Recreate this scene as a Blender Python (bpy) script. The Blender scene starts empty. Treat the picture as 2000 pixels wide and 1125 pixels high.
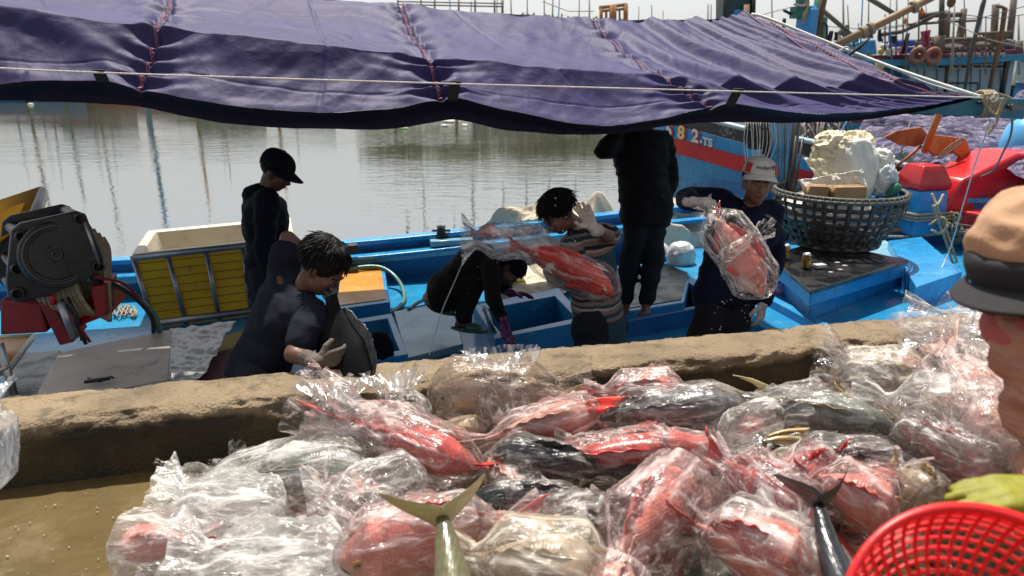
import bpy, math, random
from math import sin, cos, pi, radians, sqrt, atan2, exp
from mathutils import Vector, Matrix, noise, Quaternion, Euler
SC = bpy.context.scene
COL = SC.collection
V = Vector

# ------------------------------------------------------------------ camera
F = 1444.0
PITCH = radians(17.0)
EYE = V((0, 0, 1.5))
cam = bpy.data.cameras.new('camera'); camo = bpy.data.objects.new('camera', cam); COL.objects.link(camo)
camo.location = EYE; camo.rotation_euler = (radians(90) - PITCH, 0, 0)
cam.sensor_width = 36; cam.lens = F / 2000 * 36
cam.clip_start = 0.05; cam.clip_end = 2000
cam.dof.use_dof = True; cam.dof.focus_distance = 3.9; cam.dof.aperture_fstop = 3.4
SC.camera = camo
# ------------------------------------------------------------------ world, sun, exposure
SUN_EL, SUN_AZ = radians(68), radians(-9)      # azimuth from +Y towards +X: the sun stands behind the boats
w = bpy.data.worlds.new('World'); SC.world = w; w.use_nodes = True
nt = w.node_tree; nt.nodes.clear()
sky = nt.nodes.new('ShaderNodeTexSky'); sky.sky_type = 'NISHITA'; sky.sun_disc = False
sky.sun_elevation = SUN_EL; sky.sun_rotation = SUN_AZ; sky.dust_density = 1.5; sky.air_density = 1.0; sky.ozone_density = 1
hs = nt.nodes.new('ShaderNodeHueSaturation'); hs.inputs['Saturation'].default_value = 0.22; hs.inputs['Value'].default_value = 1.0
bg = nt.nodes.new('ShaderNodeBackground'); bg.inputs['Strength'].default_value = 0.112
wo = nt.nodes.new('ShaderNodeOutputWorld')
nt.links.new(sky.outputs[0], hs.inputs['Color']); nt.links.new(hs.outputs[0], bg.inputs['Color']); nt.links.new(bg.outputs[0], wo.inputs[0])
sl = bpy.data.lights.new('sun', 'SUN'); sl.energy = 4.8; sl.angle = radians(0.8); sl.color = (1.0, 0.94, 0.84)
so = bpy.data.objects.new('sun', sl); COL.objects.link(so)
sd = V((sin(SUN_AZ) * cos(SUN_EL), cos(SUN_AZ) * cos(SUN_EL), sin(SUN_EL)))
so.rotation_euler = sd.to_track_quat('Z', 'Y').to_euler(); so.location = (0, 20, 30)
SC.view_settings.view_transform = 'Standard'; SC.view_settings.look = 'None'; SC.view_settings.gamma = 1
SC.view_settings.exposure = 0.42
SC.cycles.max_bounces = 10; SC.cycles.transparent_max_bounces = 14; SC.cycles.glossy_bounces = 4
SC.cycles.transmission_bounces = 4; SC.cycles.caustics_reflective = False; SC.cycles.caustics_refractive = False
SC.cycles.sample_clamp_indirect = 4
SC.cycles.use_denoising = True

# ------------------------------------------------------------------ placing helpers
AL = radians(13.4); CA, SA = cos(AL), sin(AL)
FW = V((0, cos(PITCH), -sin(PITCH))); UP = V((0, sin(PITCH), cos(PITCH)))
def B(u, v, z): return V((u * CA - v * SA, u * SA + v * CA, z))      # quay and boat frame: u along, v away
def uv(p): return (p.x * CA + p.y * SA, -p.x * SA + p.y * CA)
def ray(px, py): return V(((px - 1000) / F, 0, 0)) + UP * (-(py - 562.5) / F) + FW
def pt(px, py, z=None, v=None, y=None, d=None):
    r = ray(px, py)
    if z is not None: t = (z - EYE.z) / r.z
    elif v is not None: t = v / (-r.x * SA + r.y * CA)
    elif y is not None: t = y / r.y
    else: t = d
    return EYE + r * t
def lerp(a, b, t): return a + (b - a) * t
def smooth(t): t = max(0, min(1, t)); return t * t * (3 - 2 * t)
def fbm(p, o=3): return noise.fractal(p, 1.0, 2.0, o)
def nz(p): return noise.noise(p)
def catmull(pts, n):
    P = [V(p) for p in pts]
    if len(P) < 3 or n < 2: return P
    out = []
    Q = [P[0] * 2 - P[1]] + P + [P[-1] * 2 - P[-2]]
    for i in range(1, len(Q) - 2):
        a, b, c, d = Q[i - 1], Q[i], Q[i + 1], Q[i + 2]
        for k in range(n):
            t = k / n
            out.append(0.5 * ((2 * b) + (c - a) * t + (2 * a - 5 * b + 4 * c - d) * t * t + (-a + 3 * b - 3 * c + d) * t ** 3))
    out.append(P[-1]); return out

# ------------------------------------------------------------------ materials
def mat(name, c1, c2=None, scale=6.0, rough=0.6, bump=0.15, bscale=None, metal=0.0, spec=0.5, stretch=(1, 1, 1), detail=5,
        c3=None, dist=0.004, rough2=None, coat=0, lo=0.35, hi=0.65, sheen=0, trans=0, c3lo=.55, c3hi=.7, c3scale=None, c4=None):
    m = bpy.data.materials.new(name); m.use_nodes = True; t = m.node_tree; N = t.nodes; L = t.links
    b = N['Principled BSDF']; tc = N.new('ShaderNodeTexCoord'); mp = N.new('ShaderNodeMapping'); mp.inputs['Scale'].default_value = stretch
    L.new(tc.outputs['Object'], mp.inputs[0])
    n1 = N.new('ShaderNodeTexNoise'); n1.inputs['Scale'].default_value = scale; n1.inputs['Detail'].default_value = detail; n1.inputs['Roughness'].default_value = .62
    L.new(mp.outputs[0], n1.inputs['Vector'])
    rp = N.new('ShaderNodeValToRGB'); rp.color_ramp.elements[0].position = lo; rp.color_ramp.elements[1].position = hi
    c2 = c2 or tuple(x * .75 for x in c1)
    rp.color_ramp.elements[0].color = (*c1, 1); rp.color_ramp.elements[1].color = (*c2, 1)
    L.new(n1.outputs['Fac'], rp.inputs[0]); out = rp.outputs[0]
    if c3:
        n3 = N.new('ShaderNodeTexNoise'); n3.inputs['Scale'].default_value = c3scale or scale * 2.7; n3.inputs['Detail'].default_value = 7; n3.inputs['Roughness'].default_value = .7
        L.new(mp.outputs[0], n3.inputs['Vector'])
        mr = N.new('ShaderNodeMapRange'); mr.inputs[1].default_value = c3lo; mr.inputs[2].default_value = c3hi
        L.new(n3.outputs['Fac'], mr.inputs[0])
        mx = N.new('ShaderNodeMix'); mx.data_type = 'RGBA'; L.new(mr.outputs[0], mx.inputs[0]); L.new(out, mx.inputs[6]); mx.inputs[7].default_value = (*c3, 1)
        out = mx.outputs[2]
    if c4:
        n5 = N.new('ShaderNodeTexNoise'); n5.inputs['Scale'].default_value = 11; n5.inputs['Detail'].default_value = 9; n5.inputs['Roughness'].default_value = .75; L.new(tc.outputs['Object'], n5.inputs['Vector'])
        m5 = N.new('ShaderNodeMapRange'); m5.inputs[1].default_value = .54; m5.inputs[2].default_value = .66; m5.inputs[4].default_value = .75; L.new(n5.outputs['Fac'], m5.inputs[0])
        mx5 = N.new('ShaderNodeMix'); mx5.data_type = 'RGBA'; L.new(m5.outputs[0], mx5.inputs[0]); L.new(out, mx5.inputs[6]); mx5.inputs[7].default_value = (*c4, 1); out = mx5.outputs[2]
    L.new(out, b.inputs['Base Color'])
    b.inputs['Roughness'].default_value = rough; b.inputs['Metallic'].default_value = metal; b.inputs['Specular IOR Level'].default_value = spec
    if rough2 is not None:
        mr2 = N.new('ShaderNodeMapRange'); mr2.inputs[1].default_value = .4; mr2.inputs[2].default_value = .6; mr2.inputs[3].default_value = rough; mr2.inputs[4].default_value = rough2
        n4 = N.new('ShaderNodeTexNoise'); n4.inputs['Scale'].default_value = scale * .6; n4.inputs['Detail'].default_value = 4
        L.new(mp.outputs[0], n4.inputs['Vector']); L.new(n4.outputs['Fac'], mr2.inputs[0]); L.new(mr2.outputs[0], b.inputs['Roughness'])
    if coat: b.inputs['Coat Weight'].default_value = coat; b.inputs['Coat Roughness'].default_value = .08
    if sheen: b.inputs['Sheen Weight'].default_value = sheen
    if trans:
        pass
    if bump:
        n2 = N.new('ShaderNodeTexNoise'); n2.inputs['Scale'].default_value = bscale or scale * 4; n2.inputs['Detail'].default_value = 6
        L.new(mp.outputs[0], n2.inputs['Vector'])
        bp = N.new('ShaderNodeBump'); bp.inputs['Strength'].default_value = min(1, bump * 2); bp.inputs['Distance'].default_value = dist
        L.new(n2.outputs['Fac'], bp.inputs['Height']); L.new(bp.outputs[0], b.inputs['Normal'])
    return m

# ------------------------------------------------------------------ mesh building
class MB:
    def __init__(s): s.v = []; s.f = []; s.m = []; s.mi = 0
    def _add(s, vs, fs):
        o = len(s.v); s.v += [V(q) for q in vs]; s.f += [tuple(i + o for i in f) for f in fs]; s.m += [s.mi] * len(fs); return s
    def box(s, c, size, rot=None, taper=1.0):
        R = rot or Matrix.Identity(3); x, y, z = [q / 2 for q in size]; vs = []
        for dz, k in ((-z, taper), (z, 1)):
            for dx, dy in ((-x, -y), (x, -y), (x, y), (-x, y)): vs.append(V(c) + R @ V((dx * k, dy * k, dz)))
        return s._add(vs, [(3, 2, 1, 0), (4, 5, 6, 7), (0, 1, 5, 4), (1, 2, 6, 5), (2, 3, 7, 6), (3, 0, 4, 7)])
    def prism(s, pts, down):
        n = len(pts); down = V(down) if not isinstance(down, (int, float)) else V((0, 0, -down))
        vs = [V(p) for p in pts] + [V(p) + down for p in pts]
        fs = [tuple(range(n)), tuple(range(2 * n - 1, n - 1, -1))] + [(i, i + n, (i + 1) % n + n, (i + 1) % n) for i in range(n)]
        # orient
        nn = (vs[1] - vs[0]).cross(vs[2] - vs[1])
        if nn.dot(down) > 0: fs = [tuple(reversed(f)) for f in fs]
        return s._add(vs, fs)
    def tube(s, pts, r, n=8, cap=True, flat=None):
        P = [V(p) for p in pts]; k = len(P)
        R = r if isinstance(r, (list, tuple)) else [r] * k
        if len(R) != k: R = [R[0] + (R[-1] - R[0]) * i / (k - 1) for i in range(k)] if len(R) == 2 else [R[min(len(R) - 1, int(i * len(R) / k))] for i in range(k)]
        T = [(P[min(i + 1, k - 1)] - P[max(i - 1, 0)]).normalized() for i in range(k)]
        a = V((0, 0, 1)) if abs(T[0].z) < .9 else V((1, 0, 0))
        nx = T[0].cross(a).normalized(); vs = []
        for i in range(k):
            nx = (nx - T[i] * nx.dot(T[i]))
            nx = nx.normalized() if nx.length > 1e-6 else T[i].orthogonal().normalized()
            by = T[i].cross(nx)
            for j in range(n):
                t = 2 * pi * j / n; fl = flat or 1
                vs.append(P[i] + nx * cos(t) * R[i] + by * sin(t) * R[i] * fl)
        fs = [(i * n + j, i * n + (j + 1) % n, (i + 1) * n + (j + 1) % n, (i + 1) * n + j) for i in range(k - 1) for j in range(n)]
        if cap: fs += [tuple(range(n - 1, -1, -1)), tuple((k - 1) * n + j for j in range(n))]
        return s._add(vs, fs)
    def loft(s, rings, cap=True, closed=True):
        n = len(rings[0]); vs = [p for r in rings for p in r]; e = n if closed else n - 1
        fs = [(i * n + j, i * n + (j + 1) % n, (i + 1) * n + (j + 1) % n, (i + 1) * n + j) for i in range(len(rings) - 1) for j in range(e)]
        if cap and closed: fs += [tuple(range(n - 1, -1, -1)), tuple((len(rings) - 1) * n + j for j in range(n))]
        return s._add(vs, fs)
    def lathe(s, prof, n=24, at=(0, 0, 0), rot=None, cap=True):
        R = rot or Matrix.Identity(3)
        return s.loft([[V(at) + R @ V((r * cos(2 * pi * j / n), r * sin(2 * pi * j / n), z)) for j in range(n)] for r, z in prof], cap)
    def grid(s, fn, nu, nv, loop=False):
        vs = [fn(i / nu, j / nv) for i in range(nu + 1) for j in range(nv + 1)]
        return s._add(vs, [(i * (nv + 1) + j, (i + 1) * (nv + 1) + j, (i + 1) * (nv + 1) + j + 1, i * (nv + 1) + j + 1) for i in range(nu) for j in range(nv)])
    def ball(s, c, r, rot=None, n=16, m=10):
        R = rot or Matrix.Identity(3)
        if isinstance(r, (int, float)): r = (r, r, r)
        rings = []
        for i in range(1, m):
            a = pi * i / m; rings.append([V(c) + R @ V((r[0] * sin(a) * cos(2 * pi * j / n), r[1] * sin(a) * sin(2 * pi * j / n), -r[2] * cos(a))) for j in range(n)])
        o = len(s.v); s.loft(rings, cap=False)
        s.v += [V(c) + R @ V((0, 0, -r[2])), V(c) + R @ V((0, 0, r[2]))]; a, b = len(s.v) - 2, len(s.v) - 1; L = o + (m - 2) * n
        for j in range(n): s.f.append((a, o + (j + 1) % n, o + j)); s.f.append((b, L + j, L + (j + 1) % n)); s.m += [s.mi, s.mi]
        return s
    def torus(s, c, R, r, rot=None, n=32, m=10, flat=1):
        M = rot or Matrix.Identity(3)
        rings = [[V(c) + M @ V(((R + r * cos(2 * pi * j / m)) * cos(2 * pi * i / n), (R + r * cos(2 * pi * j / m)) * sin(2 * pi * i / n), r * sin(2 * pi * j / m) * flat)) for j in range(m)] for i in range(n + 1)]
        return s.loft(rings, cap=False)
    def build(s, name, m, parent=None, sm=True, bevel=0, bake=None, thick=0, sub=0):
        me = bpy.data.meshes.new(name); base = V((0, 0, 0))
        if parent is None and s.v:
            xs = [q.x for q in s.v]; ys = [q.y for q in s.v]
            base = V(((min(xs) + max(xs)) / 2, (min(ys) + max(ys)) / 2, min(q.z for q in s.v)))
        me.from_pydata([q - base for q in s.v], [], s.f)
        for x in (m if isinstance(m, (list, tuple)) else [m]): me.materials.append(x)
        me.polygons.foreach_set('material_index', s.m); me.polygons.foreach_set('use_smooth', [bool(sm)] * len(s.f)); me.update()
        o = bpy.data.objects.new(name, me); COL.objects.link(o); o.location = base
        if parent is not None:
            o.parent = parent; o.matrix_parent_inverse = WM(parent).inverted()
        if bevel:
            b = o.modifiers.new('bevel', 'BEVEL'); b.width = bevel; b.segments = 2; b.limit_method = 'ANGLE'; b.angle_limit = radians(35)
            if sm: me.set_sharp_from_angle(angle=radians(35))
        elif sm == 'auto': me.set_sharp_from_angle(angle=radians(35))
        if thick:
            b = o.modifiers.new('thickness', 'SOLIDIFY'); b.thickness = thick; b.offset = 0
        if sub:
            b = o.modifiers.new('subdiv', 'SUBSURF'); b.levels = sub; b.render_levels = sub
        return o
def WM(o):
    M = Matrix.LocRotScale(o.location, o.rotation_euler, o.scale)
    return (WM(o.parent) @ o.matrix_parent_inverse @ M) if o.parent else M
def tag(o, label=None, cat=None, group=None, kind=None):
    if label: o['label'] = label
    if cat: o['category'] = cat
    if group: o['group'] = group
    if kind: o['kind'] = kind
    return o
def root(name, loc, label, cat, group=None):
    o = bpy.data.objects.new(name, None); o.empty_display_size = .1; COL.objects.link(o); o.location = V(loc)
    return tag(o, label, cat, group)
def kids(o): return [c for c in bpy.data.objects if c.parent is o]
def dup(o, off, label=None, group=None, rz=0, sc=1):
    def rec(x, par):
        c = x.copy(); COL.objects.link(c); c.parent = par
        if par is not None: c.matrix_parent_inverse = x.matrix_parent_inverse.copy()
        for k in kids(x): rec(k, c)
        return c
    c = rec(o, None); c.location = V(o.location) + V(off); c.rotation_euler.z += rz; c.scale = (sc, sc, sc)
    if label: c['label'] = label
    if group: c['group'] = group
    return c
def remesh(mb, voxel, smoothit=6, fac=.5, disp=None):
    """join the closed pieces of mb into one continuous skin"""
    me = bpy.data.meshes.new('tmp'); me.from_pydata(mb.v, [], mb.f); o = bpy.data.objects.new('tmp', me); COL.objects.link(o)
    r = o.modifiers.new('r', 'REMESH'); r.mode = 'VOXEL'; r.voxel_size = voxel
    if smoothit:
        k = o.modifiers.new('s', 'SMOOTH'); k.factor = fac; k.iterations = smoothit
    dg = bpy.context.evaluated_depsgraph_get(); dg.update(); e = o.evaluated_get(dg)
    m2 = bpy.data.meshes.new_from_object(e)
    out = MB(); ns = [v.normal.copy() for v in m2.vertices]
    out.v = [v.co.copy() for v in m2.vertices]; out.f = [tuple(p.vertices) for p in m2.polygons]; out.m = [0] * len(out.f)
    if disp: out.v = [p + n * disp(p, n) for p, n in zip(out.v, ns)]
    bpy.data.objects.remove(o); bpy.data.meshes.remove(me); bpy.data.meshes.remove(m2)
    return out
def vor(q):
    d = noise.voronoi(q)[0]; return 1 - min(1, (d[1] - d[0]) * 1.7)
def crinkle(q, s=1.0):
    q = q * s; return vor(q + V((.3 * nz(q), .3 * nz(q + V((5, 5, 5))), 0))) * .6 + vor(q * 2.3 + V((7, 3, 1))) * .28 + vor(q * 5.2) * .12
def Rz(a): return Matrix.Rotation(a, 3, 'Z')
def Rx(a): return Matrix.Rotation(a, 3, 'X')
def Ry(a): return Matrix.Rotation(a, 3, 'Y')
RB = Rz(AL)
random.seed(7)
# ================================================================== palette
def water_mat():
    m = bpy.data.materials.new('harbour_water'); m.use_nodes = True; t = m.node_tree; N = t.nodes; L = t.links; b = N['Principled BSDF']
    b.inputs['Roughness'].default_value = .035; b.inputs['IOR'].default_value = 3.2; b.inputs['Specular IOR Level'].default_value = 1.0
    tc = N.new('ShaderNodeTexCoord'); mp = N.new('ShaderNodeMapping'); mp.inputs['Scale'].default_value = (.42, 1.3, 1); mp.inputs['Rotation'].default_value = (0, 0, radians(4))
    L.new(tc.outputs['Object'], mp.inputs[0])
    n = N.new('ShaderNodeTexNoise'); n.inputs['Scale'].default_value = 2.7; n.inputs['Detail'].default_value = 3.5; n.inputs['Roughness'].default_value = .55; n.inputs['Distortion'].default_value = .4
    L.new(mp.outputs[0], n.inputs['Vector'])
    n0 = N.new('ShaderNodeTexNoise'); n0.inputs['Scale'].default_value = .09; n0.inputs['Detail'].default_value = 2; L.new(tc.outputs['Object'], n0.inputs['Vector'])
    sx = N.new('ShaderNodeSeparateXYZ'); L.new(tc.outputs['Object'], sx.inputs[0])
    # calm close to the boat, rippled further out
    mr = N.new('ShaderNodeMapRange'); mr.inputs[1].default_value = 9; mr.inputs[2].default_value = 20; mr.inputs[3].default_value = .15; mr.inputs[4].default_value = 2.2; L.new(sx.outputs['Y'], mr.inputs[0])
    m2 = N.new('ShaderNodeMapRange'); m2.inputs[1].default_value = .4; m2.inputs[2].default_value = .62; m2.inputs[3].default_value = .35; m2.inputs[4].default_value = 1.1; L.new(n0.outputs['Fac'], m2.inputs[0])
    mm = N.new('ShaderNodeMath'); mm.operation = 'MULTIPLY'; L.new(mr.outputs[0], mm.inputs[0]); L.new(m2.outputs[0], mm.inputs[1])
    m3 = N.new('ShaderNodeMath'); m3.operation = 'MULTIPLY'; L.new(mm.outputs[0], m3.inputs[0]); L.new(n.outputs['Fac'], m3.inputs[1])
    bp = N.new('ShaderNodeBump'); bp.inputs['Strength'].default_value = 1; bp.inputs['Distance'].default_value = .10; L.new(m3.outputs[0], bp.inputs['Height']); L.new(bp.outputs[0], b.inputs['Normal'])
    rp = N.new('ShaderNodeValToRGB'); rp.color_ramp.elements[0].color = (.045, .048, .028, 1); rp.color_ramp.elements[1].color = (.065, .066, .042, 1); L.new(n0.outputs['Fac'], rp.inputs[0]); L.new(rp.outputs[0], b.inputs['Base Color'])
    return m
BLUE = mat('blue_boat_paint', (.018, .22, .50), (.03, .30, .60), 3, .34, .12, 30, c3=(.10, .42, .62), rough2=.2, c3lo=.56, c3hi=.72, c4=(.03, .10, .16))
BLUED = mat('deep_blue_paint', (.012, .10, .30), (.02, .16, .40), 4, .38, .12, 30, c3=(.05, .26, .45), c3lo=.58, c3hi=.75, c4=(.02, .05, .09))
BLUEL = mat('pale_worn_blue_paint', (.16, .38, .52), (.26, .46, .56), 3.5, .32, .12, 30, c3=(.45, .50, .48), rough2=.15, c4=(.14, .20, .22))
RED = mat('red_boat_paint', (.58, .018, .022), (.45, .012, .018), 4, .3, .1, 30, c3=(.30, .01, .015), rough2=.2, c4=(.20, .02, .02))
REDD = mat('dull_red_paint', (.30, .02, .02), (.20, .015, .015), 5, .5, .2, 30, c3=(.12, .03, .02))
BLACK = mat('black_boat_paint', (.012, .012, .014), (.02, .02, .022), 5, .4, .15, 30, c3=(.08, .08, .08), c3lo=.6, c3hi=.8)
WOODG = mat('grey_weathered_wood', (.17, .14, .11), (.10, .085, .07), 5, .75, .4, 20, stretch=(1, 1, .2))
WOODB = mat('brown_wood', (.18, .085, .04), (.10, .05, .028), 5, .6, .3, 20, c3=(.05, .03, .02))
WOODY = mat('bamboo_pole', (.33, .22, .12), (.24, .15, .08), 4, .6, .25, 20)
ORANGE = mat('orange_painted_wood', (.62, .27, .025), (.50, .20, .02), 3, .4, .15, 30, c3=(.65, .42, .20), rough2=.2)
YELLOW = mat('yellow_painted_boards', (.88, .52, .012), (.74, .42, .012), 2.5, .5, .2, 25, c3=(.18, .12, .02), c3lo=.6, c3hi=.8)
WHITEP = mat('white_paint', (.72, .70, .64), (.60, .58, .52), 5, .5, .15, 25, c3=(.35, .31, .25), c3lo=.6, c3hi=.8)
CREAM = mat('cream_fibreglass', (.66, .60, .47), (.55, .49, .37), 4, .45, .15, 25, c3=(.30, .24, .16), c3lo=.6, c3hi=.8)
STEEL = mat('galvanised_steel', (.42, .43, .44), (.30, .31, .32), 9, .38, .12, 40, metal=.75, c3=(.25, .17, .10), c3lo=.62, c3hi=.8)
IRON = mat('dark_greasy_iron', (.035, .035, .038), (.02, .02, .022), 7, .38, .2, 40, metal=.35, c3=(.09, .06, .04), c3lo=.58, c3hi=.8)
RUST = mat('rusty_iron', (.40, .11, .02), (.22, .06, .02), 6, .75, .4, 40, c3=(.10, .035, .02))
RUSTO = mat('orange_primer', (.60, .16, .02), (.45, .12, .02), 5, .6, .3, 40, c3=(.18, .06, .02))
ROPE = mat('tan_rope', (.42, .34, .22), (.26, .20, .13), 40, .85, .6, 160)
ROPEW = mat('white_rope', (.80, .78, .72), (.66, .64, .58), 60, .7, .4, 200)
ROPEG = mat('grey_rope', (.22, .20, .16), (.14, .13, .11), 40, .85, .6, 160)
WET = mat('wet_black_rubber', (.008, .008, .009), (.016, .016, .017), 12, .4, .3, 60, c3=(.06, .06, .06), c3lo=.6, c3hi=.78, rough2=.1)
CARD = mat('cardboard', (.42, .27, .13), (.34, .21, .10), 6, .8, .15, 60)
GREENH = mat('green_hose', (.10, .26, .20), (.07, .18, .15), 8, .3, .1, 60)
GREEN = mat('green_boat_paint', (.01, .16, .10), (.012, .11, .08), 5, .4, .15, 30, c3=(.02, .05, .05))
CONC = mat('weathered_concrete', (.29, .215, .13), (.18, .13, .08), 2.6, .85, .9, 70, c3=(.10, .075, .045), dist=.012, detail=8, c3lo=.5, c3hi=.68, c3scale=9)
GROUND = mat('wet_quay_concrete', (.150, .104, .042), (.095, .068, .028), 1.6, .28, .5, 26, c3=(.17, .125, .065), rough2=.05, detail=8, c3lo=.52, c3hi=.66, dist=.006)

# ================================================================== setting
mb = MB(); mb.prism([V((-400, 9 - 6, -1.5)) + V((0, -14, 0)), V((400, -11, -1.5)), V((400, 700, -1.5)), V((-400, 700, -1.5))], .5)
tag(mb.build('water', water_mat(), sm=False), kind='structure')
mb = MB()
def gq(a, b):
    u = -14 + 28 * a; v = -8 + 11.05 * b
    return B(u, v, -.004 + .012 * fbm(V((u * .7, v * .7, 0))))
mb.grid(gq, 120, 60)
mb.prism([B(-14, -8, -.03), B(14, -8, -.03), B(14, 3.05, -.03), B(-14, 3.05, -.03)], 3)
tag(mb.build('quay_ground', GROUND), kind='structure')

# kerb: one rough cast beam along the quay edge
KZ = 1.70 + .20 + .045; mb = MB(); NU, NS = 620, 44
prof = [(2.76, -.02), (2.755, .08), (2.76, .17), (2.765, .215), (2.785, .238), (2.84, .243), (2.93, .242), (3.02, .24), (3.045, .225), (3.052, .15), (3.052, -.6), (3.052, -1.7)]
pr = catmull([V((a, b, 0)) for a, b in prof], 4)
def kf(a, b):
    u = -5 + 10 * a; q = pr[int(round(b * (len(pr) - 1)))]
    v, z = q.x, q.y
    p = V((u, v * 2, z * 2)); wv = smooth((u - 2.55) / .35)
    edge = exp(-((v - 2.775) / .03) ** 2) * (z > .15)
    n = .005 * fbm(p * 5, 4) + .007 * fbm(p * 16 + V((9, 0, 0)), 3)
    chip = edge * (.022 * max(0, fbm(p * 4 + V((3, 3, 3)), 4) + .1) + .020 * max(0, fbm(p * 13 + V((5, 3, 3)), 3)))
    z2 = z + (n * .6 - chip * .8 if z > .1 else 0) + .005 * nz(V((u * .8, 0, 5))) * (z > .1)
    v2 = v + n * 1.1 + chip * 1.3 + .005 * nz(V((u * 1.1, 3, 5)))
    return B(u, v2, z2)
mb.grid(kf, NU, len(pr) - 1)
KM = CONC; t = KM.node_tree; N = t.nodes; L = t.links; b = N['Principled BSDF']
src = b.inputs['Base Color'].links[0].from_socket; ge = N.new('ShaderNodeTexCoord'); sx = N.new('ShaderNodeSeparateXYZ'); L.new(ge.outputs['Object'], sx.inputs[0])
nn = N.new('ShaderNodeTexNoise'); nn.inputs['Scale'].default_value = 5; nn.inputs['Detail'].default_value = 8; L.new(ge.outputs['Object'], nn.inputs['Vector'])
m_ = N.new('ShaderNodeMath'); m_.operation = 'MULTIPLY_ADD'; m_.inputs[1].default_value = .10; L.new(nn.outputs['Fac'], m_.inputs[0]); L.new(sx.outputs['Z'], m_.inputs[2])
mr = N.new('ShaderNodeMapRange'); mr.inputs[1].default_value = KZ - .015; mr.inputs[2].default_value = KZ + .012; mr.inputs[3].default_value = 1; mr.inputs[4].default_value = 0; L.new(m_.outputs[0], mr.inputs[0])  # dark front below the top edge: its shade painted in, with mossy stain
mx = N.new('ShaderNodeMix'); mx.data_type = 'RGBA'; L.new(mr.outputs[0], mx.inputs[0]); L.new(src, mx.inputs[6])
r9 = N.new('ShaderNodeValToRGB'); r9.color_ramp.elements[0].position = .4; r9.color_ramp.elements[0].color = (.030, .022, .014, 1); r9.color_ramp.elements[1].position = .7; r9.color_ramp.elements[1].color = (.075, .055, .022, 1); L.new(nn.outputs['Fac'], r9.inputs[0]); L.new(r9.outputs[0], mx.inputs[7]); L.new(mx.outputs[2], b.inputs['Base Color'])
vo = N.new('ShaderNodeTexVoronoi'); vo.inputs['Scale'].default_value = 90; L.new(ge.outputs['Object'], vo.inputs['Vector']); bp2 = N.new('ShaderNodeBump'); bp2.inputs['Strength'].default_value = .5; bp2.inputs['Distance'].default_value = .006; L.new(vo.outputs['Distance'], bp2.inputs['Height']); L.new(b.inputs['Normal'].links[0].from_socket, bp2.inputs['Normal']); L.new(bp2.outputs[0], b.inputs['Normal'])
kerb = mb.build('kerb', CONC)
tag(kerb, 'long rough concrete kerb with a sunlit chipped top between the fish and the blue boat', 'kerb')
# ================================================================== the violet awning
TK = [0, .25, .5, .75, 1.0]
def curve(pts):
    """pts: (t, px, py, v) -> function of t giving a world point"""
    P3 = [(t, pt(px, py, v=v)) for t, px, py, v in pts]
    n = len(P3)
    def f(t):
        t = max(P3[0][0], min(P3[-1][0], t))
        for i in range(n - 1):
            if t <= P3[i + 1][0] or i == n - 2:
                t0, a = P3[i]; t1, b = P3[i + 1]; k = (t - t0) / (t1 - t0)
                m0 = (P3[i + 1][1] - P3[max(i - 1, 0)][1]) / max(1e-6, P3[i + 1][0] - P3[max(i - 1, 0)][0]) * (t1 - t0)
                m1 = (P3[min(i + 2, n - 1)][1] - P3[i][1]) / max(1e-6, P3[min(i + 2, n - 1)][0] - P3[i][0]) * (t1 - t0)
                return a * (2 * k ** 3 - 3 * k * k + 1) + m0 * (k ** 3 - 2 * k * k + k) + b * (-2 * k ** 3 + 3 * k * k) + m1 * (k ** 3 - k * k)
    return f
VR, VF, VE = 5.3, 3.90, 3.66
ridge = curve([(0, -420, -98, VR), (.25, 335, -28, VR), (.5, 782, 10, VR), (.75, 1158, 38, VR), (.9, 1340, 38, VR), (1, 1470, 29, VR)])
fold = curve([(0, -400, -30, VF), (.125, 0, 15, VF), (.25, 308, 52, VF), (.5, 838, 108, VF), (.75, 1300, 152, VF), (.9, 1560, 164, VF), (1, 1770, 155, 3.95)])
eave = curve([(0, -420, 200, VE), (.08, -150, 178, VE), (.15, 0, 164, VE), (.215, 185, 156, VE), (.25, 272, 174, VE), (.33, 440, 204, VE), (.41, 620, 219, VE), (.46, 770, 211, VE),
              (.5, 862, 194, VE), (.515, 892, 191, VE), (.57, 1000, 217, VE), (.65, 1170, 244, VE), (.71, 1300, 229, VE), (.75, 1390, 209, VE), (.775, 1440, 203, VE),
              (.83, 1560, 221, VE), (.89, 1680, 219, VE), (.95, 1800, 207, VE + .06), (1, 1908, 188, VE + .12)])
vale = curve([(0, -420, 225, 3.80), (.15, 0, 196, 3.80), (.235, 235, 204, 3.80), (.26, 290, 211, 3.8), (.33, 440, 240, 3.80), (.41, 620, 251, 3.80), (.46, 770, 250, 3.80), (.505, 880, 233, 3.80), (.52, 905, 235, 3.8),
              (.57, 1000, 255, 3.80), (.65, 1180, 262, 3.80), (.71, 1300, 246, 3.80), (.735, 1345, 241, 3.80), (.77, 1420, 238, 3.80), (.83, 1550, 239, 3.80), (.89, 1660, 236, 3.80), (.95, 1790, 218, 3.80), (1, 1912, 191, 3.80)])
SEAMS = [.25, .5, .75]
def pucker(t, s):
    d = 0
    for k, c in enumerate(SEAMS):
        x = (t - c) * 8.5           # about metres either side of the seam
        amp = exp(-(x / .13) ** 2) * .030 + exp(-(x / .35) ** 2) * .008
        ph = s * 62 + 3 * nz(V((s * 9, k * 7, 0))) + (x * 14 if x > 0 else -x * 14)
        d += amp * sin(ph) * (.5 + .9 * abs(nz(V((s * 6, k, 2)))))
        d -= .028 * exp(-(x / .028) ** 2)
        # long tension folds leaving the seam
        d += .016 * exp(-((abs(x) - .22 - .12 * nz(V((s * 2, k, 4)))) / .07) ** 2) * (.4 + nz(V((s * 3.1, k, 8))))
    return d
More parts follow.
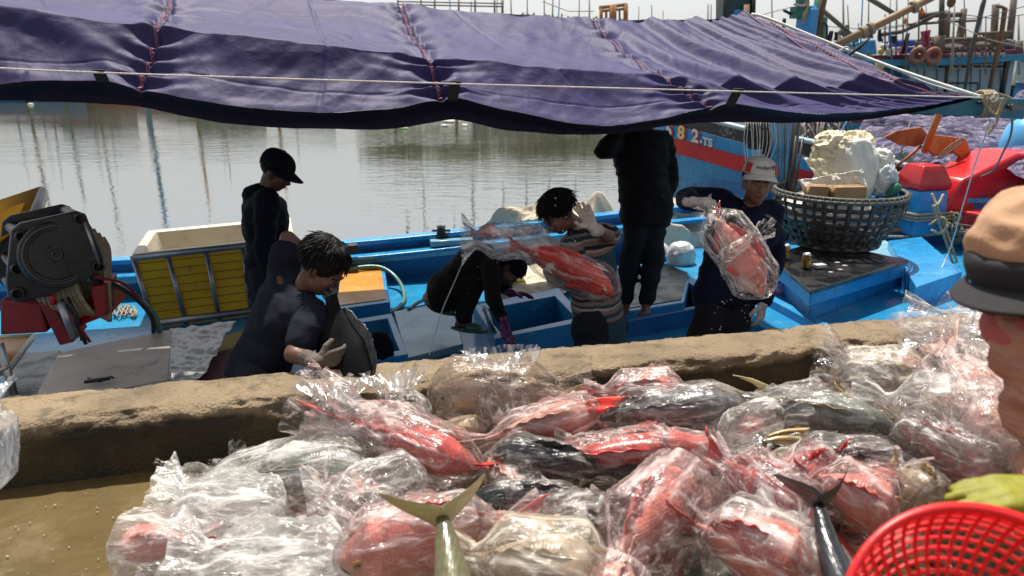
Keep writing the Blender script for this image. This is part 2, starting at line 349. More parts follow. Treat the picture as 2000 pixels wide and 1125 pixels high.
def tarp(t, s):
    # s 0 ridge .. .62 fold .. 1 eave
    SF = .60
    if s <= SF:
        k = s / SF; a, b = ridge(t), fold(t); p = a.lerp(b, k); sag = -.055 * sin(pi * k) * (1 - smooth((t - .8) / .2) * .6); n = V((0, -.25, 1)).normalized()
    else:
        k = (s - SF) / (1 - SF); a, b = fold(t), eave(t); p = a.lerp(b, k); sag = -.020 * sin(pi * k); n = V((0, -.6, .8)).normalized()
    q = V((t * 8.6, s * 1.7, 0))
    d = pucker(t, s) + sag
    d += .016 * fbm(q * 1.3 + V((3, 1, 0))) + .006 * (.4 - abs(nz(q * 3.3)) * 2) * (.5 + nz(q * .6))  + .007 * fbm(V((q.x * 3 + q.y * 2.2, q.y * 1.2, 4)))
    # sharp storage creases
    for (c0, sl, amp) in ((.34, .02, .005), (.17, -.03, .004), (.86, .02, .004)):
        e = s - c0 - sl * sin(t * 17) - .012 * nz(V((t * 20, c0, 0))); d -= amp * exp(-(e / .006) ** 2)
    for (tx, sl) in ((.08, .05), (.40, .02), (.62, .11), (.9, .1), (.155, .02)):
        e = t - tx - sl * (s - .5); d -= .006 * exp(-(e / .0022) ** 2) * smooth(1.2 * nz(V((s * 4, tx * 30, 0))) + .8)
    # slanting scoops towards the right corner
    if t > .70:
        g = smooth((t - .70) / .18); x = (t - .70) / .30; fade = 1 - smooth((s - .62) / .35) * .7
        w = x * 5.6 - s * 2.2 * (1 - .45 * x)
        d += g * fade * .050 * (sin(w * 5.2 + .8 * nz(q * .9)) * .6 + .35 * sin(w * 9.5 + 1.3)) * (.45 + .75 * sin(pi * min(1, s * 1.1)))
        d += g * .010 * sin(w * 24 + 2 * nz(q * 2)) * smooth((t - .86) / .1)
    if s > .6 and t < .23:                          # diagonal drags of the left bay
        d += .016 * sin(t * 70 - s * 16 + 3 * nz(q)) * smooth((s - .6) / .12) * smooth((.24 - t) / .06)
    endz = 1 - smooth((s - .93) / .07) * .6
    return p + n * d * endz
def cloth(name, c, c2):
    m = bpy.data.materials.new(name); m.use_nodes = True; t = m.node_tree; N = t.nodes; L = t.links; b = N['Principled BSDF']
    tc = N.new('ShaderNodeTexCoord'); n = N.new('ShaderNodeTexNoise'); n.inputs['Scale'].default_value = 2.2; n.inputs['Detail'].default_value = 7; L.new(tc.outputs['Object'], n.inputs['Vector'])
    rp = N.new('ShaderNodeValToRGB'); rp.color_ramp.elements[0].position = .35; rp.color_ramp.elements[1].position = .68; rp.color_ramp.elements[0].color = (*c, 1); rp.color_ramp.elements[1].color = (*c2, 1)
    L.new(n.outputs['Fac'], rp.inputs[0]); L.new(rp.outputs[0], b.inputs['Base Color']); b.inputs['Roughness'].default_value = .6; b.inputs['Specular IOR Level'].default_value = .25
    b.inputs['Sheen Weight'].default_value = .08; b.inputs['Sheen Roughness'].default_value = .4; b.inputs['Sheen Tint'].default_value = (.7, .65, 1, 1)
    n2 = N.new('ShaderNodeTexNoise'); n2.inputs['Scale'].default_value = 14; n2.inputs['Detail'].default_value = 6; L.new(tc.outputs['Object'], n2.inputs['Vector'])
    bp = N.new('ShaderNodeBump'); n7 = N.new('ShaderNodeTexNoise'); n7.noise_type = 'RIDGED_MULTIFRACTAL'; n7.inputs['Offset'].default_value = 1; n7.inputs['Gain'].default_value = 2; n7.inputs['Scale'].default_value = 1.6; n7.inputs['Detail'].default_value = 3; n7.inputs['Distortion'].default_value = .7; L.new(tc.outputs['Object'], n7.inputs['Vector'])
    b7 = N.new('ShaderNodeBump'); b7.inputs['Strength'].default_value = .35; b7.inputs['Distance'].default_value = .022; L.new(n7.outputs['Fac'], b7.inputs['Height']); L.new(b7.outputs[0], bp.inputs['Normal']); bp.inputs['Strength'].default_value = .4; bp.inputs['Distance'].default_value = .012; L.new(n2.outputs['Fac'], bp.inputs['Height']); L.new(bp.outputs[0], b.inputs['Normal'])
    return m
TARPM = cloth('violet_tarpaulin', (.027, .022, .088), (.038, .032, .118))
NAVY = mat('navy_shaded_tarpaulin', (.008, .009, .028), (.012, .012, .035), 3, .75, .2, 20, spec=.2)  # turned-under eave cloth, its shade put into the darker navy
THREAD = mat('pink_thread', (.55, .22, .22), (.45, .16, .18), 30, .7, 0)
aw = root('awning', B(1, 4.6, -.35), 'violet tarpaulin awning stretched over the blue boat above the men', 'awning')
mb = MB(); mb.grid(tarp, 680, 150)
mb.build('canopy', TARPM, aw)
# the far slope, seen from elsewhere only
mb = MB()
def back(a, k):
    p = ridge(a); e = V(p); e += B(0, 1.7, 0) - B(0, 0, 0); e.z = min(e.z, 1.5) - .05
    q = p.lerp(e, k); q.z += .03 * fbm(q * 1.4) - .05 * sin(pi * k) - .004; return q
mb.grid(back, 90, 20); mb.build('rear_slope', TARPM, aw)
mb = MB()
def val(a, k):
    t = a; p0 = tarp(t, 1.0); p1 = vale(t)
    q = p0.lerp(p1, k); q += B(0, .05 * sin(pi * k), 0) - B(0, 0, 0); q.z += .004 * fbm(V((t * 30, k * 2, 0)))
    return q - V((0, 0, .002))
mb.grid(val, 400, 10); mb.build('valance', NAVY, aw)
for c in SEAMS:                                        # machine stitched seams
    mb = MB(); P = []
    for i in range(200):
        s = i / 199; P.append(tarp(c + (.0009 if i % 2 else -.0009), s) + V((0, -.010, .016)))
    mb.tube(P, .0014, 4)
    mb.tube([tarp(c - .0016, i / 90) + V((0, -.010, .014)) for i in range(91)], .0012, 4)
    mb.build('stitching', THREAD, aw)
mb = MB(); mb.tube([tarp(.992 - .01 * (i % 2) * .2, i / 150) + V((0, -.003, .006)) for i in range(151)], .003, 4); mb.tube([tarp(.984, i / 150) + V((0, -.003, .006)) for i in range(151)], .002, 4)
mb.build('stitching', THREAD, aw)
STRAP = mat('black_webbing', (.01, .01, .011), (.016, .016, .017), 30, .8, .3, 200)
rope_y = lambda px: 133 + px * .048 if px < 0 else 133 + 57 * (px / 1900) ** .82
for px, ex in ((190, 200), (889, 884), (1443, 1425)):
    a = pt(px, rope_y(px) - 5, v=3.60); b = pt(ex, (160, 197, 208)[(px > 500) + (px > 1200)], v=3.655); mb = MB()
    sd_ = V((.026, 0, 0)); mb.prism([a - sd_, a + sd_, b + sd_, b - sd_], V((0, .012, .002)))
    mb.build('strap', STRAP, aw, bevel=.002)
mb = MB(); a, b = pt(1692, 83, v=4.6), pt(1660, 106, v=4.65); k = V((.03, 0, .035)); mb.prism([a - k, a + k, b + k, b - k], V((0, .012, .004))); mb.build('strap', STRAP, aw)
mb = MB(); P = [pt(px, rope_y(px), v=3.60) for px in range(-420, 1921, 60)]
mb.tube(catmull(P, 2), .0042, 6); tag(mb.build('guy_rope', ROPEW), 'thin taut white rope running along the front of the violet awning', 'rope')
mb = MB(); P = [pt(1468, 28, v=5.3), pt(1500, 36, v=5.2), pt(1640, 92, v=4.8), pt(1760, 138, v=4.4), pt(1880, 178, v=4.05), pt(1925, 192, v=3.95)]
mb.tube(catmull(P, 4), .011, 8)
mb.tube(catmull([pt(1640, 100, v=4.75), pt(1655, 92, v=4.7), pt(1670, 108, v=4.7), pt(1700, 116, v=4.62)], 5), .006, 6)
mb.tube(catmull([pt(1700, 113, v=4.6), pt(1800, 158, v=4.3), pt(1900, 188, v=4)], 5), .005, 6)
tag(mb.build('hem_rope', ROPEW), 'thick cream rope slanting down along the right hem of the awning to the beam', 'rope')
# ================================================================== the near fishing boat
boat = root('fishing_boat', B(0, 5, -1.5), 'near blue wooden fishing boat with open hatches moored along the kerb', 'fishing boat')
ZD, ZF = -.55, -.35
plan = catmull([V((-9, 7.15, 0)), V((-4, 7.2, 0)), V((0, 7.2, 0)), V((3, 7.2, 0)), V((4.6, 7.0, 0)), V((5.9, 6.6, 0)), V((7.2, 5.9, 0)), V((8.3, 4.9, 0))], 8)
def gz(u): return -.24 + .10 * smooth((u + 2) / 4) + .26 * smooth((u - .4) / 5.5)
def side(u, v, z): return B(u, v, z)
# hull shells, far side and near side
for name, sgn in (('hull', 1),):
    mb = MB()
    rings = []
    for q in plan:
        u, v = q.x, q.y; g = gz(u); nv = 3.2 + max(0, u - 5.6) * .5
        rings.append([B(u, v + .02, g - .02), B(u, v + .02, g - .18), B(u, v - .05, -1.0), B(u, v - .5, -1.75), B(u, nv + .5, -1.75), B(u, nv + .03, -1.0), B(u, nv - .03, g - .18), B(u, nv - .03, g - .02),
                      B(u, nv + .03, g - .02), B(u, nv + .03, ZD - .9), B(u, v - .045, ZD - .9), B(u, v - .045, g - .02)])
    mb.loft(rings); mb.build('hull', BLUED, boat, sm='auto')
# rails: gunwale cap, inner ledge, stringer
def rail(du0, du1, z0, z1, m, name, uspan=(-9, 9), near=False):
    mb = MB(); R = []
    for q in plan:
        if not (uspan[0] <= q.x <= uspan[1]): continue
        u, v = q.x, q.y; g = gz(u)
        if near: v = 3.2 + max(0, u - 5.6) * .5
        R.append([B(u, v + du0, g + z0), B(u, v + du1, g + z0), B(u, v + du1, g + z1), B(u, v + du0, g + z1)])
    mb.loft(R); return mb.build(name, m, boat, bevel=.006)
rail(-.09, .06, -.02, .025, BLUE, 'gunwale')
rail(-.05, .09, -.02, .025, BLUE, 'gunwale', near=True)
rail(-.24, -.048, -.125, -.09, BLUE, 'side_shelf', (-9, 4))
rail(-.10, -.048, -.2, -.135, BLUEL, 'stringer', (-9, 3))
# deck tiles with two open holds
holes = [(-.22, .34, 4.60, 5.36), (1.03, 1.78, 4.86, 5.62)]
us = sorted({-8.9, 8.0, 2.95} | {h[0] for h in holes} | {h[1] for h in holes}); vs_ = sorted({3.23, 7.16} | {h[2] for h in holes} | {h[3] for h in holes})
mb = MB(); mb2 = MB()
for a, b in zip(us, us[1:]):
    for c, d in zip(vs_, vs_[1:]):
        cu, cv = (a + b) / 2, (c + d) / 2
        if any(h[0] < cu < h[1] and h[2] < cv < h[3] for h in holes): continue
        if cu > 2.95:
            continue
        mb.prism([B(a, c, ZD), B(b, c, ZD), B(b, d, ZD), B(a, d, ZD)], .05)
DECK = mat('wet_blue_deck', (.014, .20, .42), (.026, .27, .50), 2.2, .32, .3, 22, c3=(.12, .32, .45), rough2=.08, dist=.004, c3lo=.55, c3hi=.7, c4=(.05, .16, .22))
mb.build('deck', DECK, boat, sm=False)
def fore(u): return 7.16 if u < 4.2 else 7.16 - (u - 4.2) ** 1.6 * .24
mb = MB(); k = [2.95 + i * .25 for i in range(21)]
mb.prism([B(u, 3.22, ZF) for u in k] + [B(u, fore(u), ZF) for u in reversed(k)], .08); mb.build('foredeck', DECK, boat, sm=False)
HOLD = mat('brown_hold_lining', (.13, .060, .028), (.085, .042, .022), 3, .5, .3, 20, c3=(.045, .03, .022))
for h in holes:
    mb = MB(); a, b, c, d = h; zb = -1.15
    for p, q in (((a, c), (b, c)), ((b, c), (b, d)), ((b, d), (a, d)), ((a, d), (a, c))):
        du, dv = (q[0] - p[0]), (q[1] - p[1]); l = sqrt(du * du + dv * dv); nu, nv = dv / l * .03, -du / l * .03
        mb.prism([B(p[0], p[1], ZD - .052), B(q[0], q[1], ZD - .052), B(q[0] + nu, q[1] + nv, ZD - .052), B(p[0] + nu, p[1] + nv, ZD - .052)], .6)
    mb.prism([B(a - .02, c - .02, zb), B(b + .02, c - .02, zb), B(b + .02, d + .02, zb), B(a - .02, d + .02, zb)], .04)
    mb.build('hold', HOLD if h[0] < 1.5 else BLUED, boat, sm=False)
def coaming(outer, inner, zt, h, name, m, rimm=None):
    o = [pt(x, y, z=zt) for x, y in outer]; i = [pt(x, y, z=zt) for x, y in inner]; n = len(o); mb = MB()
    vs = o + i + [p - V((0, 0, h)) for p in o] + [p - V((0, 0, h)) for p in i]; fs = []
    for j in range(n):
        k = (j + 1) % n
        fs += [(j, k, n + k, n + j), (2 * n + k, 2 * n + j, 3 * n + j, 3 * n + k), (k, j, 2 * n + j, 2 * n + k), (n + j, n + k, 3 * n + k, 3 * n + j)]
    mb._add(vs, fs); return mb.build(name, m, boat, bevel=.006, sm=True)
h2 = coaming([(925, 596), (1090, 562), (1146, 626), (966, 662)], [(942, 605), (1084, 578), (1126, 621), (979, 652)], -.35, .25, 'hatch_coaming', BLUE)
h1 = coaming([(640, 632), (765, 612), (797, 692), (660, 716)], [(655, 638), (757, 622), (780, 684), (668, 702)], -.35, .25, 'hatch_coaming', BLUE)
# orange-topped hatch cover
def pad(outer, zt, h, m, name, top=None, inset=.0, ip=None, par=None):
    mb = MB(); o = [pt(x, y, z=zt) for x, y in outer]; mb.prism(o, h); ob = mb.build(name, m, par or boat, bevel=.008)
    if top:
        c = sum(o, V()) / len(o); i = [c + (p - c) * (1 - inset) + V((0, 0, .006)) for p in o]; mb = MB(); mb.prism(i, .012); mb.build('cover_panel', top, ob, sm=False)
    return ob
pad([(648, 530), (750, 518), (762, 590), (645, 606)], -.40, .15, BLUE, 'hatch_cover', ORANGE, .14)
pad([(768, 608), (880, 588), (905, 672), (795, 700)], -.50, .08, BLUEL, 'hatch_cover')
pad([(1198, 520), (1300, 512), (1350, 532), (1337, 590), (1205, 612)], -.35, .20, BLUE, 'hatch_cover', WET, .10)
# the well the men stand in: long coaming on its right, wall behind
mb = MB(); a, b = pt(1488, 575, z=-.28), pt(1640, 655, z=-.28); sdv = V((.07, .03, 0)); mb.prism([a, b, b + sdv, a + sdv], .5); mb.build('coaming_wall', BLUE, boat, bevel=.01)
mb = MB(); a, b = pt(1150, 640, z=-.40), pt(1490, 578, z=-.40); sdv = V((0, .06, 0)); mb.prism([a, b, b + sdv, a + sdv], .45); mb.build('coaming_wall', BLUED, boat, bevel=.01)
mb = MB(); mb.prism([pt(1560, 614, z=-.34), pt(1566, 617, z=-.34), pt(1566, 617, z=-.34) - V((0, .02, 0)), pt(1560, 614, z=-.34) - V((0, .02, 0))], .03)
# black-topped platform under the basket
pl = pad([(1500, 498), (1600, 470), (1776, 508), (1583, 568)], -.05, .035, WET, 'platform', None)
mb = MB(); o = [pt(x, y, z=-.085) for x, y in ((1506, 502), (1600, 477), (1768, 512), (1584, 566))]; mb.prism(o, .13); mb.build('platform_side', BLUE, pl, bevel=.006)
mb = MB(); o = [pt(x, y, z=-.215) for x, y in ((1498, 512), (1600, 484), (1772, 524), (1584, 592))]; mb.prism(o, .14); mb.build('platform_step', BLUE, pl, bevel=.01)
# foredeck: raised lockers beside the bulwark
pad([(1735, 470), (1800, 462), (1880, 530), (1790, 560)], -.16, .2, BLUE, 'side_locker')
pad([(1640, 470), (1722, 466), (1800, 500), (1745, 520)], -.24, .12, BLUEL, 'side_locker')
# cleats on the shelf
def cleat(px, py, z):
    c = pt(px, py, z=z); mb = MB(); mb.box(c + V((0, 0, .015)), (.12, .10, .03), RB); mb.lathe([(.045, 0), (.045, .05), (.038, .07), (.05, .085), (.03, .085), (.03, .03)], 14, c + V((0, 0, .02)), cap=False)
    mb.tube([c + V((-.09, 0, .06)), c + V((.09, 0, .06))], .012, 8); mb.build('cleat', IRON, boat)
cleat(862, 462, -.16)
mb = MB(); c = pt(689, 488, z=-.2); mb.box(c + V((0, 0, .02)), (.09, .09, .07), RB); mb.build('cleat_block', IRON, boat, bevel=.006)
mb = MB(); c = pt(880, 470, z=-.2); mb.box(c, (.42, .22, .06), RB); mb.build('shelf_block', BLUEL, boat, bevel=.01)
# bollard
def obel(px, py, z, s=1.0):
    c = pt(px, py, z=z); ob = root('bollard', c, '', '')
    w = .19 * s; mb = MB(); mb.loft([[c + RB @ V((x * k, y * k, zz)) for x, y in ((-w, -w), (w, -w), (w, w), (-w, w))] for zz, k in ((0, 1), (.06, 1), (.44, .92), (.46, .92))])
    mb.build('post', BLUE, ob, bevel=.01)
    mb = MB(); mb.loft([[c + RB @ V((x * k, y * k, zz)) for x, y in ((-w, -w), (w, -w), (w, w), (-w, w))] for zz, k in ((.462, .92), (.48, 1.0), (.53, 1.02), (.70, .68), (.712, .62))])
    mb.build('cap', RED, ob, bevel=.01); return ob
bo = obel(1786, 452, -.22, 1.0)
bo.parent = boat; bo.matrix_parent_inverse = WM(boat).inverted()
pass
# big red bow piece
mb = MB()
def zquad(P): return [pt(x, y, v=v) for x, y, v in P]
R0 = [pt(1838, 440, v=6.3), pt(1850, 398, v=6.3), pt(1880, 352, v=6.3), pt(1990, 300, v=6.3), pt(2110, 300, v=6.3), pt(2140, 450, v=6.3)]
off = B(.0, .55, 0) - B(0, 0, 0)
mb.prism(R0, off); mb.build('bow_knee', RED, boat, bevel=.03)
mb = MB(); mb.prism([pt(1822, 402, z=.04), pt(1860, 386, z=.04), pt(2120, 400, z=.04), pt(2120, 450, z=.04)], .2); mb.build('bow_block', RED, boat, bevel=.02)
mb = MB(); mb.prism([pt(1800, 500, z=-.12), pt(1830, 485, z=-.12), pt(1905, 510, z=-.12), pt(1880, 535, z=-.12)], .06)
# beam end with rope lashings
BM = mat('worn_blue_timber', (.03, .19, .29), (.02, .12, .20), 4, .6, .4, 25, stretch=(.3, 1, 1), c3=(.25, .18, .10), c3lo=.58, c3hi=.7)
a, b = pt(1560, 196, v=4.12), pt(1990, 212, v=4.0); mb = MB(); ax = (b - a).normalized(); up = V((0, 0, 1)); sdw = ax.cross(up).normalized(); hh = [(.045, .09), (.075, .09)]
r0 = [a + sdw * x + V((0, 0, z)) for x, z in ((-.04, -.03), (.04, -.03), (.04, .03), (-.04, .03))]; r1 = [b + sdw * x + V((0, 0, z)) for x, z in ((-.06, -.065), (.06, -.065), (.06, .065), (-.06, .065))]
mb.loft([r0, [p.lerp(q, .5) for p, q in zip(r0, r1)], r1]); beam = mb.build('awning_beam', BM, bevel=.008); tag(beam, 'worn blue timber beam whose bolted end carries the right corner of the awning', 'beam')
mb = MB()
for px, py in ((1916, 201), (1935, 202), (1972, 208)):
    c = pt(px, py, v=3.93); mb.tube([c, c + V((0, .03, 0))], .011, 10)
mb.build('bolt_hole', BLACK, beam)
# post that carries the beam and other posts near the man with the cap
mb = MB(); a = pt(1512, 232, v=6.4); b = pt(1500, 470, v=6.4); w_ = V((.12, 0, 0)); d_ = B(0, .16, 0) - B(0, 0, 0)
mb.prism([pt(1492, 150, v=6.3), pt(1553, 150, v=6.3), pt(1543, 470, v=6.3), pt(1488, 470, v=6.3)], d_); mb.build('mast_post', BLUE, boat, bevel=.01)
# winch at the left, hatch and floor clutter are built in the next files
# ================================================================== things on the near boat
def quad4(P, z): return [pt(x, y, z=z) for x, y in P]
# ---- insulated fish box
ZT = .05
fl, fr, bl = pt(258, 500, z=ZT), pt(574, 466, z=ZT), pt(290, 453, z=ZT); br = fr + bl - fl
gfl, gfr = pt(303, 641, z=ZD), pt(585, 604, z=ZD); gbl = gfl + (bl - fl) * .9; gbr = gfr + (bl - fl) * .9
bx = root('fish_box', (gfl + gbr) / 2, 'large yellow planked fish box with cream lining and steel edging, open at the top', 'fish box')
def inset(q, k): c = sum(q, V()) / 4; return [p + (c - p) * k for p in q]
O, G = [fl, fr, br, bl], [gfl, gfr, gbr, gbl]; I = [p + d for p, d in zip(O, [((fr - fl).normalized() * a + (bl - fl).normalized() * b) * .065 for a, b in ((1, 1), (-1, 1), (-1, -1), (1, -1))])]
J = [p.lerp(q, .9) for p, q in zip(inset(O, .15), inset(G, .15))]
mb = MB(); vs = O + G + [p - V((0, 0, .03)) for p in I] + J
fs = []
for j in range(4):
    k = (j + 1) % 4
    fs += [(4 + j, 4 + k, k, j)]
mb._add(vs, fs + [(7, 6, 5, 4)]); mb.build('planked_side', YELLOW, bx, sm=False)
mb = MB(); up_ = V((0, 0, .012)); vs = [p + up_ for p in O] + [p + up_ for p in I] + J
fs = []
for j in range(4):
    k = (j + 1) % 4; fs += [(j, k, 4 + k, 4 + j), (4 + j, 4 + k, 8 + k, 8 + j)]
mb._add(vs, fs + [(8, 9, 10, 11)]); mb.build('lining', CREAM, bx, bevel=.012)
n_ = ((fr - fl).cross(fl - gfl)).normalized() * -1
if n_.y > 0: n_ = -n_
def strap(a0, a1, w, name='steel_strap', lift=.008, m=STEEL, t=.012):
    d = (a1 - a0).normalized(); s_ = d.cross(n_).normalized() * w / 2; mb = MB(); mb.prism([a0 - s_ + n_ * lift, a0 + s_ + n_ * lift, a1 + s_ + n_ * lift, a1 - s_ + n_ * lift], -n_ * t); mb.build(name, m, bx)
for k in (.20, .43, .66, .9): strap(fl.lerp(fr, k) - up_ * 3, gfl.lerp(gfr, k * .97 + .01), .032)
strap(fl - up_ * 1.3, fr - up_ * 1.3, .045, lift=.012); strap(fl, gfl, .035, lift=.010); strap(gfl + V((0, 0, .04)), gfr + V((0, 0, .04)), .05, lift=.011)
mb = MB()
for i in range(1, 9):
    k = i / 9; a_, b_ = (fl + n_ * .0015).lerp(gfl + n_ * .0015, k), (fr + n_ * .0015).lerp(gfr + n_ * .0015, k); mb.tube([a_, b_], .0022, 4)
mb.build('plank_seam', mat('dark_seam', (.10, .07, .02), rough=.8, bump=0), bx)
# ---- winch
VW = 4.15
wn = root('rope_winch', B(-2.6, 4.3, ZD), 'black rope winch with a round drum plate on a red steel frame at the left', 'winch')
C0 = pt(111, 500, v=VW); nrm = (EYE - C0).normalized(); nrm.z *= .3; nrm = (nrm + V((.15, 0, 0))).normalized()
pl_ = [pt(x, y, v=VW) for x, y in ((22, 450), (40, 436), (150, 412), (168, 418), (203, 512), (196, 532), (182, 540), (96, 578), (34, 592), (16, 580), (12, 552))]
mb = MB(); mb.prism(pl_, nrm * -.045); mb.build('side_plate', IRON, wn, bevel=.008)
mb = MB(); mb.prism([p - nrm * .42 for p in pl_], nrm * -.03); mb.build('side_plate', IRON, wn, bevel=.008)
Q = nrm.to_track_quat('Z', 'Y').to_matrix()
cc = pt(110, 497, v=VW)
mb = MB(); mb.lathe([(.001, .012), (.125, .012), (.13, .02), (.165, .022), (.172, .012), (.172, 0), (.16, -.05)], 48, cc + nrm * .0, Q, cap=False); mb.build('drum_plate', IRON, wn, sm='auto')
mb = MB(); mb.torus(cc + nrm * .02, .150, .010, Q, 48, 8); mb.torus(cc + nrm * .016, .022, .008, Q, 20, 6)
for k in range(3): mb.lathe([(.001, .022), (.007, .02), (.008, .01)], 8, cc + Q @ V((.05 * cos(k * 2.1), .05 * sin(k * 2.1), .003)), Q, cap=False)
mb.build('drum_ring', mat('scraped_iron', (.09, .085, .08), (.05, .05, .05), 9, .4, .2, metal=.5), wn)
mb = MB(); mb.lathe([(.11, -.05), (.11, -.42)], 32, cc, Q, cap=False); mb.build('drum', IRON, wn)
for x, y in ((41, 461), (33, 524), (33, 572), (155, 427), (190, 519)):
    mb = MB(); p = pt(x, y, v=VW); mb.lathe([(.030, -.42), (.030, .035), (.023, .035), (.023, -.01), (.001, -.012)], 20, p, Q, cap=False); mb.build('spacer_tube', IRON, wn, sm='auto')
mb = MB(); mb.tube([pt(163, 432, v=VW) + nrm * .03, pt(192, 514, v=VW) + nrm * .03], .008, 8); mb.build('brace_rod', STEEL, wn)
mb = MB()
for P_ in ([(0, 586), (78, 592), (92, 650), (0, 655)], [(74, 592), (98, 588), (146, 668), (116, 676)], [(176, 560), (205, 556), (210, 616), (186, 622)]):
    mb.prism([pt(x, y, v=VW + .12) for x, y in P_], B(0, .25, 0) - B(0, 0, 0))
mb.build('red_frame', REDD, wn, bevel=.01)
mb = MB(); mb.prism([pt(x, y, v=VW + .3) for x, y in ((130, 596), (215, 575), (220, 612), (150, 640))], B(0, .3, 0) - B(0, 0, 0)); mb.build('red_frame', RED, wn, bevel=.01)
def coil(c, R, n, r, ax, jitter=.01, turns=None):
    P_ = []; turns = turns or n
    for i in range(int(turns * 26)):
        a = 2 * pi * i / 26; k = i / (turns * 26)
        P_.append(V(c) + ax @ V(((R + jitter * sin(i * .7)) * cos(a), (R + jitter * cos(i * .53)) * sin(a), (k - .5) * n * r * 1.9)))
    return P_
mb = MB(); cq = (B(1, -.25, .2) - B(0, 0, 0)).normalized().to_track_quat('Z', 'Y').to_matrix()
mb.tube(coil(pt(146, 570, v=VW + .25), .135, 9, .014, cq), .0135, 7)
mb.build('rope_coil', ROPE, wn)
mb = MB()
for k in range(4):
    mb.tube(catmull([pt(170 + k * 10, 440 + k * 8, v=VW + .2 + k * .03), pt(200 + k * 4, 492, v=VW + .18 + k * .03), pt(206 + k * 2, 560, v=VW + .18), pt(196 + k * 6, 618 + k * 3, v=VW + .2)], 6), .015, 7)
mb.build('hanging_rope', ROPE, wn)
hs_ = [((168, 545), (215, 552), (262, 580), (300, 612), (312, 648), GREENH, .016), ((178, 543), (225, 556), (270, 588), (296, 620), (300, 650), IRON, .013), ((182, 541), (238, 552), (268, 578), (292, 600), (300, 640), REDD, .009)]
for h_ in hs_:
    mb = MB(); mb.tube(catmull([pt(x, y, v=VW + .12 + i * .12) for i, (x, y) in enumerate(h_[:5])], 6), h_[6], 8); mb.build('hydraulic_hose', h_[5], wn)
for (a_, b_, m_, r_) in (((108, 590), (176, 668), REDD, .008), ((120, 585), (168, 672), IRON, .010), ((132, 580), (160, 665), IRON, .008), ((92, 575), (104, 594), RED, .014)):
    mb = MB(); mb.tube([pt(*a_, v=VW + .06), pt((a_[0] + b_[0]) / 2 + 4, (a_[1] + b_[1]) / 2 - 4, v=VW + .04), pt(*b_, v=VW + .05)], r_, 8); mb.build('hydraulic_hose', m_, wn)
mb = MB(); a_ = pt(118, 590, v=VW + .05); mb.tube([a_, pt(146, 660, v=VW + .05)], .022, 12); mb.build('piston', STEEL, wn)
# ---- boards, trays, sheets
def slab(name, P, th, m, label, cat, bev=.006, edge=None):
    mb = MB(); mb.prism(P, th); o = mb.build(name, m, bevel=bev); tag(o, label, cat); return o
t_ = root('wooden_lid', pt(30, 430, v=4.6), 'orange wooden lid with a white edge standing tilted behind the winch', 'lid')
P_ = [pt(-60, 410, v=5.3), pt(78, 364, v=5.3), pt(48, 436, v=4.55), pt(-60, 510, v=4.4)]
mb = MB(); mb.prism(P_, V((0, .01, -.012))); mb.build('top_face', mat('matt_orange_lid', (.80, .40, .03), (.66, .30, .02), 4, .9, .2, 30, spec=.1), t_)
e_ = V((.022, .01, -.012)); mb = MB(); a_, b_ = P_[1], P_[2]; mb.prism([a_ + V((0, 0, .002)), a_ + V((.035, 0, -.01)), b_ + V((.05, 0, -.03)), b_ + V((0, 0, .002))], V((0, .01, -.05))); mb.build('edge', WHITEP, t_)
t_ = root('orange_tray', pt(20, 690, z=-.3), 'orange wooden tray with a white rim at the lower left of the deck', 'tray')
P_ = quad4([(-60, 662), (66, 655), (16, 722), (-60, 735)], -.2); mb = MB(); mb.prism(P_, .03); mb.build('tray_floor', ORANGE, t_)
mb = MB(); mb.tube([P_[1], P_[2]], .018, 4); mb.tube([P_[0], P_[1]], .014, 4); mb.build('rim', WHITEP, t_)
mb = MB(); a_, b_ = pt(-4, 672, v=3.5), pt(24, 772, v=3.3); s_ = V((.014, 0, 0)); mb.prism([a_ - s_, a_ + s_, b_ + s_, b_ - s_], V((0, .02, 0))); mb.tube([pt(-20, 735, v=3.4), pt(14, 716, v=3.4)], .01, 6); tag(mb.build('metal_stand', STEEL), 'thin galvanised metal leg beside the orange tray at the left edge', 'stand')
BOARD = mat('stained_white_board', (.66, .60, .52), (.52, .46, .38), 2.2, .55, .2, 30, c3=(.13, .10, .07), c3lo=.56, c3hi=.8, c3scale=7)
slab('white_board', [pt(116, 688, z=-.12), pt(335, 643, z=-.12), pt(328, 740, z=-.12), pt(60, 790, z=-.12)], .028, BOARD, 'stained whitish plywood board lying flat behind the kerb on the left', 'board')
mb = MB(); mb.box(pt(190, 742, z=-.08) , (.12, .02, .015), Rz(.4)); mb.tube(catmull([pt(172, 738, z=-.09), pt(195, 745, z=-.08), pt(212, 736, z=-.09), pt(222, 738, z=-.09)], 4), .006, 6); tag(mb.build('board_latch', IRON), 'small black iron latch lying on the whitish board', 'latch')
slab('dark_hold_sheet', quad4([(30, 690), (118, 684), (90, 790), (0, 800)], -.4), .02, WET, 'flat black sheet for the dark hold between the orange tray and the whitish board', 'mat')  # black sheet laid in place of the dark hold opening
slab('yellow_mat', quad4([(392, 668), (486, 640), (474, 700), (410, 716)], -.42), .02, mat('mustard_mat', (.30, .24, .03), (.2, .16, .03), 5, .7, .3), 'mustard yellow mat behind the silver sheet', 'mat')
slab('maroon_mat', quad4([(396, 694), (470, 676), (470, 760), (380, 760)], -.36), .02, mat('maroon_mat', (.13, .03, .035), (.09, .02, .03), 9, .7, .4), 'maroon mat beside the silver sheet next to the kerb', 'mat')
def crumple(q, s=1.0):
    """sharp folded look of foil or film"""
    a = 1 - abs(nz(q * 1.0 * s)) * 2.2; b = 1 - abs(nz(q * 2.3 * s + V((7, 3, 1)))) * 2.2; c = 1 - abs(nz(q * 5.1 * s + V((1, 9, 4)))) * 2.2
    return a * .55 + b * .3 + c * .15
